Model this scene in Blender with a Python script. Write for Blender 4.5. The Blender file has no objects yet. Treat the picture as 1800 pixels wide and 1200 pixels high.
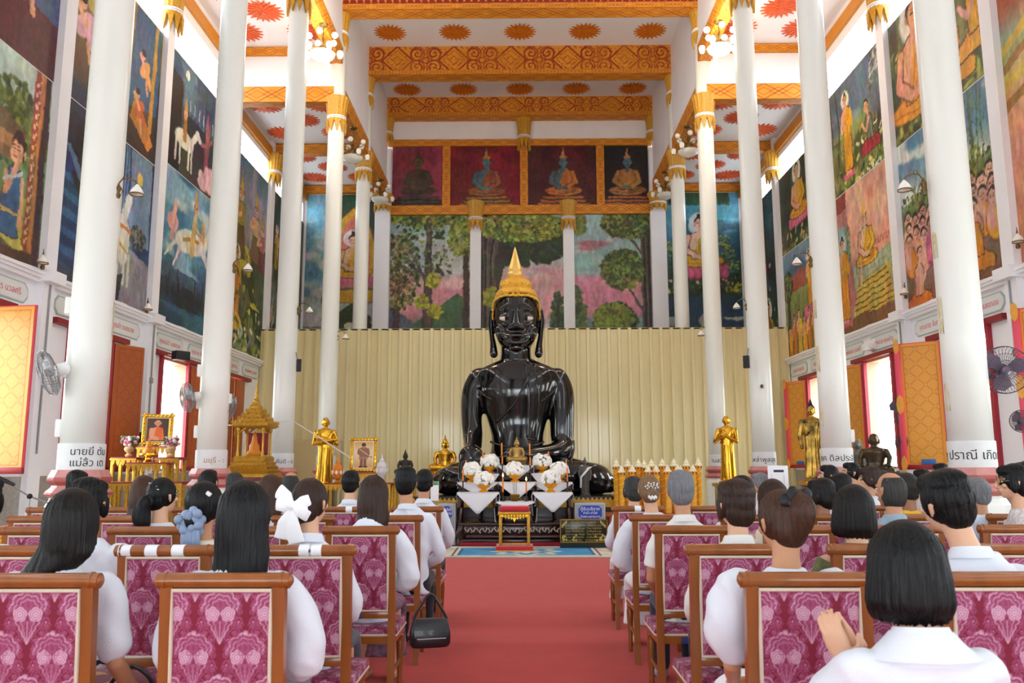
import bpy, bmesh, math, random
import numpy as np
from mathutils import Vector, Matrix
PI = math.pi
rnd = random.Random(7)
SC = bpy.context.scene
COL = SC.collection

# ------------------------------------------------------------------ camera
FPX = 1440.0
CAM = np.array([-0.07, 0.0, 1.5])
VX, VY, ROLL = 913.0, 817.0, -0.004
_d = np.array([(VX-900)/FPX, -(VY-600)/FPX, -1.0]); _d /= np.linalg.norm(_d)
_up = np.array([math.sin(ROLL), math.cos(ROLL), 0.0])
_x = np.cross(_d, _up); _x /= np.linalg.norm(_x)
_z = np.cross(_x, _d)
RC = np.stack([_x, _d, _z], 1)
def at(px, py, Y):
    """point of the hall seen at a pixel of the photograph, at depth Y along the hall"""
    d = RC.T @ np.array([(px-900)/FPX, -(py-600)/FPX, -1.0])
    p = CAM + d*(Y-CAM[1])/d[1]
    return Vector(p)
cam_d = bpy.data.cameras.new('camera'); cam = bpy.data.objects.new('camera', cam_d); COL.objects.link(cam)
cam.matrix_world = Matrix.Translation(Vector(CAM)) @ Matrix(RC.T.tolist()).to_4x4()
cam_d.sensor_width = 36.0; cam_d.lens = 36.0*FPX/1800.0; cam_d.clip_end = 300
cam_d.dof.use_dof = True; cam_d.dof.focus_distance = 9.0; cam_d.dof.aperture_fstop = 5.6
SC.camera = cam

# ------------------------------------------------------------------ sky, daylight, exposure
SC.view_settings.view_transform = 'Standard'; SC.view_settings.look = 'None'
SC.view_settings.gamma = 1.0; SC.view_settings.use_curve_mapping = False
SC.view_settings.exposure = EXPOSURE = 0.5
W = bpy.data.worlds.new('sky'); SC.world = W; W.use_nodes = True
bg = W.node_tree.nodes['Background']
bg.inputs['Color'].default_value = (0.84, 0.945, 1.0, 1); bg.inputs['Strength'].default_value = 7.0
W.cycles.sampling_method = 'MANUAL'; W.cycles.sample_map_resolution = 256
SC.cycles.max_bounces = 10; SC.cycles.diffuse_bounces = 6; SC.cycles.caustics_reflective = False; SC.cycles.caustics_refractive = False
SC.cycles.sample_clamp_indirect = 6.0
def portal(name, loc, rot, sx, sy, strength, color=(0.93, 0.97, 1.0)):
    """daylight falling in through an opening"""
    l = bpy.data.lights.new(name, 'AREA'); l.shape = 'RECTANGLE'; l.size = sx; l.size_y = sy
    l.energy = strength; l.color = color
    o = bpy.data.objects.new(name, l); o.location = loc; o.rotation_euler = rot; COL.objects.link(o)
    return o
# ------------------------------------------------------------------ helpers
def lin(c):
    if isinstance(c, str):
        c = c.lstrip('#'); c = [int(c[i:i+2], 16)/255 for i in (0, 2, 4)]
    return tuple(((x/12.92) if x <= 0.04045 else ((x+0.055)/1.055)**2.4) for x in c)
_mats = {}
def mat(name, col, rough=0.5, metal=0.0, noise=0.0, nscale=8.0, bump=0.0, bscale=60.0, coat=0.0, emit=0.0, stretch=None, attr=None, spec=0.5, col2=None, sheen=0.0, trans=0.0, ior=1.45, alpha=1.0):
    if name in _mats: return _mats[name]
    m = bpy.data.materials.new(name); m.use_nodes = True
    nt = m.node_tree; b = nt.nodes['Principled BSDF']; N = nt.nodes.new; L = nt.links.new
    c = lin(col)
    b.inputs['Base Color'].default_value = (*c, 1); b.inputs['Roughness'].default_value = rough
    b.inputs['Metallic'].default_value = metal; b.inputs['Coat Weight'].default_value = coat
    b.inputs['Coat Roughness'].default_value = 0.08; b.inputs['Specular IOR Level'].default_value = spec
    b.inputs['Sheen Weight'].default_value = sheen; b.inputs['Transmission Weight'].default_value = trans; b.inputs['IOR'].default_value = ior
    b.inputs['Alpha'].default_value = alpha
    src = None
    if attr:
        a = N('ShaderNodeVertexColor'); a.layer_name = attr; src = a.outputs['Color']
    if noise or bump:
        tc = N('ShaderNodeTexCoord'); mp = N('ShaderNodeMapping'); L(tc.outputs['Object'], mp.inputs['Vector'])
        if stretch: mp.inputs['Scale'].default_value = stretch
    if noise:
        n = N('ShaderNodeTexNoise'); n.inputs['Scale'].default_value = nscale; n.inputs['Detail'].default_value = 5
        L(mp.outputs['Vector'], n.inputs['Vector'])
        r = N('ShaderNodeMapRange'); r.inputs['From Min'].default_value = 0.3; r.inputs['From Max'].default_value = 0.7
        L(n.outputs['Fac'], r.inputs['Value'])
        mx = N('ShaderNodeMix'); mx.data_type = 'RGBA'
        c2 = lin(col2) if col2 else tuple(x*(1-noise) for x in c)
        if src is not None:
            mx.blend_type = 'MULTIPLY'; L(src, mx.inputs[6]); mx.inputs[7].default_value = (1-noise, 1-noise, 1-noise, 1)
            L(r.outputs['Result'], mx.inputs[0])
        else:
            mx.inputs[6].default_value = (*c, 1); mx.inputs[7].default_value = (*c2, 1); L(r.outputs['Result'], mx.inputs[0])
        src = mx.outputs[2]
    if src is not None: L(src, b.inputs['Base Color'])
    if bump:
        n2 = N('ShaderNodeTexNoise'); n2.inputs['Scale'].default_value = bscale; n2.inputs['Detail'].default_value = 4
        L(mp.outputs['Vector'], n2.inputs['Vector'])
        bp = N('ShaderNodeBump'); bp.inputs['Strength'].default_value = bump; bp.inputs['Distance'].default_value = 0.02
        L(n2.outputs['Fac'], bp.inputs['Height']); L(bp.outputs['Normal'], b.inputs['Normal'])
    if emit:
        b.inputs['Emission Color'].default_value = (*c, 1); b.inputs['Emission Strength'].default_value = emit
    _mats[name] = m
    return m

class MB:
    def __init__(s): s.v = []; s.f = []; s.m = []; s.cur = 0
    def add(s, vs, fs):
        n = len(s.v); s.v += [tuple(map(float, p)) for p in vs]; s.f += [tuple(i+n for i in f) for f in fs]; s.m += [s.cur]*len(fs); return s
    def box(s, x0, y0, z0, x1, y1, z1):
        v = [(x, y, z) for z in (z0, z1) for y in (y0, y1) for x in (x0, x1)]
        return s.add(v, [(0, 2, 3, 1), (4, 5, 7, 6), (0, 1, 5, 4), (2, 6, 7, 3), (0, 4, 6, 2), (1, 3, 7, 5)])
    def cbox(s, c, sz, rot=None):
        c = Vector(c); v = []
        for z in (-.5, .5):
            for y in (-.5, .5):
                for x in (-.5, .5):
                    p = Vector((x*sz[0], y*sz[1], z*sz[2]))
                    v.append(c + (rot @ p if rot else p))
        return s.add(v, [(0, 2, 3, 1), (4, 5, 7, 6), (0, 1, 5, 4), (2, 6, 7, 3), (0, 4, 6, 2), (1, 3, 7, 5)])
    def rbox(s, c, sz, r=0.01, seg=2, rot=None, bulge=0):
        bm = bmesh.new(); bmesh.ops.create_cube(bm, size=1)
        for v in bm.verts: v.co = Vector((v.co.x*sz[0], v.co.y*sz[1], v.co.z*sz[2]))
        bmesh.ops.bevel(bm, geom=bm.edges[:], offset=min(r, min(sz)*.49), segments=seg, profile=.5, affect='EDGES')
        c = Vector(c); vs = [c + (rot @ v.co if rot else v.co) for v in bm.verts]
        bm.verts.index_update(); fs = [[v.index for v in f.verts] for f in bm.faces]; bm.free()
        return s.add(vs, fs)
    @staticmethod
    def spline(pts, k=5):
        """points of a smooth curve through pts (any dimension)"""
        A = np.array([list(p) for p in pts], float); n = len(A); out = []
        for i in range(n-1):
            p0, p1, p2, p3 = A[max(i-1, 0)], A[i], A[i+1], A[min(i+2, n-1)]
            for j in range(k):
                t = j/k; out.append(.5*((2*p1)+(p2-p0)*t+(2*p0-5*p1+4*p2-p3)*t*t+(3*p1-p0-3*p2+p3)*t**3))
        out.append(A[-1]); return np.array(out)
    def srings(s, R, k=5, cap=True):
        n = len(R[0]); A = MB.spline([[c for p in r for c in p] for r in R], k)
        return s.rings([[tuple(a[3*i:3*i+3]) for i in range(n)] for a in A], False, cap)
    def stube(s, pts, rad, n=12, k=5, **kw):
        """smooth tube through pts"""
        rr = [r if isinstance(r, (tuple, list)) else (r, r) for r in (rad if isinstance(rad, list) else [rad]*len(pts))]
        P = MB.spline(pts, k); Q = np.maximum(MB.spline(rr, k), 1e-4); return s.tube([tuple(p) for p in P], [tuple(q) for q in Q], n, **kw)
    def rings(s, R, closed=False, cap=True):
        n = len(R[0]); vs = [p for r in R for p in r]; fs = []; k = len(R)
        for i in range(k if closed else k-1):
            a, b = i*n, ((i+1) % k)*n
            for j in range(n): fs.append((a+j, a+(j+1) % n, b+(j+1) % n, b+j))
        if cap and not closed: fs.append(tuple(range(n-1, -1, -1))); fs.append(tuple(range((k-1)*n, k*n)))
        return s.add(vs, fs)
    def tube(s, pts, rad, n=10, cap=True, side=None, closed=False, rcap=False):
        pts = [Vector(p) for p in pts]; k = len(pts)
        if not isinstance(rad, (list, tuple)): rad = [rad]*k
        if rcap and not closed:      # rounded ends
            r0 = rad[0] if not isinstance(rad[0], (tuple, list)) else min(rad[0]); r1 = rad[-1] if not isinstance(rad[-1], (tuple, list)) else min(rad[-1])
            d0 = (pts[0]-pts[1]).normalized(); d1 = (pts[-1]-pts[-2]).normalized(); sc = lambda r, f: tuple(x*f for x in r) if isinstance(r, (tuple, list)) else r*f
            pts = [pts[0]+d0*r0*.95, pts[0]+d0*r0*.6] + pts + [pts[-1]+d1*r1*.6, pts[-1]+d1*r1*.95]
            rad = [sc(rad[0], .28), sc(rad[0], .78)] + list(rad) + [sc(rad[-1], .78), sc(rad[-1], .28)]; k = len(pts)
        R = []; ref = Vector(side) if side else None; prev = None
        for i in range(k):
            if closed: t = pts[(i+1) % k]-pts[i-1]
            else: t = pts[min(i+1, k-1)]-pts[max(i-1, 0)]
            if t.length < 1e-9: t = Vector((0, 0, 1))
            t.normalize()
            if ref is not None: u = ref - t*ref.dot(t)
            elif prev is None:
                a = Vector((0, 0, 1)) if abs(t.z) < .9 else Vector((1, 0, 0)); u = a - t*a.dot(t)
            else: u = prev - t*prev.dot(t)
            if u.length < 1e-6: u = t.orthogonal()
            u.normalize(); prev = u; w = t.cross(u)
            r = rad[i]; a, b = (r if isinstance(r, (tuple, list)) else (r, r))
            R.append([pts[i]+u*(a*math.cos(2*PI*j/n))+w*(b*math.sin(2*PI*j/n)) for j in range(n)])
        return s.rings(R, closed, cap)
    def lathe(s, prof, n=24, c=(0, 0, 0), rot=None, cap=True, phase=0.0, sq=None):
        c = Vector(c); R = []
        for r, z in prof:
            ring = []
            for j in range(n):
                p = Vector((r*math.cos(2*PI*j/n+phase), r*math.sin(2*PI*j/n+phase), z))
                ring.append(c + (rot @ p if rot else p))
            R.append(ring)
        return s.rings(R, False, cap)
    def ball(s, c, r, n=16, m=10, rot=None):
        c = Vector(c)
        if not isinstance(r, (tuple, list)): r = (r, r, r)
        tr = lambda x, y, z: c + (rot @ Vector((x*r[0], y*r[1], z*r[2])) if rot else Vector((x*r[0], y*r[1], z*r[2])))
        vs = [tr(0, 0, -1)]
        for i in range(1, m):
            a = -PI/2+PI*i/m
            vs += [tr(math.cos(a)*math.cos(2*PI*j/n), math.cos(a)*math.sin(2*PI*j/n), math.sin(a)) for j in range(n)]
        vs.append(tr(0, 0, 1)); fs = []
        for j in range(n): fs.append((0, 1+(j+1) % n, 1+j))
        for i in range(m-2):
            for j in range(n):
                a = 1+i*n; fs.append((a+j, a+(j+1) % n, a+n+(j+1) % n, a+n+j))
        a = 1+(m-2)*n; t = len(vs)-1
        for j in range(n): fs.append((a+j, a+(j+1) % n, t))
        return s.add(vs, fs)
    def prism(s, poly, M, t):
        """flat outline poly (x, y) thickened to t along local z, placed by the 4x4 M"""
        n = len(poly); vs = [M @ Vector((x, y, 0)) for x, y in poly]+[M @ Vector((x, y, t)) for x, y in poly]
        return s.add(vs, [tuple(range(n-1, -1, -1)), tuple(range(n, 2*n))]+[(i, (i+1) % n, n+(i+1) % n, n+i) for i in range(n)])
    def quad(s, a, b, c, d): return s.add([a, b, c, d], [(0, 1, 2, 3)])
    def xf(s, M, start=0):
        s.v[start:] = [tuple(M @ Vector(p)) for p in s.v[start:]]; return s

def mesh_of(name, mb, mats, smooth=40, recalc=True):
    me = bpy.data.meshes.new(name); me.from_pydata(mb.v, [], mb.f)
    if recalc:
        bm = bmesh.new(); bm.from_mesh(me); bmesh.ops.recalc_face_normals(bm, faces=bm.faces[:]); bm.to_mesh(me); bm.free()
    ms = mats if isinstance(mats, (list, tuple)) else [mats]
    for m in ms: me.materials.append(m)
    if len(ms) > 1: me.polygons.foreach_set('material_index', mb.m)
    if smooth:
        me.polygons.foreach_set('use_smooth', [True]*len(me.polygons))
        if smooth < 180: me.set_sharp_from_angle(angle=math.radians(smooth))
    me.update(); return me
def obj(name, mb, mats, parent=None, smooth=40, loc=None, recalc=True):
    me = mb if isinstance(mb, bpy.types.Mesh) else mesh_of(name, mb, mats, smooth, recalc)
    o = bpy.data.objects.new(name, me); COL.objects.link(o)
    if parent is not None: o.parent = parent
    if loc is not None: o.location = loc
    return o
def tag(o, label, cat, group=None, kind=None):
    o['label'] = label; o['category'] = cat
    if group: o['group'] = group
    if kind: o['kind'] = kind
    return o
def thing(name, label, cat, loc=(0, 0, 0), rz=0.0, group=None, kind=None):
    o = bpy.data.objects.new(name, None); COL.objects.link(o); o.empty_display_size = .1
    o.location = loc; o.rotation_euler = (0, 0, rz)
    return tag(o, label, cat, group, kind)
def struct(name, mb, mats, parent=None, smooth=40):
    o = obj(name, mb, mats, parent, smooth)
    if parent is None: o['kind'] = 'structure'
    return o
def sroot(name, loc=(0, 0, 0)):
    o = bpy.data.objects.new(name, None); COL.objects.link(o); o.location = loc; o['kind'] = 'structure'; return o
def dup(root, loc=None, rz=None, label=None, group=None):
    r = root.copy(); COL.objects.link(r)
    if loc is not None: r.location = loc
    if rz is not None: r.rotation_euler = (0, 0, rz)
    if label: r['label'] = label
    if group: r['group'] = group
    for ch in list(root.children):
        c = ch.copy(); COL.objects.link(c); c.parent = r
        for g in ch.children:
            d = g.copy(); COL.objects.link(d); d.parent = c
    return r
def fuse(mb, voxel=0.012, smooth=4, mats=None, name='fused', fac=0.5):
    """one continuous surface out of overlapping closed shapes"""
    me = bpy.data.meshes.new('tmp'); me.from_pydata(mb.v, [], mb.f)
    bm = bmesh.new(); bm.from_mesh(me); bmesh.ops.recalc_face_normals(bm, faces=bm.faces[:]); bm.to_mesh(me); bm.free()
    o = bpy.data.objects.new('tmp', me); COL.objects.link(o)
    r = o.modifiers.new('r', 'REMESH'); r.mode = 'VOXEL'; r.voxel_size = voxel; r.adaptivity = 0
    if smooth:
        k = o.modifiers.new('s', 'SMOOTH'); k.iterations = smooth; k.factor = fac
    dg = bpy.context.evaluated_depsgraph_get()
    n = bpy.data.meshes.new_from_object(o.evaluated_get(dg)); n.name = name
    bpy.data.objects.remove(o); bpy.data.meshes.remove(me)
    n.materials.clear()
    for m in (mats if isinstance(mats, (list, tuple)) else [mats]):
        if m: n.materials.append(m)
    n.polygons.foreach_set('use_smooth', [True]*len(n.polygons))
    return n
def verts_np(me):
    a = np.empty(len(me.vertices)*3); me.vertices.foreach_get('co', a); return a.reshape(-1, 3)
def set_verts(me, a): me.vertices.foreach_set('co', np.ascontiguousarray(a, dtype=np.float64).ravel()); me.update()
def join_mesh(meshes, name):
    """several meshes as one mesh, first one's materials"""
    bm = bmesh.new()
    for m in meshes: bm.from_mesh(m)
    o = bpy.data.meshes.new(name); bm.to_mesh(o); bm.free()
    for m in meshes[0].materials: o.materials.append(m)
    o.polygons.foreach_set('use_smooth', [True]*len(o.polygons)); return o
def text_mesh(body, size, name, material, align='CENTER', depth=0.001):
    c = bpy.data.curves.new('t', 'FONT'); c.body = body; c.size = size; c.align_x = align; c.extrude = depth; c.resolution_u = 2
    c.space_line = .95
    o = bpy.data.objects.new('t', c); COL.objects.link(o)
    dg = bpy.context.evaluated_depsgraph_get()
    me = bpy.data.meshes.new_from_object(o.evaluated_get(dg)); me.name = name
    bpy.data.objects.remove(o); bpy.data.curves.remove(c)
    me.materials.clear(); me.materials.append(material); return me
def face_M(p, normal, up=(0, 0, 1)):
    """4x4 with local x to the side, y up, z along normal, at p"""
    z = Vector(normal).normalized(); y = Vector(up); y = (y - z*y.dot(z)).normalized(); x = y.cross(z)
    M = Matrix((x, y, z)).transposed().to_4x4(); M.translation = Vector(p); return M

# ------------------------------------------------------------------ painted surfaces: a canvas of vertex colours
_rg = np.random.default_rng(5)
def hexc(c):
    if isinstance(c, str): c = c.lstrip('#'); return np.array([int(c[i:i+2], 16)/255 for i in (0, 2, 4)])
    return np.array(c, float)
class Canvas:
    def __init__(s, w, h, rx, ry=None, base='#888888'):
        ry = ry or rx; s.w, s.h = w, h; s.nx = max(2, int(w*rx)); s.ny = max(2, int(h*ry))
        s.X, s.Y = np.meshgrid(np.linspace(0, w, s.nx), np.linspace(0, h, s.ny)); s.C = np.empty((s.ny, s.nx, 3)); s.C[:] = hexc(base)
    def noise(s, f, oct=3, sx=1.0, sy=1.0):
        out = np.zeros((s.ny, s.nx)); amp = 1; tot = 0
        for o in range(oct):
            ff = f*2**o; gx = s.X*ff*sx; gy = s.Y*ff*sy
            G = _rg.random((int(gy.max())+3, int(gx.max())+3)); ix = gx.astype(int); iy = gy.astype(int); fx = gx-ix; fy = gy-iy
            fx = fx*fx*(3-2*fx); fy = fy*fy*(3-2*fy)
            out += amp*((G[iy, ix]*(1-fx)+G[iy, ix+1]*fx)*(1-fy)+(G[iy+1, ix]*(1-fx)+G[iy+1, ix+1]*fx)*fy); tot += amp; amp *= .5
        return out/tot
    def mix(s, m, c):
        m = np.clip(m, 0, 1)[..., None]; s.C = s.C*(1-m)+hexc(c)*m
    def vgrad(s, stops):
        t = s.Y/s.h; ys = [a for a, _ in stops]; cs = np.array([hexc(c) for _, c in stops])
        for k in range(3): s.C[..., k] = np.interp(t, ys, cs[:, k])
    def blot(s, c, f=2, thr=.55, soft=.08, amt=1.0, sx=1, sy=1, mask=None, oct=3):
        n = s.noise(f, oct, sx, sy); m = np.clip((n-thr)/soft, 0, 1)*amt
        if mask is not None: m = m*mask
        s.mix(m, c)
    def ell(s, x, y, a, b, c, rot=0, soft=.15, amt=1):
        R = max(a, b)*(1+soft); i0, i1 = max(0, int((x-R)/s.w*(s.nx-1))), min(s.nx, int((x+R)/s.w*(s.nx-1))+2); j0, j1 = max(0, int((y-R)/s.h*(s.ny-1))), min(s.ny, int((y+R)/s.h*(s.ny-1))+2)
        if i0 >= i1 or j0 >= j1: return
        S = np.s_[j0:j1, i0:i1]; dx, dy = s.X[S]-x, s.Y[S]-y; cr, sr = math.cos(rot), math.sin(rot)
        d = np.sqrt(((dx*cr+dy*sr)/a)**2+((-dx*sr+dy*cr)/b)**2); m = (np.clip((1-d)/soft+.5, 0, 1)*amt)[..., None]; s.C[S] = s.C[S]*(1-m)+hexc(c)*m
    def poly(s, pts, c, amt=1, ol=None, olw=.02):
        p = np.array(pts, float); m = np.zeros(s.X.shape, bool); n = len(p)
        for i in range(n):
            x1, y1 = p[i]; x2, y2 = p[(i+1) % n]
            if abs(y2-y1) < 1e-9: continue
            cnd = ((y1 > s.Y) != (y2 > s.Y)) & (s.X < (x2-x1)*(s.Y-y1)/(y2-y1)+x1); m ^= cnd
        s.mix(m.astype(float)*amt, c)
        if ol: s.line(list(pts)+[pts[0]], olw, ol)
    def line(s, pts, w, c, amt=1, w2=None):
        d = np.full(s.X.shape, 9e9); k = len(pts)-1
        for i in range(k):
            (x1, y1), (x2, y2) = pts[i], pts[i+1]; vx, vy = x2-x1, y2-y1; L2 = vx*vx+vy*vy+1e-12
            t = np.clip(((s.X-x1)*vx+(s.Y-y1)*vy)/L2, 0, 1); ww = w if w2 is None else w+(w2-w)*(i+t)/k
            d = np.minimum(d, np.hypot(s.X-x1-t*vx, s.Y-y1-t*vy)/(ww*.5))
        s.mix(np.clip((1-d)*2.5+.5, 0, 1)*amt, c)
    def leaves(s, x, y, a, b, cols, n, r, asp=.7):
        n = int(n*2.2); r *= .66
        for i in range(n):
            t = rnd.random()*2*PI; q = math.sqrt(rnd.random()); s.ell(x+a*q*math.cos(t), y+b*q*math.sin(t), r*(.6+.7*rnd.random()), r*asp*(.6+.7*rnd.random()), cols[int(rnd.random()*len(cols))], rot=rnd.random()*3, soft=.5)
    def build(s, name, o, u, v, material, parent=None):
        """grid with origin o, u across, v up (unit vectors)"""
        o, u, v = np.array(o, float), np.array(u, float), np.array(v, float)
        P = (o+s.X[..., None]*u+s.Y[..., None]*v).reshape(-1, 3)
        return obj(name, grid_mesh(name, P, s.ny, s.nx, s.C, material), None, parent)
def grid_mesh(name, P, ny, nx, C, material, smooth=True):
    me = bpy.data.meshes.new(name); idx = np.arange(ny*nx).reshape(ny, nx)
    q = np.stack([idx[:-1, :-1], idx[:-1, 1:], idx[1:, 1:], idx[1:, :-1]], -1).reshape(-1, 4)
    me.vertices.add(len(P)); me.vertices.foreach_set('co', np.ascontiguousarray(P, dtype=np.float64).ravel())
    me.loops.add(q.size); me.loops.foreach_set('vertex_index', q.ravel().astype(np.int32))
    me.polygons.add(len(q)); me.polygons.foreach_set('loop_start', np.arange(0, q.size, 4, dtype=np.int32))
    me.polygons.foreach_set('use_smooth', np.full(len(q), smooth))
    me.update(calc_edges=True); me.materials.append(material)
    C = np.clip(C.reshape(-1, 3), 0, 1); C = np.where(C <= .04045, C/12.92, ((C+.055)/1.055)**2.4)
    a = me.color_attributes.new('paint', 'FLOAT_COLOR', 'POINT'); a.data.foreach_set('color', np.concatenate([C, np.ones((len(C), 1))], 1).astype(np.float32).ravel())
    return me
# ------------------------------------------------------------------ materials
M_WALL = mat('white_wall_paint', '#f5f5f9', .55, noise=.05, nscale=1.5)
M_WALL_LOW = mat('cream_wall_paint', '#edeae4', .5, noise=.06, nscale=1.2)
M_CEIL = mat('white_ceiling_paint', '#f3f3f8', .7, noise=.05, nscale=.6)
M_COLUMN = mat('white_column_paint', '#eff1ea', .32, noise=.05, nscale=2.2, stretch=(1, 1, .25), coat=.15)
M_PINK = mat('pink_plaster', '#c98a84', .4, noise=.15, nscale=9)
M_ROSE = mat('dark_rose_plaster', '#a8514c', .4)
M_GOLDPAINT = mat('ochre_gold_paint', '#d98f1c', .42, noise=.25, nscale=30, bump=.25, bscale=90)
M_GOLDPAINT2 = mat('capital_gold_paint', '#dba233', .38, noise=.35, nscale=24, bump=.3, bscale=70)
M_REDPAINT = mat('dark_red_paint', '#8f1f24', .45)
M_WREDPAINT = mat('window_red_paint', '#a82a3c', .4)
M_PINKRED = mat('faded_red_paint', '#d4475a', .4)
M_PAINT = mat('painted_surface', '#ffffff', .55, attr='paint')
M_MURAL = mat('mural_paint', '#ffffff', .5, attr='paint', noise=.12, nscale=1.6)
M_FABRIC = mat('damask_fabric', '#ffffff', .7, attr='paint', sheen=.05, bump=.15, bscale=400)
M_BLACK = mat('black_plastic', '#17171a', .45)
M_BLACKTXT = mat('black_lettering', '#2b2b2e', .6)
M_REDTXT = mat('red_lettering', '#d3556a', .6)
M_BRASS = mat('aged_brass', '#8d6a2c', .35, metal=1.0)
M_GOLD = mat('polished_gold', '#e2ad3a', .26, metal=1.0, bump=.06, bscale=14)
M_GILT = mat('gilded_wood', '#d8a63e', .38, metal=.75, noise=.35, nscale=22, bump=.35, bscale=60)
M_WHITEPLASTIC = mat('white_plastic', '#eeeeec', .35)
M_GREYMETAL = mat('grey_metal', '#9a9c9f', .4, metal=.6)
M_GLASSLAMP = mat('white_lamp_glass', '#f4f2ec', .25, emit=.15)
M_DADO = mat('grey_granite', '#a7a39c', .3, noise=.25, nscale=14)
M_DARKFRAME = mat('dark_recess', '#4d4038', .6)

XL, XR = -8.05, 8.2
Y0, YS, YB = -9.0, 21.4, 29.4          # hall from behind the camera, ceiling step, back wall
COLX = {-1: -5.09, 1: 5.07}
COLY = [9.44, 13.44, 17.44, 21.44, 25.44]
WINC = [-3.75, 0.0, 3.75, 7.5, 11.25, 15.0, 18.75, 22.6]
PIL = [1.4, 5.4, 9.4, 13.35, 17.3, 21.3, 25.2]
Z_LEDGE = 4.62

# floor, with the red carpet laid over it
M_FLOOR = mat('pale_terrazzo', '#d8d2c6', .25, noise=.1, nscale=10)
struct('floor', MB().box(XL-.4, Y0-.5, -.2, XR+.4, YB+.3, -.012), M_FLOOR)
M_CARPET = mat('red_carpet_pile', '#c63a35', .95, noise=.1, nscale=5, bump=.35, bscale=220, sheen=.15)
tag(obj('aisle_carpet', MB().box(-4.66, -3, -.012, 4.64, 13.75, 0.0), M_CARPET), 'red carpet running up the aisle and under all the chairs', 'carpet')

# side walls with window openings and clerestory strips
WH = .72; ZW0, ZW1 = 1.42, 3.92
def side_wall(sgn):
    xa = XL if sgn < 0 else XR; xb = xa+.3*sgn; x0, x1 = min(xa, xb), max(xa, xb)
    mb = MB()
    mb.box(x0, Y0, 0, x1, YB, ZW0)
    ys = [Y0]
    for c in WINC: ys += [c-WH, c+WH]
    ys.append(YB)
    for i in range(0, len(ys), 2): mb.box(x0, ys[i], ZW0, x1, ys[i+1], ZW1)
    mb.box(x0, Y0, ZW1, x1, YS, 11.12); mb.box(x0, YS, ZW1, x1, YB, 10.42)
    mb.box(x0, Y0, 12.15, x1, YS, 13.2); mb.box(x0, YS, 11.12, x1, YB, 12.05)
    for p in PIL:
        if p < YS-.5: mb.box(x0, p-.2, 11.12, x1, p+.2, 12.15)
        else: mb.box(x0, p-.2, 10.42 if p > YS else 10.42, x1, p+.2, 11.12)
    mb.box(x0, YS-.1, 10.42, x1, YS+.1, 12.15); mb.box(x0, YB-.2, 10.42, x1, YB, 11.12)
    struct('wall_left' if sgn < 0 else 'wall_right', mb, M_WALL)
    # pilasters
    mb = MB(); d = .13
    for p in PIL:
        top = 13.0 if p < YS-.5 else 11.83
        mb.box(min(xa, xa-d*sgn), p-.17, 0, max(xa, xa-d*sgn), p+.17, top)
    struct('trim_pilaster', mb, M_WALL)
    # ledge moulding under the murals, conduit, grey dado
    mb = MB()
    for z, t, e in ((4.5, .06, .1), (4.56, .05, .15), (4.61, .05, .19)):
        mb.box(min(xa, xa-e*sgn), Y0, z, max(xa, xa-e*sgn), 24.95, z+t)
    for p in PIL[:-1]: mb.box(min(xa, xa-.27*sgn), p-.24, 4.52, max(xa, xa-.27*sgn), p+.24, 4.72)
    struct('trim_ledge', mb, M_WALL)
    mb = MB().box(min(xa, xa-.03*sgn), Y0, 0, max(xa, xa-.03*sgn), 24.9, 1.34)
    struct('baseboard_left' if sgn < 0 else 'baseboard_right', mb, M_DADO)
    # orange band at the top of the wall
    mb = MB().box(min(xa, xa-.1*sgn), Y0, 12.42, max(xa, xa-.1*sgn), YS, 12.72)
    mb.box(min(xa, xa-.1*sgn), YS, 11.28, max(xa, xa-.1*sgn), YB, 11.6)
    struct('trim_band', mb, M_GOLDPAINT)
    # clerestory lattice
    k = 0
    edges = [Y0]+PIL[:]+[YB]
    segs = []
    for i in range(len(edges)-1):
        a, b = edges[i]+.2, edges[i+1]-.2
        if a < YS < b: segs += [(a, YS-.1), (YS+.1, b)]
        else: segs.append((a, b))
    for a, b in segs:
        if b-a < .4 or b < 9: continue
        z0, z1 = (11.12, 12.15) if b < YS+.05 else (10.42, 11.12)
        mb = MB(); xm = xa+.1*sgn
        n = int((b-a)/.34); 
        for i in range(n+1):
            y = a+(b-a)*i/n; mb.box(xm-.02, y-.012, z0, xm+.02, y+.012, z1)
        m = max(2, int((z1-z0)/.34))
        for i in range(m+1):
            z = z0+(z1-z0)*i/m; mb.box(xm-.02, a, z-.012, xm+.02, b, z+.012)
        k += 1
        r = sroot('window_clerestory'); obj('lattice', mb, M_WALL, r)
side_wall(-1); side_wall(1)
# rear end of the hall behind the camera: unseen wall, three tall doorways invented to shape the daylight; the back wall
mb = MB()
for a, b in ((XL-.3, -6.6), (-4.4, -2.3), (2.3, 4.4), (6.6, XR+.3)): mb.box(a, Y0-.3, 0, b, Y0, 16.4)
mb.box(-6.6, Y0-.3, 4.6, 6.6, Y0, 16.4)
struct('wall_rear', mb, M_WALL)
struct('wall_back', MB().box(XL-.3, YB, 0, XR+.3, YB+.3, 15.3), M_WALL)
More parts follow.
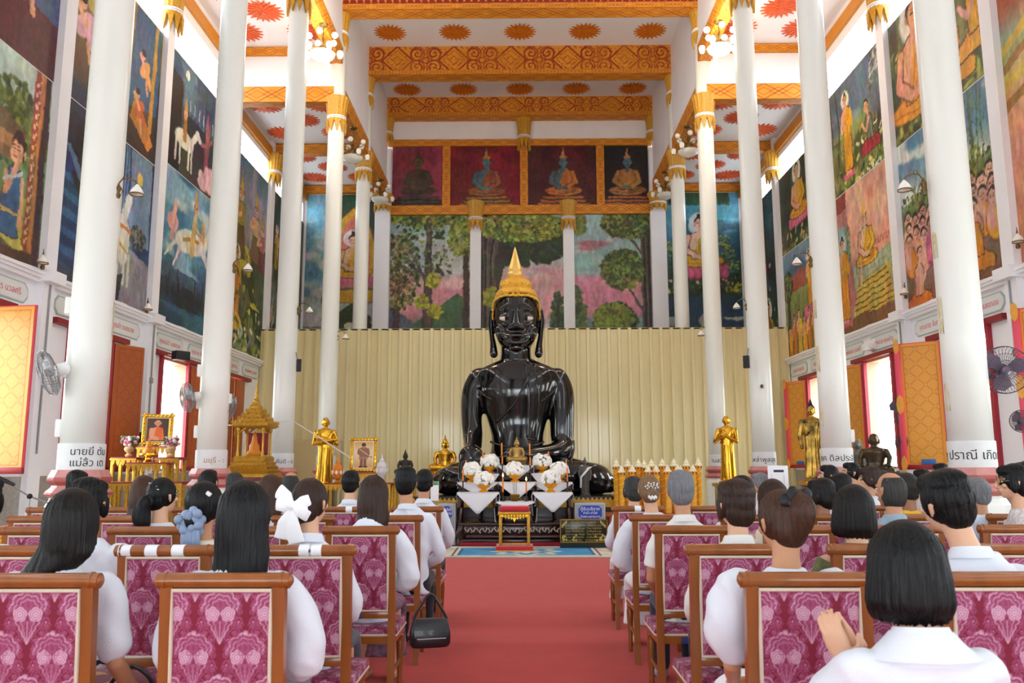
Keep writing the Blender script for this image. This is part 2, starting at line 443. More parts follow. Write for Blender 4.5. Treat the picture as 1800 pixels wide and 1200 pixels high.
# ceilings: nave, two aisle levels, the nave walls above the columns
struct('ceiling_nave', MB().box(-5.3, Y0, 16.2, 5.3, YS, 16.4).box(-5.3, YS, 15.1, 5.3, YB, 15.3).box(-4.85, YS-.1, 15.12, 4.85, YS+.1, 16.2), M_CEIL)
for s in (-1, 1):
    xa = XL-.3 if s < 0 else COLX[1]+.15; xb = COLX[-1]-.15 if s < 0 else XR+.3
    mb = MB(); mb.box(xa, Y0, 13.0, xb, YS, 13.2).box(xa, YS, 11.83, xb, YB, 12.05); mb.box(xa, YS-.12, 11.83, xb, YS+.12, 13.1)
    struct('ceiling_aisle', mb, M_CEIL)
SPAN = [Y0, 5.44]+COLY+[YB]
SPAN = [(SPAN[i]+(.2 if i else 0), SPAN[i+1]-.2) for i in range(len(SPAN)-1)]
for s in (-1, 1):
    x = COLX[s]
    for a, b in SPAN:
        z = 12.95 if b < YS else 11.9
        struct('wall_clerestory', MB().box(x-.14, a, z, x+.14, b, 16.2 if b < YS else 15.1), M_WALL)

# ------------------------------------------------------------------ carved and painted beams
GOLD1, GOLD2, RED1 = '#e0962a', '#c47d1a', '#8c1f12'
def kranok(c, period, x0=0.0, bold=1.0):
    """gold scrollwork on red between diamonds, repeated along the beam"""
    h = c.h; x = (c.X-x0) % period - period/2; y = c.Y-h/2
    c.C[:] = hexc(GOLD1)
    # fine flame curls
    f = np.sin(x*38/h*.5+3*np.sin(y*17/h))*np.sin(y*34/h*.62+2.4*np.cos(x*15/h)); c.mix(np.clip((f-.45)*3, 0, 1)*.55, RED1)
    A = period*.27; B = h*.5
    dd = np.abs(x)/A+np.abs(y)/B
    c.mix(np.clip(1-np.abs(dd-1.0)/.10, 0, 1)**.6*bold, RED1)                  # diamond outline
    c.mix(np.clip(1-np.abs(dd-.72)/.04, 0, 1)*.7, RED1); c.mix(np.clip(1-np.abs(dd-.3)/.06, 0, 1)*.7, RED1)
    for sx in (-1, 1):
        for sy in (-1, 1):                                                     # spirals
            cx, cy = sx*(A+period*.085), sy*h*.23; dx, dy = x-cx, y-cy; r = np.hypot(dx, dy); th = np.arctan2(dy*sy, dx*sx); R = h*.23
            sp = np.cos(2*PI*(r/R*1.6)-th*1.0); c.mix(((r < R) & (sp > .55))*.95, RED1); c.mix(np.clip(1-np.abs(r-R)/(.035*h), 0, 1)*.8, RED1)
    xe = np.abs(x)-period/2; dd2 = np.abs(xe)/(period*.12)+np.abs(y)/(h*.42)
    c.mix(np.clip(1-np.abs(dd2-1)/.1, 0, 1)*.8, RED1); r = np.hypot(xe, y); c.mix(np.clip(1-np.abs(r-h*.1)/(.03*h), 0, 1)*.8, RED1)
    c.blot(GOLD2, 3, .5, .2, .5)
def lattice(c, period):
    x = c.X; y = c.Y-c.h/2; c.C[:] = hexc(GOLD1)
    p = (x % period)/period*2-1; q = y/(c.h*.5)
    d = np.abs(np.abs(p)-np.abs(q)); c.mix(np.clip(1-d/.10, 0, 1), RED1)
    d2 = np.abs(np.abs(p)+np.abs(q)-.55); c.mix(np.clip(1-d2/.10, 0, 1)*.6, RED1)
    d3 = np.abs(np.abs(np.abs(p)-1)+np.abs(q)-.5); c.mix(np.clip(1-d3/.10, 0, 1)*.6, RED1)
    c.mix(np.clip(1-np.abs(np.abs(q)-.97)/.05, 0, 1), RED1); c.blot(GOLD2, 4, .5, .2, .5)
def beam(name, x0, x1, y, z0, z1, depth, kind, period, soffit=True, y_face=None):
    """transverse beam, its carved face towards the congregation"""
    r = sroot(name)
    obj('timber', MB().box(x0, y-depth/2, z0, x1, y+depth/2, z1), M_GOLDPAINT, r)
    rx = 46 if kind == 'k' else 30
    c = Canvas(x1-x0, z1-z0, rx, 60)
    (kranok if kind == 'k' else lattice)(c, period)
    c.build('carving', (x0, y-depth/2-.006, z0), (1, 0, 0), (0, 0, 1), M_PAINT, r)
    if soffit:
        c = Canvas(x1-x0, depth, 30, 40); lattice(c, depth*1.6)
        c.build('soffit_carving', (x0, y-depth/2, z0-.006), (1, 0, 0), (0, 1, 0), M_PAINT, r)
    return r
NX0, NX1 = COLX[-1]+.14, COLX[1]-.14
b = beam('trim_beam', NX0, NX1, YS, 14.05, 16.2, .5, 'k', 2.0)
c = Canvas(NX1-NX0, .36, 40, 60, base=RED1)                                    # tooth fringe along the lowest edge
t = (c.X % .2)/.2; c.mix((c.Y > .36*(1-np.abs(2*t-1)))*1.0, GOLD1)
c.build('tooth_fringe', (NX0, YS-.25-.012, 14.22), (1, 0, 0), (0, 0, 1), M_PAINT, b)
c = Canvas(NX1-NX0, .17, 40, 60); lattice(c, .8); c.build('lower_border', (NX0, YS-.25-.012, 14.05), (1, 0, 0), (0, 0, 1), M_PAINT, b)
def nave_beam(y, z0, z1):
    b = beam('trim_beam', NX0, NX1, y, z0, z1, .5, 'k', 1.86)
    c = Canvas(NX1-NX0, .16, 40, 60); lattice(c, .9); c.build('lower_border', (NX0, y-.25-.012, z0), (1, 0, 0), (0, 0, 1), M_PAINT, b)
nave_beam(25.4, 14.12, 15.1); nave_beam(YB-.25, 14.36, 15.1)
for s in (-1, 1):
    xa, xb = (XL, COLX[-1]) if s < 0 else (COLX[1], XR)
    beam('trim_crossbeam', xa, xb, YS-.14, 12.74, 12.99, .1, 'l', .55, False)
    beam('trim_crossbeam', xa, xb, YS, 11.38, 11.83, .34, 'l', .8)
    beam('trim_crossbeam', xa, xb, 17.44, 12.55, 13.0, .34, 'l', .8); beam('trim_crossbeam', xa, xb, 13.44, 12.55, 13.0, .34, 'l', .8)
    beam('trim_crossbeam', xa, xb, 25.4, 11.5, 11.8, .3, 'l', .55); beam('trim_crossbeam', xa, xb, YB-.1, 11.52, 11.8, .2, 'l', .55)
    # lintels along the colonnade
    x = COLX[s]
    for ya, yb in SPAN:
        z0, z1 = (12.5, 12.96) if yb < YS else (11.4, 11.92)
        r = sroot('trim_lintel'); obj('timber', MB().box(x-.17, ya, z0, x+.17, yb, z1), M_GOLDPAINT, r)
        if yb < 10: continue
        c = Canvas(yb-ya, .34, 22, 40); lattice(c, .6); c.build('soffit_carving', (x-.17, ya, z0-.006), (0, 1, 0), (1, 0, 0), M_PAINT, r)
        for q in (-1, 1):
            c = Canvas(yb-ya, z1-z0, 22, 40); lattice(c, .6); c.build('side_carving', (x+.176*q, ya, z0), (0, 1, 0), (0, 0, 1), M_PAINT, r)
# gilded sun medallions on the ceilings
M_SUN_NAVE = mat('gold_orange_relief', '#dd8a20', .45, noise=.5, nscale=9, col2='#c9641a', bump=.5, bscale=12)
M_SUN_AISLE = mat('faded_vermilion_relief', '#e57045', .5, noise=.3, nscale=9, col2='#d75f38', bump=.4, bscale=12)
def sun_mesh(material, R):
    mb = MB()
    for k, (r0, r1, z, n) in enumerate(((.62, 1.0, 0, 20), (.45, .74, -.02, 16), (.26, .5, -.04, 12), (.1, .27, -.06, 8))):
        pts = []
        for i in range(2*n):
            a = PI*i/n+k*.1; r = (r1 if i % 2 == 0 else r0)*R; pts.append((r*math.cos(a), r*math.sin(a)))
        M = Matrix.Translation((0, 0, z-.03)); mb.prism(pts, M, .03)
    return mesh_of('ceiling_medallion', mb, material, 0)
sm = sun_mesh(M_SUN_NAVE, .52); sa = sun_mesh(M_SUN_AISLE, .52)
for row, (y, z) in enumerate(((24.25, 15.1), (28.25, 15.1))):
    for i in range(5):
        o = obj('ceiling_medallion', sm, None, loc=((-4.12+2.06*i), y, z))
        tag(o, 'gold sun on the nave ceiling %s the middle beam, %s from the night mural side' % (('before', 'behind')[row], ['first', 'second', 'third', 'fourth', 'fifth'][i]), 'ceiling ornament', 'gold suns on the nave ceiling')
n = 0
for s in (-1, 1):
    cx = (XL+COLX[-1])/2 if s < 0 else (XR+COLX[1])/2
    for bi, (ya, yb, z) in enumerate(((13.6, 17.3, 13.0), (17.6, 21.2, 13.0), (21.6, 25.2, 11.83), (25.6, 29.2, 11.83))):
        for k, (dx, dy) in enumerate(((-.85, -1.0), (.85, -1.0), (0, 0), (-.85, 1.0), (.85, 1.0))):
            o = obj('ceiling_medallion', sa, None, loc=(cx+dx, (ya+yb)/2+dy, z))
            bay = (['blue staircase', 'flying horse', 'gold crowned attendants', 'dim forest'] if s < 0 else ['monk assembly', 'pink royal hall', 'pilgrims', 'two buddhas'])[bi]
            tag(o, 'vermilion aisle ceiling sun by the %s mural, %s' % (bay, 'middle of its five' if k == 2 else ('nearer' if k < 2 else 'farther')+' on the '+('wall' if (dx < 0) == (s < 0) else 'column')+' side'), 'ceiling ornament', 'orange suns on the aisle ceilings')
            n += 1

# ------------------------------------------------------------------ columns
def flared_capital(mb_gold, mb_band, zb, zt, r):
    """fluted flaring capital with a double white ring and hanging pointed leaves"""
    h = zt-zb; n = 48
    def ring(rr, z, amp, k=16): return [(rr*(1+amp*math.cos(k*2*PI*j/n))*math.cos(2*PI*j/n), rr*(1+amp*math.cos(k*2*PI*j/n))*math.sin(2*PI*j/n), z) for j in range(n)]
    zc = zb+h*.42
    R = [ring(r*1.05, zc, .0), ring(r*1.15, zc+.02, .03), ring(r*1.18, zc+h*.2, .04), ring(r*1.28, zc+h*.4, .05), ring(r*1.45, zt-.04, .05), ring(r*1.45, zt, .02), ring(r*1.1, zt, 0)]
    mb_gold.rings(R)
    mb_gold.rings([ring(r*1.02, zb+h*.22, 0), ring(r*1.22, zb+h*.24, .02), ring(r*1.2, zb+h*.34, .02), ring(r*1.05, zb+h*.36, 0)])
    for j in range(10):
        a = 2*PI*j/10
        Mx = Matrix.Rotation(a, 4, 'Z')
        pts = [(-.08, 0), (.08, 0), (.05, -.14), (0, -.30), (-.05, -.14)]
        s0 = len(mb_gold.v); mb_gold.prism([(x*r/.24, y*h/.9) for x, y in pts], Matrix(((0, 0, 1, r*1.03), (1, 0, 0, 0), (0, 1, 0, zb+h*.27), (0, 0, 0, 1))), .05)
        mb_gold.xf(Mx, s0)
    for q in (.345, .405): mb_band.rings([ring(r*1.05, zb+h*q-.02, 0), ring(r*1.2, zb+h*q-.015, 0), ring(r*1.2, zb+h*q+.015, 0), ring(r*1.05, zb+h*q+.02, 0)])
TEXTS = {(-1, 0): ('นายยี่ ตัน', 'แม่ลิ้ว เต'), (-1, 1): ('มยุรี - ะ',), (-1, 2): ('คันดิ - ม',), (-1, 3): ('คำ',), (1, 0): ('ๆ ปราณี เกิดป',), (1, 1): ('ยค ดิลประสิ',), (1, 2): ('เหล่าพูลสุข',), (1, 3): ('านสวัส',)}
DESC = {(-1, 0): 'white round column with two lines of black lettering, beside the bright night horse mural', (-1, 1): 'white round column with ochre lettering beside the gold framed monk portrait', (-1, 2): 'white round column between the gilded shrine and the gold standing statue',
        (-1, 3): 'slender white column behind the gold statue with crossed arms', (-1, 4): 'white column rising behind the metal fence beside the gold pavilion mural',
        (1, 0): 'thick white column beside the purple wall fan and orange shutters', (1, 1): 'white round column beside the peeling black and gold statue', (1, 2): 'white round column with black loudspeaker bracket behind the white notice board',
        (1, 3): 'slender white column behind the gold statue with joined palms', (1, 4): 'white column rising behind the metal fence beside the pink lotus mural'}
M_OCHRETXT = mat('ochre_lettering', '#a8894e', .6)
def bend_text(me, R, a0, z0):
    P = verts_np(me); th = a0+P[:, 0]/R; rr = R+.002+P[:, 2]
    set_verts(me, np.stack([rr*np.cos(th), rr*np.sin(th), P[:, 1]+z0], 1)); return me
def column(s, k):
    x, y = COLX[s], COLY[k]
    t = thing('column', DESC[(s, k)], 'column', (x, y, 0), kind='structure')
    step = 12.9 if y < YS-.5 else 11.9
    cap_b, cap_t = (11.75, 12.75) if y < YS-.5 else (10.6, 11.55)
    obj('shaft', MB().lathe([(.235, 1.72), (.232, 3), (.228, 6), (.222, 9), (.218, 16.19 if y < YS-.5 else 15.09)], 40), M_COLUMN, t, 180)
    m1, m2 = MB(), MB(); flared_capital(m1, m2, cap_b, cap_t, .225)
    cp = obj('capital', m1, M_GOLDPAINT2, t, 40); obj('capital_ring', m2, M_WALL, cp, 60)
    if k >= 3:
        m1, m2 = MB(), MB(); zt = 14.05 if k == 3 else 14.12
        flared_capital(m1, m2, zt-.95, zt, .215); cp = obj('capital', m1, M_GOLDPAINT2, t, 40); obj('capital_ring', m2, M_WALL, cp, 60)
    obj('inscription_band', MB().lathe([(.235, 1.46), (.25, 1.46), (.25, 1.74), (.246, 1.755), (.235, 1.755)], 40, cap=False), mat('grey_white_band', '#dcdcdb', .5, noise=.08, nscale=8), t, 60)
    pl = MB(); ph = PI/8
    pl.lathe([(.26, 1.46), (.29, 1.46), (.33, 1.38), (.33, 1.345), (.28, 1.29), (.29, 1.265), (.35, 1.21), (.35, 1.18), (.25, 1.18)], 8, phase=ph, cap=False)
    obj('base_moulding', pl, M_PINK, t, 20)
    pl = MB(); pl.lathe([(.332, 1.378), (.336, 1.36), (.332, 1.33), (.285, 1.288)], 8, phase=ph, cap=False); pl.lathe([(.352, 1.205), (.356, 1.19), (.352, 1.172), (.3, 1.15)], 8, phase=ph, cap=False)
    obj('base_stripe', pl, M_ROSE, t, 20)
    obj('pedestal', MB().lathe([(.3, 1.2), (.3, 1.12), (.34, 1.05), (.34, .12), (.4, .1), (.4, 0)], 8, phase=ph), M_COLUMN, t, 20)
    if k < 2:
        for z, hh in ((3.9, .3), (3.0, .42), (2.1, .3)):
            a0 = math.atan2(CAM[1]-y, CAM[0]-x)+(1.2 if s < 0 else -1.2); obj('gold_leaf_patch', MB().rings([[(.2345*math.cos(a0+j*.09), .2345*math.sin(a0+j*.09), zz+.02*math.sin(j*2+z)) for j in range(5)] for zz in (z, z+hh)], False, False), mat('stained_gold_leaf', '#cdbb72', .5, noise=.5, nscale=14, col2='#e2dfd2'), t, 180, recalc=False)
    tx = TEXTS.get((s, k))
    if tx:
        two = len(tx) == 2; sz = .115 if two else (.14 if s > 0 else .12)
        for i, b in enumerate(tx):
            me = text_mesh(b, sz, 'lettering', M_OCHRETXT if (s, k) == (-1, 1) else M_BLACKTXT, 'LEFT' if s < 0 else 'CENTER')
            toward = math.atan2(CAM[1]-y, CAM[0]-x)
            a0 = toward-(.5 if s < 0 else 0.0)
            bend_text(me, .25, a0, (1.625-.125*i) if two else 1.55)
            obj('lettering', me, None, t)
    return t
for s in (-1, 1):
    for k in range(5): column(s, k)
# ------------------------------------------------------------------ painted murals
SK, SKD, ROBE, ROBE2, HAIRC, INK = '#e0a880', '#c68a66', '#e0a62c', '#c8751f', '#241c1c', '#4a3222'
def halo(c, x, y, r, col='#e8e4d8', col2='#9fb8c0'):
    c.ell(x, y, r*1.12, r*1.2, col2, soft=.1); c.ell(x, y, r, r*1.08, col, soft=.1)
def head(c, x, y, r, sk=SK, spire=True, face=0, hair=HAIRC):
    c.ell(x, y+.25*r, r*1.02, r*1.15, hair); 
    if spire: c.ell(x, y+1.45*r, r*.45, r*.5, hair)
    c.ell(x+face*r*.18, y-.08*r, r*.86, r*1.05, sk)
    for q in (-1, 1):
        c.line([(x+face*r*.3+q*r*.5, y+.1*r), (x+face*r*.3+q*r*.15, y+.1*r)], r*.16, INK); c.line([(x+face*r*.3+q*r*.55, y+.4*r), (x+face*r*.3+q*r*.15, y+.42*r)], r*.1, INK)
        c.ell(x+q*r*.98, y-.1*r, r*.14, r*.42, sk)
    c.line([(x+face*r*.35-r*.2, y-.55*r), (x+face*r*.35+r*.2, y-.55*r)], r*.14, '#b0483c')
    c.line([(x+face*r*.45, y+.1*r), (x+face*r*.5, y-.28*r)], r*.08, SKD)
def lotus(c, x, y, w, h, col='#d9718c', dk='#a8405f'):
    for k, yy in ((9, .35), (8, .0)):
        for i in range(k):
            px = x+w*(i-(k-1)/2)/k*1.05; c.ell(px, y+h*yy, w/k*.62, h*.5, dk); c.ell(px, y+h*yy+h*.06, w/k*.5, h*.4, col)
def seated(c, x, y, h, robe=ROBE, sk=SK, hal=True, base='lotus', face=0, dk=ROBE2, halc='#e8e4d8', bare=True, hat=None):
    """figure seated cross-legged; (x, y) middle of its base, h its height"""
    if hal: halo(c, x, y+h*.86, h*.2, halc)
    if base == 'lotus': lotus(c, x, y-h*.06, h*.95, h*.16)
    c.ell(x, y+h*.13, h*.46, h*.13, INK); c.ell(x, y+h*.13, h*.445, h*.118, robe)
    c.ell(x+h*.2, y+h*.16, h*.2, h*.06, dk, rot=.25, amt=.6); c.line([(x-h*.4, y+h*.12), (x, y+h*.06), (x+h*.4, y+h*.12)], h*.018, dk)
    t = [(x-h*.18, y+h*.15), (x-h*.25, y+h*.62), (x-h*.08, y+h*.7), (x+h*.08, y+h*.7), (x+h*.25, y+h*.62), (x+h*.18, y+h*.15)]
    c.poly(t, sk if bare else robe, ol=INK, olw=h*.018)
    if bare:
        c.poly([(x+h*.02, y+h*.7), (x+h*.25, y+h*.62), (x+h*.2, y+h*.15), (x-h*.18, y+h*.15), (x-h*.1, y+h*.34)], robe)
        for k in range(3): c.line([(x+h*(.08+.05*k), y+h*.66), (x-h*(.1-.08*k), y+h*.2)], h*.012, dk)
    for q, col in ((-1, sk if bare else robe), (1, robe)):
        c.line([(x+q*h*.23, y+h*.6), (x+q*h*.3, y+h*.36), (x+q*h*.1, y+h*.22)], h*.125, INK); c.line([(x+q*h*.23, y+h*.6), (x+q*h*.3, y+h*.36), (x+q*h*.1, y+h*.22)], h*.1, col)
    c.ell(x, y+h*.21, h*.11, h*.04, sk); c.line([(x, y+h*.66), (x, y+h*.78)], h*.11, sk)
    head(c, x, y+h*.86, h*.105, sk, face=face)
    if hat: c.poly([(x-h*.09, y+h*.93), (x+h*.09, y+h*.93), (x+h*.03, y+h*1.06), (x, y+h*1.24), (x-h*.03, y+h*1.06)], hat)
def standing(c, x, y, h, robe=ROBE, sk=SK, hal=True, dk=ROBE2, face=0, halc='#e8e4d8', base=True, arms=True):
    if hal: halo(c, x, y+h*.9, h*.1, halc)
    if base: lotus(c, x, y-h*.02, h*.3, h*.06)
    c.poly([(x-h*.11, y+h*.04), (x-h*.1, y+h*.5), (x-h*.13, y+h*.76), (x-h*.04, y+h*.82), (x+h*.04, y+h*.82), (x+h*.13, y+h*.76), (x+h*.11, y+h*.45), (x+h*.12, y+h*.04)], robe, ol=INK, olw=h*.01)
    c.poly([(x-h*.13, y+h*.76), (x-h*.04, y+h*.82), (x+h*.02, y+h*.82), (x-h*.09, y+h*.55)], sk)
    for k in range(4): c.line([(x+h*(.08-.05*k), y+h*.72), (x+h*(.09-.055*k), y+h*.06)], h*.009, dk)
    for q in (-1, 1): c.ell(x+q*h*.04, y+h*.02, h*.035, h*.02, sk)
    if arms:
        c.line([(x-h*.12, y+h*.74), (x-h*.15, y+h*.56), (x-h*.02, y+h*.6)], h*.045, sk); c.line([(x+h*.12, y+h*.74), (x+h*.15, y+h*.56), (x+h*.04, y+h*.62)], h*.05, robe)
    c.line([(x, y+h*.8), (x, y+h*.86)], h*.05, sk); head(c, x, y+h*.9, h*.055, sk, face=face)
def kneeling(c, x, y, h, robe=ROBE, sk=SK, d=-1, top=None, dk=ROBE2, skirt=None):
    """figure kneeling sideways towards d, hands joined"""
    skirt = skirt or robe; top = top or robe
    c.poly([(x-d*h*.42, y), (x-d*h*.45, y+h*.14), (x-d*h*.1, y+h*.34), (x+d*h*.3, y+h*.2), (x+d*h*.36, y)], skirt, ol=INK, olw=h*.02)
    c.poly([(x-d*h*.18, y+h*.2), (x-d*h*.16, y+h*.62), (x+d*h*.02, y+h*.74), (x+d*h*.14, y+h*.6), (x+d*h*.1, y+h*.22)], top, ol=INK, olw=h*.02)
    for k in range(3): c.line([(x-d*h*(.12-.08*k), y+h*.6), (x-d*h*(.3-.2*k), y+h*.06)], h*.014, dk)
    c.line([(x-d*h*.02, y+h*.6), (x+d*h*.1, y+h*.42), (x+d*h*.26, y+h*.6)], h*.075, sk)
    c.line([(x, y+h*.7), (x+d*h*.03, y+h*.8)], h*.09, sk); head(c, x+d*h*.05, y+h*.86, h*.095, sk, spire=False, face=d)
def tree(c, x, y, h, w, cols, trunk='#4b4038', lean=0.0, n=220, r=.09, crown=.55, tw=.22):
    c.line([(x, y), (x+lean*.4, y+h*.5), (x+lean, y+h*.92)], tw*1.25, '#2a221f', w2=tw*.5); c.line([(x, y), (x+lean*.4, y+h*.5), (x+lean, y+h*.92)], tw, trunk, w2=tw*.35)
    for q in (-1, 1): c.line([(x+lean*.35, y+h*.5), (x+lean*.6+q*w*.5, y+h*.72)], tw*.4, trunk, w2=tw*.15)
    dk = [tuple(hexc(k)*.5) for k in cols]
    c.leaves(x+lean, y+h*(1-crown*.45), w, h*crown*.5, dk, n//2, r*1.6); c.leaves(x+lean, y+h*(1-crown*.45), w*.95, h*crown*.48, cols, n, r)
def clouds(c, cols, f=1.0, thr=.5, v0=0, v1=9):
    m = ((c.Y > v0) & (c.Y < v1)).astype(float)
    for i, k in enumerate(cols): c.blot(k, f*(1+.3*i), thr+.02*i, .12, .9, .7, 1.5, m)
def bushes(c, y0, y1, cols, n, r):
    for i in range(n):
        x = rnd.random()*c.w; y = y0+(y1-y0)*rnd.random()*rnd.random(); c.ell(x, y, r*(.5+rnd.random()), r*.6*(.5+rnd.random()), cols[int(rnd.random()*len(cols))], rot=rnd.random()*3, soft=.6)
def texture(c, amt=.25):
    def sh(f, a): return (c.noise(f, 2)-.5)*a
    wx, wy = sh(3.5, .07)+sh(14, .03), sh(3.5, .07)+sh(14, .03)      # the unsteady edge of a brush
    ix = np.clip(np.rint((c.X+wx)/c.w*(c.nx-1)), 0, c.nx-1).astype(int); iy = np.clip(np.rint((c.Y+wy)/c.h*(c.ny-1)), 0, c.ny-1).astype(int); c.C = c.C[iy, ix]
    br = c.noise(7, 3, 1.6, .6)-.5; c.C *= (1+.34*br)[..., None]; c.C += (np.stack([c.noise(2.5, 3) for _ in range(3)], -1)-.5)*.13
    n = c.noise(1.2, 4); c.C *= (1-amt/2+amt*n)[..., None]
    c.C += (c.noise(16, 2)-.5)[..., None]*.10
GR = ['#4d5a2c', '#6b7a33', '#39452a', '#87913f']; GRD = ['#2c3a26', '#3d4a2c', '#20301f']

def p_night_palace(c):            # prince on a pale horse before a dark gate, pink guardian
    c.vgrad([(0, '#4a4540'), (.3, '#2f2f34'), (.5, '#2a3640'), (.75, '#2f5068'), (1, '#27506e')]); clouds(c, ['#5f8297', '#39566c'], 1.1, .52, c.h*.6)
    c.ell(c.w*.3, c.h*.9, .12, .12, '#e8ecd8')
    for i in range(9):
        x = c.w*(.34+.06*i); c.poly([(x, c.h*.56), (x, c.h*(.66+.05*math.sin(i*2))), (x+.06, c.h*(.78+.05*math.cos(i*1.7))), (x+.13, c.h*.66), (x+.15, c.h*.56)], '#51708a')
    for i in range(7): c.line([(c.w*(.36+.08*i), c.h*.62), (c.w*(.36+.08*i), c.h*.7)], .07, '#a9b9c2')
    c.poly([(0, 0), (0, c.h*.86), (c.w*.24, c.h*.8), (c.w*.26, 0)], '#17171c'); c.line([(c.w*.25, 0), (c.w*.25, c.h*.8)], .05, '#3c5a72')
    y = c.h*.24
    for x in (.18, .24, .38, .43): c.line([(c.w*x, y-.42), (c.w*x, y+.1)], .1, '#d8d4cc')
    c.ell(c.w*.3, y+.22, .56, .24, '#e4e0d6'); c.line([(c.w*.42, y+.3), (c.w*.5, y+.62)], .2, '#e4e0d6'); c.ell(c.w*.53, y+.62, .2, .1, '#e4e0d6', rot=-.5)
    c.line([(c.w*.3, y+.25), (c.w*.3, y+.75)], .2, '#b07a3c'); c.ell(c.w*.3, y+.86, .1, .13, SK); c.poly([(c.w*.3-.1, y+.95), (c.w*.3+.1, y+.95), (c.w*.3, y+1.3)], '#c8963c')
    x = c.w*.68; c.line([(x, c.h*.2), (x, c.h*.5)], .26, '#8f4a5c'); c.line([(x-.35, c.h*.42), (x, c.h*.46), (x+.3, c.h*.54)], .12, '#a05a6c'); c.ell(x, c.h*.55, .12, .15, '#a86a74'); c.poly([(x-.12, c.h*.6), (x+.12, c.h*.6), (x, c.h*.78)], '#b8607a')
    for i in range(26): c.ell(x+(rnd.random()-.5)*.9+.1, c.h*.06+(rnd.random())*.5, .18, .13, '#e0b4b8', soft=.5)
def p_flying_horse(c):            # prince riding a white horse through the sky above a dark city
    c.vgrad([(0, '#1f4258'), (.12, '#28485a'), (.2, '#25303a'), (.3, '#3a5a6c'), (.5, '#4a80a0'), (1, '#2f6284')]); clouds(c, ['#8db4c8', '#c2d4d8', '#5f96b4'], .9, .52, c.h*.36)
    for i in range(26):
        x = c.w*rnd.random(); h = .25+.5*rnd.random(); c.line([(x, c.h*.17), (x, c.h*.2+h)], .09, '#1c262e', w2=.01)
    c.blot('#1c2a32', 1.5, .45, .1, .9, mask=((c.Y < c.h*.27) & (c.Y > c.h*.1)).astype(float)); c.blot('#3a6c86', 2, .5, .1, .7, .5, 2, (c.Y < c.h*.12).astype(float))
    y = c.h*.56; hw = '#ded8cc'
    for x0, x1, dy in ((.28, .12, -.5), (.36, .25, -.62), (.7, .9, -.55), (.74, .98, -.8)): c.line([(c.w*x0, y), (c.w*(x0+x1)/2, y+dy*.45), (c.w*x1, y+dy)], .14, hw, w2=.07)
    c.ell(c.w*.5, y+.12, .95, .3, hw, rot=.1); c.line([(c.w*.72, y+.2), (c.w*.82, y+.75)], .34, hw, w2=.2); c.ell(c.w*.86, y+.72, .26, .13, hw, rot=-.5); c.line([(c.w*.15, y+.4), (c.w*.26, y+.15)], .2, '#c8b8a4', w2=.08)
    for i in range(7): c.line([(c.w*.72, y+.3+.08*i), (c.w*.66, y+.36+.08*i)], .05, '#c89a4c')
    c.line([(c.w*.38, y+.1), (c.w*.62, y+.26)], .1, '#c08a3c'); c.line([(c.w*.52, y-.1), (c.w*.55, y+.8)], .3, '#d8b07c', w2=.2); c.line([(c.w*.55, y+.6), (c.w*.72, y+.4)], .09, SK); head(c, c.w*.55, y+1.02, .12, SK, False, 1); c.poly([(c.w*.55-.12, y+1.1), (c.w*.55+.12, y+1.1), (c.w*.55, y+1.55)], '#d8b458')
    c.ell(c.w*.2, y+.35, .3, .22, '#d8a49c'); c.line([(c.w*.2, y), (c.w*.22, y+.6)], .2, '#d8a49c'); c.ell(c.w*.23, y+.72, .11, .13, SK)
def p_sleeping(c):                # dancers asleep in a palace hall
    c.vgrad([(0, '#3a2a22'), (.35, '#6a4a2a'), (.6, '#7a6a3c'), (1, '#8a8048')]); c.blot('#2a1f1c', 1.1, .5, .12, .8)
    c.poly([(c.w*.62, c.h*.25), (c.w*.66, c.h), (c.w*.98, c.h), (c.w*.98, c.h*.35)], '#2f5a80'); c.line([(c.w*.9, c.h*.2), (c.w*.93, c.h)], .16, '#c8963c'); c.poly([(c.w*.66, c.h*.2), (c.w*.9, c.h*.05), (c.w*.95, c.h*.12), (c.w*.7, c.h*.42)], '#c87c34')
    for x, y, s, co in ((.22, .7, 1.0, '#b8b058'), (.14, .5, 1.1, '#e0a8b4'), (.38, .82, .9, '#c8b868'), (.3, .42, .8, '#d89878'), (.44, .3, .8, '#a8743c'), (.52, .62, .8, '#c8a050'), (.1, .88, .8, '#a8b060'), (.8, .6, .8, '#d8a050'), (.76, .3, .8, '#c86a3c')):
        X, Y = c.w*x, c.h*y; c.ell(X, Y, .34*s, .2*s, co, rot=.7); c.ell(X+.2*s, Y-.2*s, .3*s, .13*s, co, rot=-.8); c.line([(X, Y), (X-.3*s, Y+.3*s)], .12*s, SK); c.ell(X-.12*s, Y+.35*s, .1*s, .12*s, SK); c.ell(X-.13*s, Y+.42*s, .11*s, .09*s, HAIRC); c.line([(X+.1*s, Y-.3*s), (X+.2*s, Y-.6*s)], .1*s, SK)
    c.vgrad if 0 else None
    c.poly([(c.w*.0, 0), (c.w*.0, c.h*.14), (c.w*.5, c.h*.02), (c.w*.5, 0)], '#1f2c44')
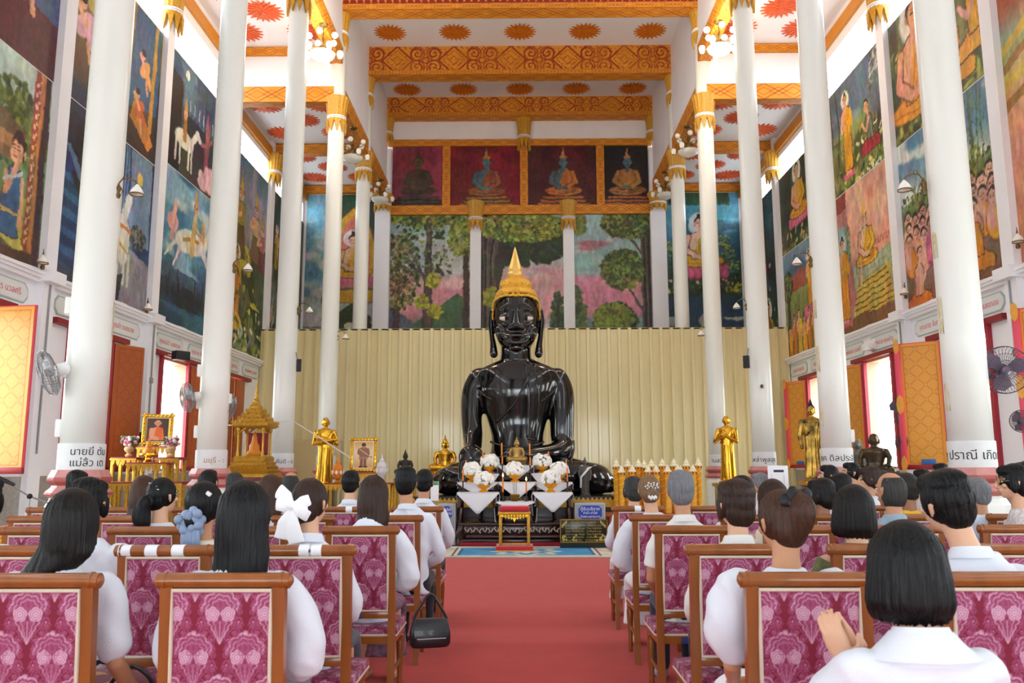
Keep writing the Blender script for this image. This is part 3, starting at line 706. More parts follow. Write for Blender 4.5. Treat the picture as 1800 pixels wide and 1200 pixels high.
def p_blue_stairs(c):             # prince leaving down moonlit stairs, white horse waiting
    c.vgrad([(0, '#4c4c58'), (.3, '#26456a'), (1, '#27344a')]); c.poly([(0, c.h*.75), (0, c.h), (c.w*.5, c.h), (c.w*.5, c.h*.55)], '#232a3c')
    for i in range(11):
        y = c.h*(.1+.052*i); c.poly([(0, y), (c.w*(.46-.02*i), y-.18), (c.w*(.46-.02*i), y-.02), (0, y+.12)], '#35668f' if i % 2 else '#1f3f63')
    for i in range(60): c.ell(c.w*(.16+.16*rnd.random()), c.h*(.55+.35*rnd.random()), .13, .1, '#1a2022', soft=.6)
    c.poly([(c.w*.05, c.h*.75), (c.w*.09, c.h*.75), (c.w*.34, c.h*.5), (c.w*.3, c.h*.46)], '#5a7a98')
    c.line([(c.w*.4, c.h*.14), (c.w*.42, c.h*.6)], .3, '#b05a34'); c.line([(c.w*.36, c.h*.1), (c.w*.38, c.h*.34)], .12, '#c8962c'); head(c, c.w*.42, c.h*.68, .12, SK, False, 1)
    c.poly([(c.w*.6, c.h*.45), (c.w*.6, c.h), (c.w*.98, c.h), (c.w*.98, c.h*.4)], '#7890a8')
    for i in range(4): c.line([(c.w*(.6+.035*i), c.h*.55), (c.w*(.6+.035*i), c.h)], .08, '#2f4468' if i % 2 else '#3c5a84')
    c.ell(c.w*.83, c.h*.84, .14, .14, '#e8d060'); c.poly([(c.w*.55, 0), (c.w*.55, c.h*.4), (c.w, c.h*.3), (c.w, 0)], '#8d8a92'); c.blot('#a8a6ae', 1.5, .5, .1, .6, .5, 2, (c.Y < c.h*.4).astype(float)*(c.X > c.w*.55))
    c.leaves(c.w*.85, c.h*.45, .35, .25, ['#2a3430', '#5a5f4a', '#8a8a6a'], 60, .06)
    c.ell(c.w*.68, c.h*.38, .25, .5, '#dcd8cf'); c.line([(c.w*.66, c.h*.5), (c.w*.72, c.h*.66)], .26, '#e4e0d8'); c.line([(c.w*.62, c.h*.48), (c.w*.75, c.h*.46)], .07, '#c8823c'); c.line([(c.w*.64, c.h*.36), (c.w*.76, c.h*.3)], .06, '#c8963c')
    for q in (.62, .7, .75): c.line([(c.w*q, c.h*.3), (c.w*q, c.h*.12)], .1, '#d0ccc4')
    c.poly([(c.w*.56, c.h*.02), (c.w*.6, c.h*.16), (c.w*.7, c.h*.18), (c.w*.66, 0)], '#3a3640')
def p_garden(c):                  # noblewoman in blue by a red pillar, palace garden
    c.vgrad([(0, '#6a5a40'), (.2, '#6f7a3c'), (.5, '#7d9a6a'), (.8, '#a4c0a8'), (1, '#9fc4c0')]); clouds(c, ['#c8d8c8'], .8, .52, c.h*.7)
    c.leaves(c.w*.75, c.h*.66, .9, .7, GR+['#5f7a50'], 140, .14); 
    for i, y in enumerate((.52, .58, .64)): c.poly([(c.w*.35, c.h*y), (c.w*.6, c.h*(y+.09)), (c.w*.84, c.h*(y-.02)), (c.w*.8, c.h*(y-.05)), (c.w*.4, c.h*(y-.04))], ['#8a6a4a', '#a87c54', '#6a5a44'][i])
    for x, wd, co in ((.885, .16, '#9c4a38'), (.93, .14, '#c87c44'), (.965, .18, '#3f2a28')): c.line([(c.w*x, c.h*.06), (c.w*x, c.h)], wd, co)
    for i in range(16): c.ell(c.w*.885, c.h*(.1+.055*i), .035, .05, '#e0a890'); c.ell(c.w*.9, c.h*(.12+.055*i), .02, .03, '#d8c070')
    c.line([(c.w*.5, c.h*.16), (c.w*.86, c.h*.06)], .13, '#c8c068'); c.line([(c.w*.5, c.h*.26), (c.w*.86, c.h*.2)], .07, '#d8d088'); c.line([(c.w*.84, c.h*.06), (c.w*.86, c.h*.3)], .1, '#b8ac50')
    x = c.w*.78; c.poly([(x-.28, c.h*.1), (x-.3, c.h*.36), (x-.15, c.h*.44), (x+.15, c.h*.44), (x+.2, c.h*.1)], '#3f6a94', ol=INK)
    c.line([(x-.24, c.h*.4), (x-.22, c.h*.3), (x+.02, c.h*.47)], .1, SK); c.line([(x+.16, c.h*.4), (x+.22, c.h*.28), (x+.2, c.h*.16)], .1, SK); c.line([(x-.26, c.h*.22), (x+.2, c.h*.22)], .05, '#c8b060'); c.line([(x-.3, c.h*.36), (x+.16, c.h*.43)], .06, '#c8d0c8')
    head(c, x+.02, c.h*.53, .19, '#e4b088', False, -1, '#2a1c18'); c.ell(x+.03, c.h*.6, .13, .1, '#3a2a30'); c.ell(c.w*.3, c.h*.4, .5, .8, '#5f6a3c')
    c.poly([(0, 0), (0, c.h*.06), (c.w, c.h*.05), (c.w, 0)], '#5c4638')
def p_maroon(c):
    c.vgrad([(0, '#5a2730'), (.5, '#6a2a34'), (1, '#7a3a3a')]); c.poly([(c.w*.3, c.h*.35), (c.w*.5, c.h*.7), (c.w, c.h*.5), (c.w, c.h*.32)], '#4f6088'); c.poly([(c.w*.6, c.h*.4), (c.w*.68, c.h*.8), (c.w*.86, c.h*.72), (c.w*.82, c.h*.42)], '#27506e', ol=INK); c.line([(c.w*.74, c.h*.45), (c.w*.8, c.h*.28)], .13, SK); c.line([(c.w*.68, c.h*.5), (c.w*.72, c.h*.32)], .13, SK)
    for i in range(7): c.line([(c.w*(.82+.03*i), c.h*.6), (c.w*(.82+.03*i), c.h)], .06, '#d8c0c0' if i % 2 else '#8a3a4a')
    c.ell(c.w*.7, c.h*.9, .2, .2, SK)
def p_angels(c):                  # celestial attendants around a meditating monk
    c.vgrad([(0, '#7f8c96'), (.18, '#6f7a4a'), (.45, '#4a5230'), (.62, '#8d8a86'), (.85, '#7f8fa4'), (1, '#3f6a84')]); c.blot('#a89aa8', .9, .5, .12, .7, mask=(c.Y > c.h*.55).astype(float)); c.blot('#39452a', 1.2, .5, .1, .9, mask=(c.Y < c.h*.6).astype(float)); c.blot('#c8b83c', 1.6, .6, .06, .9, mask=((c.Y < c.h*.55) & (c.Y > c.h*.25)).astype(float))
    for x, y, s, co in ((.34, .66, 1.5, '#a08a2c'), (.72, .66, 1.3, '#c89a6c'), (.12, .62, 1.2, '#8a8a4a'), (.9, .6, 1.1, '#b05a5c')):
        X, Y = c.w*x, c.h*y; c.poly([(X-.3*s, Y-.7*s), (X-.2*s, Y), (X+.2*s, Y), (X+.3*s, Y-.7*s)], tuple(hexc(co)*.6), ol=INK); c.poly([(X-.2*s, Y-.1*s), (X-.22*s, Y+.35*s), (X+.22*s, Y+.35*s), (X+.2*s, Y-.1*s)], co, ol=INK); c.line([(X-.2*s, Y+.3*s), (X-.42*s, Y+.05*s), (X, Y+.12*s)], .1*s, SK); head(c, X, Y+.52*s, .13*s, SK, False); c.poly([(X-.13*s, Y+.6*s), (X+.13*s, Y+.6*s), (X+.03*s, Y+.9*s), (X, Y+1.15*s), (X-.03*s, Y+.9*s)], '#c8a83c', ol=INK)
    X = c.w*.3; c.ell(X, c.h*.1, .75, .3, '#9ba4a8'); lotus(c, X, c.h*.08, 1.2, .3, '#a8aeb0', '#6f787c'); standing(c, X, c.h*.12, 2.3, '#c89030', '#b07a68', True, '#a05c34', halc='#d8d890', base=False); c.ell(X, c.h*.14, .55, .26, '#d8a43c')
    bushes(c, 0, c.h*.4, GR+['#c8c060', '#d8d8c0'], 120, .11)
def p_forest_figures(c):          # pale figures in a dim forest
    c.vgrad([(0, '#4a5a30'), (.3, '#7d8478'), (.55, '#4f5c3c'), (1, '#52585c')]); c.blot('#2f3a26', 1.0, .5, .12, .9); c.blot('#98a0a0', 1.3, .56, .1, .7)
    for x, y, s, co in ((.2, .55, 1.5, '#c8a83c'), (.6, .6, 1.6, '#b08a70'), (.4, .12, 1.5, '#c8b8a8'), (.8, .15, 1.3, '#b8b070'), (.15, .12, 1.2, '#c0b8b8')): standing(c, c.w*x, c.h*y, s, co, SK, x < .3, INK, base=False)
    for i in range(9): c.line([(c.w*rnd.random(), 0), (c.w*rnd.random(), c.h)], .06, '#2a3020')
    bushes(c, 0, c.h*.25, GR+['#c8c060'], 90, .1)
def p_dark_buddhas(c):            # two seated buddhas on lotuses in a dark blue grove
    c.vgrad([(0, '#3f5a3c'), (.3, '#2f4a3c'), (.6, '#24424a'), (1, '#2f5468')]); c.blot('#1c3034', 1.0, .5, .1, .9); c.blot('#4f7a7c', 1.5, .6, .1, .6)
    seated(c, c.w*.42, c.h*.58, 2.0, ROBE, SK); seated(c, c.w*.66, c.h*.06, 1.7, ROBE, SK)
    bushes(c, 0, c.h*.6, GR+['#8aa050', '#d8d8b0'], 130, .09)
    for i in range(8): c.line([(c.w*rnd.random(), 0), (c.w*rnd.random(), c.h)], .05, '#1c2c20')
def p_grove_buddha(c):            # haloed buddha seated in a dark green grove
    c.vgrad([(0, '#5c5c34'), (.35, '#3f4a2c'), (.7, '#2f3f2c'), (1, '#33443c')]); c.blot('#222f22', 1.0, .5, .1, .9); c.blot('#8a8a50', 1.6, .62, .08, .7)
    seated(c, c.w*.45, c.h*.32, 1.65, ROBE, SK); tree(c, c.w*.85, 0, c.h, .7, GR, n=120); bushes(c, 0, c.h*.3, ['#a89a4a', '#5c6a3a', '#c8b870'], 60, .1)
def p_valley_walk(c):             # buddha standing under blue hills, pilgrims below
    c.vgrad([(0, '#7a6a3a'), (.3, '#7f8a4a'), (.6, '#8a9a5a'), (.7, '#8f6a58'), (.8, '#5f86a4'), (1, '#7f98a8')]); c.poly([(0, c.h*.7), (c.w*.3, c.h*.95), (c.w*.7, c.h*.72), (c.w, c.h*.9), (c.w, c.h*.6), (0, c.h*.6)], '#4f7088'); c.poly([(0, c.h*.68), (c.w*.4, c.h*.78), (c.w, c.h*.64), (c.w, c.h*.58), (0, c.h*.6)], '#a8584a')
    standing(c, c.w*.62, c.h*.36, 1.7, ROBE, SK); lotus(c, c.w*.6, c.h*.32, .9, .3)
    for i in range(8): standing(c, c.w*(.1+.115*i), -.35+.1*(i % 3), 1.45, [ROBE, ROBE2, '#d8c04a'][i % 3], ['#e0b4a0', '#d89c88'][i % 2], False, base=False)
    tree(c, c.w*.1, c.h*.3, c.h*.5, .4, GR, n=80)
def p_standing_teacher(c):        # standing buddha on a lotus, woman in green kneeling
    c.vgrad([(0, '#5a6038'), (.3, '#6f7a44'), (.5, '#8a9460'), (.62, '#5a7484'), (1, '#4f6478')]); clouds(c, ['#8d9aa0', '#a8a890'], .8, .54, c.h*.55); c.blot('#9aa060', 1.2, .55, .1, .8, mask=(c.Y < c.h*.55).astype(float)); c.blot('#46502c', 1.1, .55, .1, .8, mask=(c.Y < c.h*.5).astype(float))
    for x in (.1, .22, .8, .92): c.line([(c.w*x, c.h*.2), (c.w*(x+.06), c.h*.6), (c.w*(x+.02), c.h)], .07, '#3f4a30')
    tree(c, c.w*.9, c.h*.2, c.h*.8, .35, ['#4f6470', '#6a7a70', '#b8c0a8'], n=60, r=.12); c.ell(c.w*.86, c.h*.58, .3, .42, '#5a6a70', soft=.5)
    bushes(c, 0, c.h*.3, GR+['#d8d070', '#e8e4c8', '#7d8a3c'], 130, .09); bushes(c, c.h*.3, c.h*.5, ['#7d8a3c', '#a8a858', '#e8e4c8'], 30, .08)
    standing(c, c.w*.4, c.h*.12, 2.15, '#d8a428', '#dca890'); kneeling(c, c.w*.74, c.h*.16, 1.35, '#a83c3c', SK, -1, '#6a8460', INK, '#a8343c')
def p_royal_hall(c):              # king seated in a pink hall, haloed monk at the door, yellow steps
    c.vgrad([(0, '#6a4a30'), (.08, '#8a6038'), (.1, '#9aa080'), (.45, '#a8b494'), (.46, '#d89c84'), (1, '#e0a48c')]); c.blot('#c88470', .8, .5, .15, .6, mask=(c.Y > c.h*.5).astype(float)); c.blot('#e8bca0', 1.2, .55, .1, .6, mask=(c.Y > c.h*.5).astype(float))
    c.poly([(0, 0), (0, c.h*.9), (c.w*.3, c.h*.94), (c.w*.36, c.h*.4), (c.w*.4, 0)], '#b0787a'); c.poly([(0, c.h*.86), (0, c.h), (c.w*.32, c.h), (c.w*.3, c.h*.88)], '#8a3a3c'); c.line([(c.w*.02, c.h*.1), (c.w*.02, c.h*.86)], .14, '#d8808a'); c.ell(c.w*.2, c.h*.6, .5, .62, '#7fa8ac'); c.leaves(c.w*.3, c.h*.62, .18, .5, ['#6a7a50', '#5a6a60'], 40, .06)
    for i in range(5): c.line([(c.w*(.4+.02*i), c.h*(.38-.035*i)), (c.w, c.h*(.47-.05*i))], .02, '#8a9478')
    for i in range(12): c.line([(c.w*(.66+.028*i), c.h*.5), (c.w*(.66+.028*i), c.h*.54)], .04, '#a8584a')
    c.poly([(c.w*.3, c.h*.06), (c.w*.42, c.h*.3), (c.w*.85, c.h*.34), (c.w*.95, c.h*.1)], '#c8ac4c')
    for i in range(6): c.line([(c.w*(.31+.02*i), c.h*(.09+.04*i)), (c.w*(.93-.015*i), c.h*(.12+.04*i))], .035, '#7a6024')
    c.line([(c.w*.84, c.h*.36), (c.w*.97, c.h*.2), (c.w*.98, c.h*.08)], .14, '#d0b860'); c.poly([(0, 0), (0, c.h*.06), (c.w*.4, c.h*.1), (c.w, c.h*.07), (c.w, 0)], '#7d5434')
    standing(c, c.w*.2, c.h*.07, 2.25, '#d89428', '#d8a488', True, halc='#a8c4c0'); seated(c, c.w*.58, c.h*.4, 1.35, '#e0b030', '#dcae90', False, None, -1, hat='#e0b848'); c.line([(c.w*.5, c.h*.42), (c.w*.47, c.h*.3)], .12, '#d8a890'); c.line([(c.w*.5, c.h*.58), (c.w*.42, c.h*.5)], .1, '#dcae90')
def p_deer_park(c):               # haloed monk preaching to two kneeling disciples
    c.vgrad([(0, '#4a5a28'), (.4, '#5f7030'), (.8, '#4f6030'), (1, '#6a7a40')]); c.blot('#34422a', 1.0, .5, .1, .9); c.blot('#8f9a4a', 1.5, .58, .1, .8); c.line([(c.w*.12, 0), (c.w*.06, c.h)], .3, '#3c3a28')
    bushes(c, 0, c.h, GR+['#a8b050'], 110, .12)
    seated(c, c.w*.3, c.h*.1, 2.6, '#e0962a', '#d89a74', True, None, 1); kneeling(c, c.w*.68, c.h*.08, 1.7, '#e0a02c', '#e0a890', -1); kneeling(c, c.w*.9, c.h*.2, 1.75, '#e8aa2c', '#e0ac94', -1)
def p_assembly(c):                # assembly of monks under bamboo
    c.vgrad([(0, '#8a5a38'), (.2, '#7d6a5c'), (.55, '#5f7040'), (.68, '#a8b8b0'), (.8, '#6a94ac'), (1, '#4f7c98')]); clouds(c, ['#c8d4d0', '#e0e0d4'], .9, .52, c.h*.62)
    for i in range(12):
        x = c.w*(.5+.4*rnd.random()); c.line([(x, c.h*.55), (x+.3*(rnd.random()-.3), c.h)], .03, '#4f6a40')
    c.leaves(c.w*.75, c.h*.85, .6, .5, ['#4f7050', '#6a8a60', '#3c5a44'], 90, .06, .3); c.leaves(c.w*.5, c.h*.62, c.w*.5, .3, GR, 120, .08)
    for r in range(5):
        for i in range(6):
            x = c.w*(.07+.17*i+(.085 if r % 2 else 0)); y = c.h*(.52-.035*r); rr = .15
            c.ell(x, y-.42, .27, .34, INK); c.ell(x, y-.42, .25, .32, [ROBE, '#d88c30', '#c88a78'][(i+r) % 3]); c.ell(x-.09, y-.34, .14, .24, '#d4a08c'); head(c, x, y, rr, ['#d4a08c', '#c89884', '#dcae98'][(i+r) % 3], False)
    seated(c, c.w*.5, c.h*.2, 1.35, '#d8a02a', '#e0b09c', False, None); lotus(c, c.w*.32, c.h*.26, .4, .5, '#d8788c'); kneeling(c, c.w*.74, c.h*.05, 1.3, '#d0862c', '#c88c74', -1); kneeling(c, c.w*.16, c.h*-.02, 1.3, '#d0742c', '#d4a08c', 1, '#d4a08c'); kneeling(c, c.w*.46, c.h*-.03, 1.15, '#d88a2c', '#b87c64', 1); c.ell(c.w*.66, c.h*.2, .2, .2, '#7a8088')
def p_salmon_house(c):
    c.vgrad([(0, '#c87c60'), (.4, '#d08a68'), (.5, '#c8b458'), (.62, '#98a888'), (.7, '#b0543c'), (1, '#5f8a58')]); c.blot('#e0a080', 1.2, .5, .1, .6)
    for i in range(4): c.poly([(0, c.h*(.44+.05*i)), (c.w*.4, c.h*(.5+.06*i)), (c.w*.4, c.h*(.47+.06*i)), (0, c.h*(.41+.05*i))], '#d8b04a' if i % 2 else '#a8743c')
def p_left_pavilion(c):           # buddha on a lotus throne in a golden pavilion against clouds
    c.vgrad([(0, '#d8d4c4'), (.28, '#c8c8be'), (.44, '#a8b4b4'), (.5, '#4f8094'), (.62, '#c8ccc8'), (.75, '#b8c0c4'), (.82, '#7fa8b8'), (.9, '#5f9cb4'), (1, '#79adbe')]); clouds(c, ['#d8d8d0', '#5a8ea4'], .7, .56, c.h*.45, c.h*.85)
    for i in range(14): c.line([(c.w*(.45+.04*i), c.h*.93), (c.w*(.45+.04*i), c.h)], .16, '#2a4a38')
    c.poly([(c.w*.42, c.h*.5), (c.w*.36, c.h), (c.w, c.h), (c.w, c.h*.5)], '#2f4c38')
    X = c.w*.66; g = '#d0a02c'
    c.poly([(X-.95, c.h*.5), (X-.85, c.h*.72), (X-.5, c.h*.86), (X, c.h*.93), (X+.5, c.h*.86), (X+.85, c.h*.72), (X+.95, c.h*.5)], g, ol='#7a5a18', olw=.05); c.poly([(X-.72, c.h*.52), (X-.62, c.h*.72), (X-.35, c.h*.82), (X, c.h*.88), (X+.35, c.h*.82), (X+.62, c.h*.72), (X+.72, c.h*.52)], '#d87c60')
    halo(c, X-.06, c.h*.76, .3, '#e8d8d0', '#b88a90'); seated(c, X, c.h*.55, 1.65, '#d8a42a', '#e0ac84', False); c.poly([(X-1.1, c.h*.42), (X-1.0, c.h*.49), (X+1.0, c.h*.49), (X+1.1, c.h*.42)], g, ol='#7a5a18', olw=.04)
    for i in range(10): c.ell(X-.9+.2*i, c.h*.515, .1, .12, '#c86a80')
    for q in (-.95, .9): c.line([(X+q, 0), (X+q, c.h*.44)], .2, '#d8b838'); c.line([(X+q+.04, 0), (X+q+.04, c.h*.44)], .03, '#8a6a18')
    c.poly([(X-.8, 0), (X-.75, c.h*.34), (X, c.h*.42), (X+.75, c.h*.34), (X+.8, 0)], '#36442c'); c.line([(X-.1, c.h*.2), (X+.45, c.h*.1)], .13, '#e4ded4'); c.poly([(X-.3, 0), (X-.3, c.h*.14), (X+.4, c.h*.1), (X+.4, 0)], '#6a2c34'); c.ell(X-.05, c.h*.3, .2, .16, '#c8c8c0'); c.blot('#7a7f84', 1.6, .6, .05, .8, .5, 2, ((c.Y < c.h*.3) & (c.X < c.w*.3)).astype(float))
def p_right_lotus(c):             # buddha on a pink lotus over blue water
    c.vgrad([(0, '#4a5a64'), (.2, '#3f5260'), (.3, '#33506a'), (.44, '#2f4a5c'), (.46, '#34442c'), (.6, '#3f5a4a'), (.72, '#2f6884'), (.85, '#3f88a4'), (1, '#5a9cb4')])
    clouds(c, ['#5fa4bc', '#28566c'], .8, .55, c.h*.66); c.blot('#c8c8b8', 1.4, .6, .06, .9, .6, 1.4, ((c.Y < c.h*.34)).astype(float)); c.blot('#22303c', 1.2, .55, .1, .7, .5, 1.6, ((c.Y < c.h*.2)).astype(float))
    for i in range(16): c.line([(c.w*(.05*i+.1), c.h*.94), (c.w*(.05*i+.1), c.h)], .14, '#2a4a30')
    X = c.w*.48; bushes(c, c.h*.47, c.h*.66, GRD+['#4f7050', '#c8b850', '#e0dcb8'], 130, .1)
    for x, y in ((.1, .7), (.86, .68), (.9, .6), (.78, .74)): c.line([(c.w*x, c.h*.5), (c.w*x, c.h*y)], .05, '#24443c'); c.leaves(c.w*x, c.h*y, .25, .25, ['#2f6050', '#4a8060', '#a8b050'], 24, .08)
    lotus(c, X, c.h*.565, 1.9, .45, '#d86a8c'); seated(c, X, c.h*.6, 1.9, '#d8a82a', '#e8b49c', True, None, 0, halc='#c8d8dc')
    c.line([(X-.1, 0), (X, c.h*.22)], .36, '#c89484'); c.ell(X+.02, c.h*.32, .17, .22, '#b8b4b8')
def p_land1(c):                   # tall trees by a pink river with mountains
    c.vgrad([(0, '#4a4a34'), (.1, '#6a6448'), (.14, '#c88a90'), (.2, '#c8888c'), (.27, '#6a8060'), (.34, '#d48c98'), (.5, '#d890a0'), (.62, '#b8b8bc'), (.8, '#9fb8bc'), (1, '#9cb8bc')]); clouds(c, ['#cc7c8c', '#e0b0b4', '#c8c4c4'], .5, .52, c.h*.34, c.h*.66); clouds(c, ['#c0c4c0', '#88a8ac'], .6, .55, c.h*.6)
    c.poly([(0, c.h*.24), (0, c.h*.42), (c.w*.3, c.h*.3), (c.w*.45, c.h*.25)], '#5a6a7c'); c.poly([(c.w*.25, c.h*.24), (c.w*.5, c.h*.34), (c.w*.7, c.h*.42), (c.w*.85, c.h*.48), (c.w, c.h*.4), (c.w, c.h*.22)], '#4c6a4c'); c.blot('#3c5a3f', 1, .5, .1, .7, mask=((c.Y < c.h*.46) & (c.Y > c.h*.2) & (c.X > c.w*.4)).astype(float)*(c.Y < c.h*(.2+.3*c.X/c.w)))
    c.poly([(0, c.h*.19), (c.w*.3, c.h*.23), (c.w, c.h*.15), (c.w, c.h*.06), (c.w*.5, c.h*.1)], '#c8848c'); bushes(c, 0, c.h*.16, ['#4a4a30', '#6a6a3c', '#8a8448', '#7a4a34'], 220, .16)
    tree(c, c.w*.12, 0, c.h*.85, .8, ['#7a7a44', '#8f7a4a', '#5c6040', '#a89050'], '#5a4a40', .1, 150, .085, .6, .22); c.leaves(c.w*.5, c.h*.98, c.w*.55, c.h*.06, ['#8a9440', '#5c6a34', '#b8b850', '#4a5830'], 240, .11)
    tree(c, c.w*.5, 0, c.h*1.05, 1.3, ['#6a7a4a', '#566a44', '#8a9a50'], '#5c4f48', .0, 70, .1, .5, .34); c.line([(c.w*.95, 0), (c.w*.95, c.h*.9)], .22, '#453730'); c.leaves(c.w*.9, c.h*.84, .5, .7, ['#8a9440', '#66743a', '#a8ac50', '#4a5830'], 110, .11)
    for x, y in ((.56, .56), (.58, .36), (.44, .42)): c.leaves(c.w*x, c.h*y, .26, .26, ['#b8b030', '#8a8a34', '#d8c840'], 24, .11)
def p_land2(c):                   # great bodhi tree in heart-shaped leaf
    c.vgrad([(0, '#c88890'), (.13, '#c88890'), (.15, '#6f8c8c'), (.2, '#a8b8b4'), (.3, '#c0c4b8'), (.42, '#d090a0'), (.58, '#d894a4'), (.7, '#b8c4c4'), (1, '#a8bcbc')]); clouds(c, ['#cc7c90', '#dca8b0', '#c8c8c4', '#c8a0a8'], .7, .5, c.h*.2, c.h*.62)
    c.leaves(c.w*.5, c.h*.83, c.w*.6, c.h*.17, GRD+['#303a24'], 420, .2); c.poly([(0, 0), (0, c.h), (c.w*.2, c.h), (c.w*.3, c.h*.7), (c.w*.2, c.h*.45), (c.w*.24, 0)], '#3f3733'); c.line([(c.w*.2, c.h*.7), (c.w*.55, c.h*.82), (c.w*.9, c.h*.9)], .3, '#3a322e', w2=.1)
    for i in range(7): c.line([(c.w*(.03*i+.02), 0), (c.w*(.02*i+.04), c.h*.7), (c.w*(.05*i), c.h)], .05, ['#5f544c', '#2a2422', '#746860'][i % 3])
    c.leaves(c.w*.5, c.h*.92, c.w*.55, c.h*.1, ['#8a9a40', '#6f8038', '#b0b858', '#566630'], 300, .12); c.leaves(c.w*.12, c.h*.45, .25, .4, ['#a8b040', '#8a9434'], 40, .12)
    c.leaves(c.w*.93, c.h*.18, .3, c.h*.3, ['#3c5034', '#4f6440', '#2c3c2a'], 160, .14); c.line([(c.w*.93, 0), (c.w*.93, c.h*.4)], .1, '#2c2a22')
def p_land3(c):                   # pink dusk over a lake, great trunk beside
    c.vgrad([(0, '#7a7050'), (.05, '#c8888c'), (.09, '#8a7468'), (.1, '#4a5c44'), (.16, '#4f7884'), (.3, '#88a4ac'), (.34, '#cc8494'), (.5, '#d88ea0'), (.58, '#d090a0'), (.6, '#98b4b4'), (1, '#9cbcc0')]); clouds(c, ['#c47888', '#e0a4ac'], .5, .55, c.h*.32, c.h*.6); clouds(c, ['#b8c4c0'], .6, .55, c.h*.6); c.ell(c.w*.25, c.h*.8, .6, .13, '#a8707c', soft=.6); c.ell(c.w*.18, c.h*.77, .4, .09, '#b87c80', soft=.6)
    c.leaves(c.w*.02, c.h*.25, .35, c.h*.28, ['#3c5034', '#4f6440', '#6a7a40'], 160, .14)
    for i in range(9): c.line([(c.w*(.3+.055*i), c.h*.03), (c.w*(.3+.055*i), c.h*.25)], .08, '#3f3a36')
    c.leaves(c.w*.5, c.h*.28, c.w*.26, c.h*.13, GRD+['#4a5c30'], 220, .16); c.leaves(c.w*.48, c.h*.31, c.w*.24, c.h*.1, ['#7d8a38', '#8f9a3c', '#5c6c34'], 160, .12); c.blot('#2f4038', 1.5, .45, .1, .8, mask=((c.Y < c.h*.12) & (c.X > c.w*.28)).astype(float))
    c.poly([(c.w*.83, 0), (c.w*.84, c.h), (c.w, c.h), (c.w, 0)], '#4a423e'); c.line([(c.w*.86, c.h*.72), (c.w*.6, c.h*.92)], .1, '#5a4f4a'); c.line([(c.w*.86, c.h*.35), (c.w*.62, c.h*.55)], .09, '#5a4f4a')
    for i in range(6): c.line([(c.w*(.85+.028*i), 0), (c.w*(.84+.03*i), c.h)], .04, ['#6a5f58', '#2c2624'][i % 2])
    c.leaves(c.w*.6, c.h*.63, c.w*.26, c.h*.13, ['#46542e', '#66743a', '#7d8a40', '#38442a'], 260, .13); c.leaves(c.w*.7, c.h*.94, c.w*.36, c.h*.1, ['#46542e', '#66743a', '#8a9444', '#38442a'], 320, .13); c.leaves(c.w*.05, c.h*.93, .3, .4, ['#66743a', '#8a9444'], 50, .13)
def mural(name_label, painter, s, ya, yb, z0, z1, r=44):
    w = yb-ya; c = Canvas(w, z1-z0, r, 52); painter(c); texture(c)
    if s < 0: o = c.build('mural', (XL+.006, ya, z0), (0, 1, 0), (0, 0, 1), M_MURAL)
    else: o = c.build('mural', (XR-.006, yb, z0), (0, -1, 0), (0, 0, 1), M_MURAL)
    return tag(o, name_label, 'mural', 'wall murals')
BAY = [(PIL[i]+.17, PIL[i+1]-.17) for i in range(len(PIL)-1)]+[(PIL[-1]+.17, YB)]
zl = 4.74
mural('mural of a woman in blue standing by a red pillar in a palace garden', p_garden, -1, *BAY[2], zl, 8.0)
mural('maroon mural with a blue skirted figure above the palace garden scene', p_maroon, -1, *BAY[2], 8.02, 11.1)
mural('mural of a blue moonlit staircase with a white horse waiting', p_blue_stairs, -1, *BAY[3], zl, 8.0)
mural('brown mural of sleeping dancers above the blue staircase scene', p_sleeping, -1, *BAY[3], 8.02, 11.1)
mural('blue sky mural of a rider on a white flying horse above a dark city', p_flying_horse, -1, *BAY[4], zl, 8.3)
mural('dark night mural of a horse before a gate and a pink guardian', p_night_palace, -1, *BAY[4], 8.32, 11.1)
mural('green and grey mural of celestial attendants with tall gold crowns', p_angels, -1, *BAY[5], zl, 10.4)
mural('dim forest mural with pale standing figures, next to the fence', p_forest_figures, -1, *BAY[6], zl, 10.4)
mural('salmon coloured house mural next to the assembly of monks', p_salmon_house, 1, *BAY[2], zl, 11.1)
mural('mural of a crowd of pink skinned monks seated under bamboo', p_assembly, 1, *BAY[3], zl, 8.3)
mural('green forest mural of a haloed monk preaching to two kneeling disciples', p_deer_park, 1, *BAY[3], 8.32, 11.1)
mural('mural of a king seated in a pink hall above yellow steps', p_royal_hall, 1, *BAY[4], zl, 8.3)
mural('mural of a standing buddha with a kneeling woman in red skirt', p_standing_teacher, 1, *BAY[4], 8.32, 11.1)
mural('mural of a standing buddha under blue hills with a row of pilgrims', p_valley_walk, 1, *BAY[5], zl, 7.9)
mural('dark green mural of a buddha seated in a grove', p_grove_buddha, 1, *BAY[5], 7.92, 10.4)
mural('dark blue mural of two buddhas on lotuses, next to the fence', p_dark_buddhas, 1, *BAY[6], zl, 10.4)
def back_mural(label, painter, x0, x1, z0, z1, r=34):
    c = Canvas(x1-x0, z1-z0, r, r); painter(c); texture(c, .2)
    return tag(c.build('mural', (x0, YB-.008, z0), (1, 0, 0), (0, 0, 1), M_MURAL), label, 'mural', 'wall murals')
def bx(px): return at(px, 480, YB)[0]
back_mural('mural of a buddha in a golden pavilion on the back wall of the aisle', p_left_pavilion, XL+.1, COLX[-1]-.2, 4.4, 11.5)
back_mural('mural of a buddha on a pink lotus over dark blue water', p_right_lotus, COLX[1]+.2, XR-.1, 4.4, 11.5)
PV = [bx(836), bx(1000)]
back_mural('landscape mural with two tall trees, pink sky and green mountain', p_land1, NX0, PV[0]-.19, 5.0, 10.7)
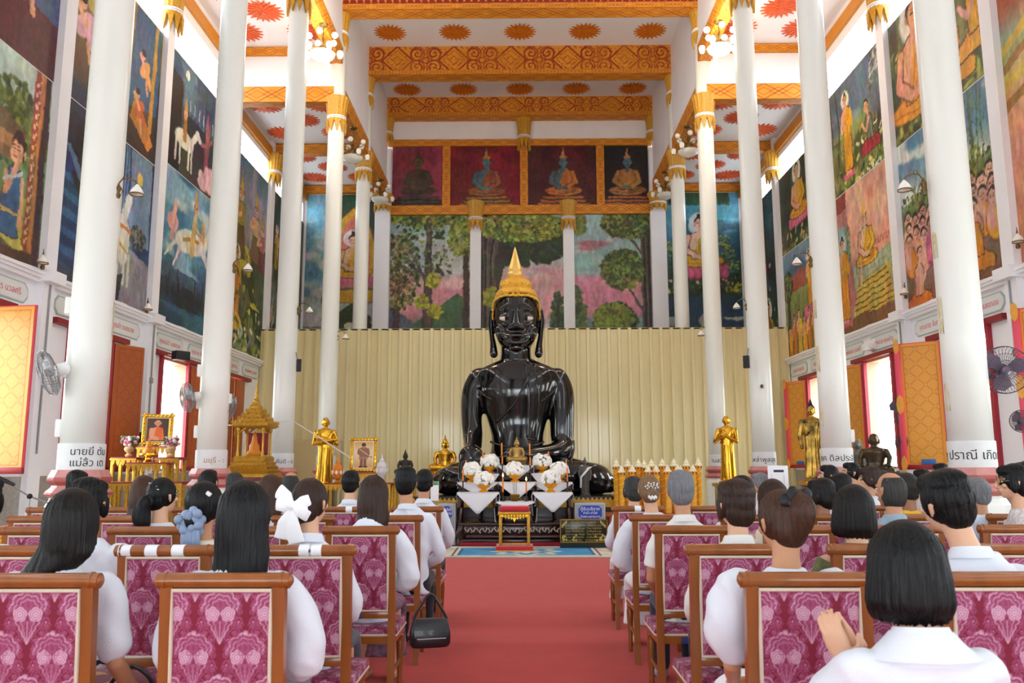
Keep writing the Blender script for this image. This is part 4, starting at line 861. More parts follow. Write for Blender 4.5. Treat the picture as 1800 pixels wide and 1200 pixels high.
back_mural('landscape mural with a great bodhi tree behind the statue crown', p_land2, PV[0]+.19, PV[1]-.19, 5.0, 10.7)
back_mural('landscape mural with a thick grey trunk and a grove by a lake', p_land3, PV[1]+.19, NX1, 5.0, 10.7)
# pilasters of the back wall with their capitals
mb = MB()
for x in PV: mb.box(x-.2, YB-.1, 0, x+.2, YB, 10.7)
for s in (-1, 1): mb.box(COLX[s]-.28, YB-.25, 0, COLX[s]+.28, YB, 13.2 if s else 11)
struct('trim_back_pilaster', mb, M_WALL)
def half_capital(x, zb, zt, y=YB-.1, r=.22):
    m1, m2 = MB(), MB(); flared_capital(m1, m2, zb, zt, r); q = sroot('trim_pilaster_capital', (x, y, 0)); obj('capital', m1, M_GOLDPAINT2, q); obj('capital_ring', m2, M_WALL, q)
for x in PV: half_capital(x, 10.1, 11.15)
for s in (-1, 1): half_capital(COLX[s], 10.75, 11.4, YB-.26, .26); half_capital(COLX[s]-.1*s, 13.4, 14.36, YB-.26, .2)
half_capital(at(921, 240, YB)[0], 13.2, 14.36, YB-.15, .2)
for s, zz in ((-1, 0), (1, 0)):
    for p in (17.3, 21.3, 25.2):
        q = sroot('trim_pilaster_capital', ((XL+.1 if s < 0 else XR-.1), p, 0)); m1, m2 = MB(), MB()
        flared_capital(m1, m2, *((11.3, 12.4) if p < 20 else (10.45, 11.4)), .2); obj('capital', m1, M_GOLDPAINT2, q); obj('capital_ring', m2, M_WALL, q)
# row of painted statue panels under the top beam
for z0, z1 in ((10.68, 11.03), (13.34, 13.6)): beam('trim_frieze', NX0, NX1, YB-.06, z0, z1, .12, 'l', .62, False)
DV = [NX0+.02, at(785, 310, YB)[0], at(921, 310, YB)[0], at(1055, 310, YB)[0], NX1]
for x in DV[1:4]:
    q = sroot('trim_panel_divider'); obj('timber', MB().box(x-.15, YB-.1, 11.03, x+.15, YB, 13.34), M_GOLDPAINT, q)
    c = Canvas(2.31, .3, 34, 40); lattice(c, .45); c.build('carving', (x-.15, YB-.106, 11.03), (0, 0, 1), (1, 0, 0), M_PAINT, q)
def p_statue(bgc, body, robe, hat, bare, faceC, pedestal):
    def f(c):
        c.vgrad([(0, tuple(hexc(bgc)*.85)), (1, bgc)]); c.blot(tuple(hexc(bgc)*.75), .9, .5, .15, .8); x = c.w*.52; h = c.h*.66; y = c.h*.16
        for i in range(3): c.poly([(x-h*(.62-.07*i), c.h*.055*i), (x-h*(.66-.07*i), c.h*.055*(i+.8)), (x+h*(.66-.07*i), c.h*.055*(i+.8)), (x+h*(.62-.07*i), c.h*.055*i)], pedestal, ol=tuple(hexc(pedestal)*.5), olw=.03)
        seated(c, x, y, h, robe, body, False, None, 0, tuple(hexc(robe)*.6), bare=bare, hat=hat)
        r = h*.105; c.ell(x, y+h*.86, r*.9, r*1.15, faceC)
        for q in (-1, 1): c.line([(x+q*r*.5, y+h*.875), (x+q*r*.15, y+h*.87)], r*.15, tuple(hexc(faceC)*.4))
        c.line([(x-r*.2, y+h*.8), (x+r*.2, y+h*.8)], r*.14, tuple(hexc(faceC)*.5)); c.ell(x, y+h*.99, r*.95, r*.3, hat)
    return f
SP = [('#a8405c', '#54433c', '#4f3d36', '#4a3a34', True, '#5f4c44', '#4a3b36', 'painted panel of a dark bronze seated buddha on a pink ground'), ('#8f1f2e', '#4f7078', '#a05a34', '#c07a3c', True, '#54747c', '#a8683c', 'painted panel of a blue green crowned buddha on a bright crimson ground'),
      ('#5c222c', '#50686c', '#c8743a', '#c0844a', True, '#587480', '#b0683c', 'painted panel of a blue buddha in orange robe on a maroon ground'), ('#252224', '#50686c', '#a87840', '#c08044', False, '#587480', '#a86840', 'painted panel of a buddha in gilt netted robe on a black ground')]
for i, (b1, b2, b3, b4, b5, b6, b7, lab) in enumerate(SP):
    x0, x1 = DV[i]+.14, DV[i+1]-.14; c = Canvas(x1-x0, 2.31, 42, 42); p_statue(b1, b2, b3, b4, b5, b6, b7)(c); texture(c, .15)
    tag(c.build('painted_panel', (x0, YB-.02, 11.03), (1, 0, 0), (0, 0, 1), M_MURAL), lab, 'painting', 'statue panels above the landscapes')

# ------------------------------------------------------------------ corrugated metal fence behind the statue
M_FENCE = mat('cream_sheet_metal', '#e2d6a6', .22, noise=.05, nscale=.7, coat=.4, metal=.0)
YF = 24.9
def fence(x0, x1, z0, z1, y):
    prof = []; x = x0; p = .32
    while x < x1:
        for dx, dy in ((0, 0), (.10, 0), (.12, -.075), (.2, -.075), (.22, 0)):
            if x+dx <= x1: prof.append((x+dx, y+dy))
        x += p
    prof.append((x1, y)); v = [(a, b, z) for z in (z0, z1) for a, b in prof]; n = len(prof)
    return MB().add(v, [(i, i+1, n+i+1, n+i) for i in range(n-1)])
ft = thing('sheet_metal_fence', 'cream corrugated sheet metal fence standing behind the black statue', 'fence', (0, YF, 0))
obj('corrugated_sheet', fence(XL+.02, XR-.02, .2, 5.66, 0), M_FENCE, ft, 0, recalc=False)
obj('top_rail', MB().box(XL+.02, .0, 5.62, XR-.02, .05, 5.67), M_FENCE, ft); obj('bottom_rail', MB().box(XL+.02, .0, .0, XR-.02, .06, .2), M_FENCE, ft)
fp = MB(); 
for x in (-7, -4, -1, 2, 5, 7.5): obj('post', MB().box(x-.04, .02, 0, x+.04, .1, 5.6), M_FENCE, ft)
pl = thing('plywood_patch', 'plain beige board closing the foot of the fence beside the gold statue', 'board', (0, YF-.06, 0)); 
a, b = at(515, 774, YF-.06), at(600, 774, YF-.06); obj('board', MB().rbox(((a[0]+b[0])/2, -.02, a[2]/2), (b[0]-a[0], .03, a[2]), .005), mat('beige_board', '#cdbb8c', .5), pl)
# ------------------------------------------------------------------ windows: red frames, carved gold shutters
GP = '#cf9138'
def shutter_face(w, h, name='gilt'):
    c = Canvas(w, h, 70, 70, base=GP); p = .27; q = .29
    for sh in (0, .5):
        gx = ((c.X/p+sh) % 1-.5)*2; gy = ((c.Y/q+sh) % 1-.5)*2
        r = np.abs(gx)**1.3+np.abs(gy)**1.1*(.75+.25*np.cos(gx*2)); c.mix(np.clip(1-np.abs(r-.78)/.1, 0, 1)*.75, '#b06a1e'); c.mix(np.clip(1-np.abs(r-.3)/.08, 0, 1)*.4, '#c07c26')
    e = np.minimum(np.minimum(c.X, c.w-c.X), np.minimum(c.Y, c.h-c.Y)); c.mix((e < .045)*1.0, '#d9902f'); c.mix((np.abs(e-.055) < .008)*1.0, '#a8601c'); c.blot('#d8932c', 2, .5, .2, .5); return c
_sc = shutter_face(.68, 2.44); SH_P = np.stack([_sc.X.ravel(), np.zeros(_sc.X.size), _sc.Y.ravel()], 1)
M_SHUT = mat('shutter_gilt_paint', '#ffffff', .42, attr='paint', bump=.15, bscale=30)
SH_ME = grid_mesh('shutter_relief', SH_P, _sc.ny, _sc.nx, _sc.C, M_SHUT)
_pl = shutter_face(.68, 2.44); _pl.C *= np.array([.80, .58, .5]); PLAIN_ME = grid_mesh('shutter_relief', SH_P, _pl.ny, _pl.nx, _pl.C, M_SHUT)
M_ORN = mat('gold_ornament', '#d99a2e', .35, noise=.2, nscale=20)
M_BLUETAG = mat('blue_enamel_plate', '#2f5f9c', .35)
def leaf(root, hinge, ang, w, astragal=True, plain=False, blue=True, h=2.44):
    """one shutter leaf; local x runs from the hinge to the free edge, face towards local -y"""
    e = bpy.data.objects.new('shutter', mesh_of('shutter', MB().rbox((w/2, .025, h/2), (w, .045, h), .006), M_PINKRED if not plain else mat('brown_orange_shutter', '#a8562a', .45)))
    COL.objects.link(e); e.parent = root; e.location = hinge; e.rotation_euler = (0, 0, ang); e.scale = (1, -1 if ang > PI/2 else 1, 1)
    f = bpy.data.objects.new('relief_panel', PLAIN_ME if plain else SH_ME); COL.objects.link(f); f.parent = e; f.location = (.035, -.004, .02); f.scale = ((w-.09 if astragal else w-.05)/.68, 1, (h-.04)/2.44)
    if astragal:
        obj('meeting_stile', MB().rbox((w-.02, -.02, h/2), (.11, .06, h), .012), M_PINKRED, e)
        for z, s in ((.06, .8), (h/2, 1.0), (h-.06, .8)): obj('stile_ornament', MB().prism([(-.065*s, 0), (-.05*s, .13*s), (0, .19*s), (.05*s, .13*s), (.065*s, 0), (.05*s, -.13*s), (0, -.19*s), (-.05*s, -.13*s)], face_M((w-.02, -.05, z), (0, -1, 0)), .03), M_ORN, e)
        if blue: obj('number_plate', MB().rbox((w*.45, -.01, .1), (.26, .012, .1), .004), M_BLUETAG, e)
    obj('bottom_rail', MB().rbox((w/2, .02, .0), (w, .06, .1), .01), M_REDPAINT, e)
    return e
def window(s, c, leaves, n):
    xa = XL if s < 0 else XR; r = sroot('window_%d' % n, (xa, c, 0)); q = -s      # q: direction into the room
    mb = MB()
    for y in (-WH-.02, WH+.02): mb.box(min(0, q*.07)-.0, y-.05, ZW0-.05, max(0, q*.07), y+.05, ZW1+.05)
    fr = obj('frame', mb, M_WREDPAINT, r)
    obj('lintel', MB().box(min(0, q*.12), -1.32, ZW1, max(0, q*.12), 1.32, ZW1+.1), M_REDPAINT, r)
    mb = MB()
    for y in (-WH, WH): mb.box(min(-q*.3, 0), y-.03, ZW0, max(-q*.3, 0), y+.03, ZW1)
    mb.box(min(-q*.3, 0), -WH, ZW1-.05, max(-q*.3, 0), WH, ZW1+.01); mb.box(min(-q*.3, 0), -WH, ZW0-.02, max(-q*.3, 0), WH, ZW0+.02)
    obj('reveal', mb, mat('salmon_reveal', '#dba48c', .6), r)
    for (yh, ang, w, ast, plain) in leaves: leaf(r, (q*.08, yh, ZW0+.02), ang, w, ast, plain)
    return r
D = math.radians
# local x of a leaf points from hinge to free edge; angle measured from world +x
# wall of night murals: nearest window's far leaf swings into the room
window(-1, 11.25, [(WH+.05, D(-8), .72, False, False)], 1)
window(-1, 15.0, [(WH+.1, D(68), .72, False, True)], 2)
window(-1, 18.75, [(WH+.1, D(60), .72, False, True)], 3)
w4 = window(-1, 22.6, [(WH, D(-90), .72, False, True), (-WH, D(90), .72, False, True)], 4)
for y in (-.06, .06): obj('handle', MB().tube([(.14, y, 2.1), (.2, y*1.3, 2.2), (.17, y*1.4, 2.4), (.2, y*1.3, 2.58), (.14, y, 2.68)], .016, 8), mat('brass_handle', '#d8a83c', .3, metal=.9), w4)
window(1, 11.25, [(WH+.1, D(133), .72, True, False)], 5)
window(1, 15.0, [(WH+.1, D(139), .82, True, False)], 6)
window(1, 18.75, [(WH+.1, D(112), .72, False, False)], 7)
window(1, 22.6, [(WH+.1, D(120), .74, True, False)], 8)
# trees in the sun outside the windows
M_LEAFOUT = mat('sunlit_leaves', '#9fb06a', .7); M_BARKOUT = mat('tree_bark', '#8f857a', .8)
def outside_tree(x, y, h, lab):
    t = thing('garden_tree', lab, 'tree', (x, y, -.9)); obj('trunk', MB().tube([(0, 0, 0), (.1, .1, h*.4), (0, .2, h*.8)], [.16, .12, .05], 8), M_BARKOUT, t)
    mb = MB(); rr = random.Random(int(x*10+y))
    for i in range(420):
        a, b, r = rr.random()*6.28, rr.random()*2-1, rr.random()**.5*h*.34; p = Vector((r*math.cos(a)*math.sqrt(1-b*b), r*math.sin(a)*math.sqrt(1-b*b)+.2, h*.72+r*b*1.1)); d = Vector((rr.random()-.5, rr.random()-.5, rr.random()-.5)).normalized()*.16; e = d.cross(Vector((rr.random(), .3, rr.random()))).normalized()*.09
        mb.quad(p-d, p+e, p+d, p-e)
    obj('foliage', mb, M_LEAFOUT, t, 0, recalc=False)
outside_tree(12.6, 22.9, 5.2, 'pale sunlit tree outside the window beside the golden carved shutter'); outside_tree(11.9, 17.6, 5.6, 'pale tree outside the window behind the purple wall fan'); 

# ------------------------------------------------------------------ donor plaques under the ledge
M_PLAQUE = mat('plaque_ground', '#e3e5e2', .5); M_PLAQUERIM = mat('plaque_rim', '#a9bdb8', .5)
PT = ['ก๋งหยวน คุณย่าจู', 'คุณพ่อพร นวลศรี', 'แม่ชื่น สุขเจริญ', 'คุณย่า ทองมาก', 'คุณแม่บัว แสงทอง', 'คุณยาย จันทร์ศรี']
def plaque(s, yc, i, lab):
    xa = XL if s < 0 else XR; w, h = 1.45, .34; t = thing('donor_plaque', lab, 'plaque', (xa-s*.003, yc, 4.26), 0, 'donor plaques under the ledge')
    def outline(w, h, k=.1): return [(-w/2+k, -h/2), (w/2-k, -h/2), (w/2, -h/2+k), (w/2, h/2-k), (w/2-k, h/2), (-w/2+k, h/2), (-w/2, h/2-k), (-w/2, -h/2+k)]
    M = face_M((0, 0, 0), (-s, 0, 0)); obj('rim', MB().prism(outline(w, h), M, .012), M_PLAQUERIM, t, 0); obj('panel', MB().prism(outline(w-.05, h-.05), M, .018), M_PLAQUE, t, 0)
    me = text_mesh(PT[i % len(PT)], .15, 'lettering', M_REDTXT); P = verts_np(me); wd = max(P[:, 0].max()-P[:, 0].min(), .01); P[:, 0] *= min(1.0, 1.15/wd); P[:, 1] -= .05; P[:, 2] += .02
    set_verts(me, np.array([M @ Vector(p) for p in P])); obj('lettering', me, None, t)
i = 0
for s in (-1, 1):
    for k in range(2, 6):
        a, b = BAY[k]
        for j, f in enumerate((.26, .74)):
            plaque(s, a+(b-a)*f, i, 'pale plaque with red lettering under the ledge, %s one below the %s' % (('nearer', 'farther')[j], {(-1, 2): 'palace garden mural', (-1, 3): 'blue staircase mural', (-1, 4): 'flying horse mural', (-1, 5): 'gold crowned attendants mural', (1, 2): 'salmon house mural', (1, 3): 'assembly of monks mural', (1, 4): 'pink royal hall mural', (1, 5): 'pilgrims mural'}[(s, k)])); i += 1
# cables and conduit down the pilasters
for s in (-1, 1):
    xa = XL+.15 if s < 0 else XR-.15; t = thing('wall_conduit', 'thin grey conduit pipes run down the %s wall pilasters' % ('night mural' if s < 0 else 'monk mural'), 'conduit', (xa, 0, 0))
    for p in PIL[2:5]: obj('pipe', MB().tube([(0, p, 1.7), (0, p, 4.5)], .016, 6), M_GREYMETAL, t); obj('junction_box', MB().rbox((0, p, 3.3), (.05, .1, .12), .01), M_GREYMETAL, t)
    obj('cable_run', MB().tube([(.06*(-s)*-1, 9.5+.5*k, 4.69+.02*math.sin(k*2.1)) for k in range(30)], .014, 6), M_WALL, t)

# ------------------------------------------------------------------ lamps
M_LAMPON = mat('lit_lamp_glass', '#fff1d8', .3, emit=9.0); M_LAMPOFF = mat('opal_lamp_glass', '#eceae2', .22)
M_SCROLL = mat('bronze_scrollwork', '#6f5a34', .4, metal=.8)
def sconce_proto():
    t = thing('wall_sconce', '', 'wall lamp'); 
    obj('scroll_bracket', MB().tube([(0, .0, 0), (.0, .0, .14), (.06, 0, .22), (.16, 0, .24), (.27, 0, .19), (.31, 0, .12)], [.014, .013, .012, .012, .012, .01], 8).tube([(.0, 0, .02), (.05, 0, -.05), (.08, 0, .02), (.05, 0, .08), (.02, 0, .05)], .009, 6).tube([(.06, 0, .22), (.1, 0, .3), (.15, 0, .29), (.14, 0, .25)], .008, 6), M_SCROLL, t)
    obj('wall_plate', MB().lathe([(.03, -.1), (.045, -.06), (.03, 0), (.05, .06), (.03, .12), (.01, .16)], 12), M_SCROLL, t)
    obj('shade', MB().lathe([(.02, .13), (.03, .11), (.055, .085), (.085, .04), (.105, -.01), (.11, -.03), (.1, -.03), (.08, .03), (.05, .075), (.015, .1)], 20, (.31, 0, 0)), M_LAMPOFF, t)
    obj('shade_fringe', MB().lathe([(.112, -.025), (.114, -.045), (.106, -.045), (.104, -.025)], 20, (.31, 0, 0), cap=False), M_SCROLL, t)
    return t
sp = sconce_proto(); used = []
def sconce(px, py, X=None, Y=None, face=0.0, sc=1.0, lab=''):
    if Y is not None: p = at(px, py, Y)
    else:
        d = RC.T @ np.array([(px-900)/FPX, -(py-600)/FPX, -1.0]); p = Vector(CAM+d*(X-CAM[0])/d[0])
    o = sp if not used else dup(sp); used.append(o); o.location = p; o.rotation_euler = (0, 0, face); o.scale = (sc*.74,)*3; o['label'] = lab; o['group'] = 'bell shaped wall lamps'
L0 = 'bell shaped wall lamp on the '
for px, py, X, Y, f, lab in (
    (207, 338, None, 9.40, 0, 'column in front of the blue staircase mural'), (75, 465, XL+.14, None, D(-60), 'pilaster beside the palace garden mural'), (258, 545, XL+.14, None, D(-60), 'pilaster before the flying horse mural'),
    (411, 472, None, 13.4, D(10), 'column beside the gold crowned attendants mural'), (525, 547, None, 17.4, D(5), 'column above the gilded shrine'), (592, 594, None, 21.4, D(-10), 'slim column over the gold statue with crossed arms'),
    (1624, 330, None, 9.42, D(180), 'thick column in front of the assembly of monks mural'), (1789, 428, XR-.14, None, D(240), 'pilaster beside the salmon house mural'), (1592, 518, XR-.14, None, D(240), 'pilaster at the yellow steps mural'),
    (1425, 462, None, 13.42, D(180), 'column in front of the pilgrims mural'), (1313, 540, None, 17.42, D(185), 'column bearing the black loudspeaker'), (1248, 588, None, 21.42, D(190), 'slim column over the gold statue with joined palms')):
    sconce(px, py, X, Y, f, 1.0 if (Y or 20) < 20 else 1.1, L0+lab)
def chandelier(x, y, z, lit, lab):
    t = thing('chandelier', lab, 'chandelier', (x, y, z), 0.3, 'chandeliers under the lintels'); g = M_LAMPON if lit else M_LAMPOFF; top = (12.5 if y < YS else 11.4)-z
    obj('chain', MB().tube([(0, 0, .1), (0, 0, top)], .012, 6), M_SCROLL, t); obj('ceiling_rose', MB().lathe([(.12, top), (.1, top-.04), (.02, top-.07)], 12), M_SCROLL, t)
    obj('centre_stem', MB().lathe([(.015, .45), (.04, .38), (.03, .3), (.07, .2), (.05, .1), (.02, .05)], 14), M_SCROLL, t)
    obj('centre_bowl', MB().lathe([(.3, .0), (.305, .01), (.28, -.06), (.2, -.12), (.08, -.16), (.02, -.19), (.0, -.2)], 28), g, t, 60)
    for k in range(10):
        up = k % 2; a = 2*PI*k/10; r = .34 if up else .43; zz = .36 if up else .06
        arm = obj('arm', MB().tube([(.03*math.cos(a), .03*math.sin(a), .2), (r*.5*math.cos(a), r*.5*math.sin(a), .12+.2*up), (r*.85*math.cos(a), r*.85*math.sin(a), zz-.05), (r*math.cos(a), r*math.sin(a), zz)], .011, 6), M_SCROLL, t)
        obj('lamp_glass', MB().lathe([(.03, .08), (.06, .065), (.075, .02), (.07, -.03), (.055, -.08), (.05, -.1), (.04, -.1), (.045, -.02), (.02, .06)] if not up else [(.02, 0), (.06, .03), (.08, .08), (.06, .13), (.03, .15), (.0, .155)], 14, (r*math.cos(a), r*math.sin(a), zz)), g, arm, 60)
    if lit:
        l = bpy.data.lights.new('chandelier_glow', 'POINT'); l.energy = 160; l.color = (1, .86, .66); l.shadow_soft_size = .45; o = bpy.data.objects.new('chandelier_glow', l); COL.objects.link(o); o.location = (x+(.62 if x < 0 else -.62), y-.62, z-.1)
for px, py, Y, lit, lab in ((567, 95, 19.2, True, 'lit chandelier hanging near the night palace mural side of the nave'), (1265, 85, 19.2, True, 'lit chandelier hanging on the monk mural side of the nave'), (620, 277, 23.05, False, 'unlit chandelier between columns on the night mural side'),
                            (1210, 266, 23.1, False, 'unlit chandelier between columns on the monk mural side'), (668, 350, 27.5, False, 'unlit chandelier above the gold pavilion mural'), (1170, 342, 26.9, False, 'unlit chandelier above the pink lotus mural')):
    p = at(px, py, Y); chandelier(p[0], p[1], p[2], lit, lab)
# ------------------------------------------------------------------ wall fans
M_FANGREY = mat('fan_grey_blade', '#b4b2b6', .35, trans=.25); M_FANDARK = mat('fan_purple_blade', '#6b5a6e', .35); M_WIRE = mat('fan_wire', '#8d8d92', .35, metal=.5); M_WIREDK = mat('fan_dark_wire', '#4b4450', .4, metal=.4)
def fan(p, wall, aim, dark, lab, R=.24, shell=True):
    """wall fan: p centre of the cage, wall the point its arm is fixed to, aim the way it blows"""
    p = Vector(p); t = thing('wall_fan', lab, 'fan', p, 0, 'wall fans on columns'); M = face_M((0, 0, 0), aim); bl = M_FANDARK if dark else M_FANGREY; wi = M_WIREDK if dark else M_WIRE; R3 = M.to_3x3()
    mb = MB()
    for rr, z in ((R, 0), (R*.98, .05), (R*.7, .085), (R*.4, .1)): mb.tube([R3 @ Vector((rr*math.cos(a*PI/16), rr*math.sin(a*PI/16), z)) for a in range(32)], .006 if rr == R else .003, 5, closed=True)
    for k in range(40):
        a = PI*k/20; mb.tube([R3 @ Vector((r*math.cos(a), r*math.sin(a), z)) for r, z in ((R*.2, .1), (R*.6, .09), (R*.9, .06), (R, 0), (R*.8, -.05), (R*.3, -.08))], .0025, 4)
    obj('cage', mb, wi, t)
    for k in range(3):
        a = 2*PI*k/3+.4; pts = [(.03, -.02), (R*.45, -.1), (R*.86, -.09), (R*.9, .02), (R*.6, .09), (.03, .03)]; mb = MB(); mb.prism(pts, M @ Matrix.Rotation(a, 4, 'Z') @ Matrix.Rotation(.35, 4, 'X'), .006); obj('blade', mb, bl, t)
    obj('hub', MB().lathe([(.0, .06), (.04, .05), (.045, .0), (.04, -.03)], 16, rot=R3), bl, t)
    obj('motor', MB().lathe([(.05, -.06), (.075, -.09), (.075, -.17), (.04, -.21), (.0, -.21)], 18, rot=R3), bl if dark else M_WHITEPLASTIC, t)
    w = Vector(wall)-p; m = R3 @ Vector((0, 0, -.16)); obj('arm', MB().tube([m, m+Vector((0, 0, -.08)), (m+w)/2+Vector((0, 0, -.1)), w], .02, 8), M_WHITEPLASTIC if not dark else M_WIREDK, t)
    obj('wall_plate', MB().rbox(w, (.06, .1, .16), .012), M_WHITEPLASTIC if not dark else M_WIREDK, t)
def colpt(s, k, ang, z, r=.235): return (COLX[s]+r*math.cos(ang), COLY[k]+r*math.sin(ang), z)
fan(at(87, 655, 9.1), colpt(-1, 0, D(180), 2.62), (-.75, -.55, -.35), False, 'grey wall fan on the column beside the night murals', .26)
fan(at(331, 698, 13.2), colpt(-1, 1, D(200), 2.5), (-.8, -.6, -.15), False, 'white fan at the bright window side of the ochre lettered column', .24); fan(at(402, 716, 13.9), colpt(-1, 1, D(20), 2.6), (.72, .5, -.2), False, 'grey fan behind the ochre lettered column, before the closed shutters', .22)
fan(at(1766, 650, 9.4), colpt(1, 0, D(0), 2.55), (-.25, -.9, -.1), True, 'purple bladed fan in front of the window by the thick column', .27)
fan(at(1580, 722, 16.6), (XR-.13, 17.2, 2.2), (-.9, -.35, -.2), True, 'dark fan turned aside by the open golden shutter', .27); fan(at(1590, 778, 16.4), (XR-.13, 17.1, 1.8), (-.3, -.9, -.1), True, 'lower dark fan behind the open golden shutter', .17); fan(at(1797, 740, 12.6), (XR-.03, 13.2, 2.1), (-.5, -.85, -.1), True, 'black round fan at the edge beneath the purple fan', .17)
# loudspeakers, camera, switch boxes
def speaker(p, sz, rz, lab, wall):
    t = thing('loudspeaker', lab, 'loudspeaker', p, rz); obj('cabinet', MB().rbox((0, 0, 0), sz, .015), M_BLACK, t); obj('grille', MB().rbox((0, -sz[1]/2-.004, 0), (sz[0]*.85, .01, sz[2]*.85), .004), mat('speaker_grille', '#2c2c30', .7, bump=.3, bscale=300), t); obj('wall_bracket', MB().tube([(0, sz[1]*.4, 0), Matrix.Rotation(-rz, 3, 'Z') @ (Vector(wall)-Vector(p))], .012, 6), M_GREYMETAL, t)
speaker(at(318, 625, 17.9), (.34, .2, .2), D(55), 'black loudspeaker above the bright night mural side window', (XL+.02, 18.1, 3.98)); speaker(at(525, 642, 17.0), (.1, .14, .26), D(20), 'small black loudspeaker bracketed to the column by the shrine', colpt(-1, 2, D(-10), 3.9)); speaker(at(1312, 636, 17.0), (.13, .14, .26), D(-20), 'small black loudspeaker bracketed to the column by the notice board', colpt(1, 2, D(190), 3.95)); speaker(at(243, 770, 16.6), (.22, .2, .24), D(40), 'round shouldered black loudspeaker behind the framed monk portrait', (XL+.05, 17.1, 2.0))
cc = thing('security_camera', 'small round security camera on the column above the notice board', 'camera', colpt(1, 2, D(-100), 3.12)); obj('dome', MB().ball((0, -.03, 0), .045), M_GREYMETAL, cc); obj('lens', MB().ball((-.02, -.07, 0), .022), M_BLACK, cc)
cl = thing('corner_light', 'white floodlight under the plaques above the golden shutter window', 'lamp', at(1530, 608, 18.9)); obj('housing', MB().rbox((0, 0, 0), (.26, .34, .16), .04, rot=Matrix.Rotation(.4, 3, 'Y')), M_WHITEPLASTIC, cl); obj('bracket', MB().rbox((.15, .0, .1), (.2, .1, .1), .02), M_WHITEPLASTIC, cl); obj('lens', MB().rbox((-.08, 0, -.06), (.14, .26, .08), .02), mat('floodlight_glass', '#f4f8f6', .15), cl)
for s, k, a, z, lab in ((-1, 0, D(195), 1.93, 'white switch box low on the column beside the night murals'), (-1, 0, D(200), 3.35, 'white switch box above the grey fan on the two line lettered column'), (-1, 1, D(195), 2.05, 'white switch box under the fan on the ochre lettered column'), (-1, 1, D(195), 3.05, 'white switch box above the fan on the ochre lettered column'), (1, 1, D(-20), 1.95, 'white switch box on the column by the black seated statue')):
    p = colpt(s, k, a, z, .25); t = thing('switch_box', lab, 'switch', p, a+PI/2); obj('cover', MB().rbox((0, 0, 0), (.12, .07, .2), .01), M_WHITEPLASTIC, t); obj('rocker_switch', MB().rbox((0, -.036, .02), (.04, .012, .05), .004), M_GREYMETAL, t)
# ------------------------------------------------------------------ the great black seated buddha on its plinth
M_LACQUER = mat('black_lacquer', '#0b0b0d', .12, coat=.6, bump=.12, bscale=5)
M_GOLDHAIR = mat('gold_curls', '#eab544', .36, metal=.55, bump=.9, bscale=34)
M_GOLDSPIRE = mat('gold_flame', '#f0c56c', .34, metal=.5, bump=.2, bscale=30)
M_EYEWHITE = mat('pearl_eye', '#e8d4cc', .2); M_EYEBLACK = mat('black_pupil', '#0a0a0a', .15)
ZP = .86                                                        # top of the plinth
YBUD = 18.9
S_ = 1/78.5                                                     # metres a photo pixel spans at the torso
def bud(px, py, dy=0.0): return at(px, py, YBUD+dy)
bt = thing('seated_buddha_statue', 'huge glossy black seated buddha with a gold crown, behind the altar tables', 'statue', (bud(906, 870)[0], YBUD, ZP))
B0 = Vector((bud(906, 870)[0], YBUD, ZP))
def bl(px, py, dy=0.0): return bud(px, py, dy)-B0
def seg(mb, pts, rad, n=20, **k): mb.stube(pts, rad, n, 5, rcap=True, **k)
mb = MB()
# torso: rings from the lap to the neck (px left, px right, py, front depth, back depth)
def tor(l, r, py, f, b, n=36):
    c = bl((l+r)/2, py); w = (r-l)/2*S_; R = []
    for j in range(n):
        a = 2*PI*j/n; x = math.cos(a); y = math.sin(a); R.append((c[0]+w*math.copysign(abs(x)**.85, x), (b if y > 0 else f)*math.copysign(abs(y)**.9, y), c[2]))
    return R
mb.srings([tor(860, 962, 830, .62, .5), tor(861, 960, 800, .6, .5), tor(863, 957, 770, .5, .46), tor(857, 962, 745, .46, .46), tor(848, 970, 715, .5, .48), tor(842, 978, 690, .54, .5), tor(838, 984, 668, .52, .48), tor(842, 978, 650, .44, .42), tor(862, 956, 639, .36, .36), tor(878, 940, 633, .28, .3)])
for px in (876, 938): mb.ball(bl(px, 683, -.24), (.42, .24, .30), 20, 14)                     # chest
seg(mb, [bl(908, 645, .0), bl(907, 622, -.04), bl(907, 600, -.06)], [.4, .34, .36], 28)         # neck
# arm reaching down to the knee (its own right)
for q, pts, rad in ((0, [bl(842, 664, .05), bl(832, 690, .05), bl(829, 730, -.02), bl(831, 765, -.2), bl(831, 784, -.55), bl(829, 798, -.9)], [.25, .27, .245, .235, .21, .2]),
                    (1, [bl(980, 664, .05), bl(987, 690, .05), bl(988, 730, -.02), bl(988, 770, -.05), bl(990, 788, -.1)], [.25, .29, .285, .27, .23])): seg(mb, pts, rad, 24)
seg(mb, [bl(992, 786, -.12), bl(972, 795, -.4), bl(930, 799, -.74), bl(900, 800, -.86)], [.25, .22, .16, .11], 22)   # forearm across the lap
for i in range(5): seg(mb, [bl(905, 801-i*.6, -.86+.07*i), bl(886-(i % 3)*2, 803, -.88+.07*i), bl(874, 805, -.84+.07*i)], [.055, .05, .04], 10)  # hand in the lap
# hand laid over the knee, fingers hanging down
mb.ball(bl(828, 803, -1.0), (.29, .22, .27), 20, 14)
for i, (dx, ln) in enumerate(((-17, 44), (-6, 58), (5, 62), (16, 52))): seg(mb, [bl(828+dx*.85, 812, -1.1), bl(828+dx, 830, -1.26), bl(828+dx*1.05, 818+ln*.75, -1.32), bl(828+dx*1.05, 818+ln, -1.28)], [.095, .09, .08, .055], 12)
seg(mb, [bl(846, 800, -1.0), bl(857, 814, -1.1), bl(860, 832, -1.12)], [.1, .085, .055], 12)
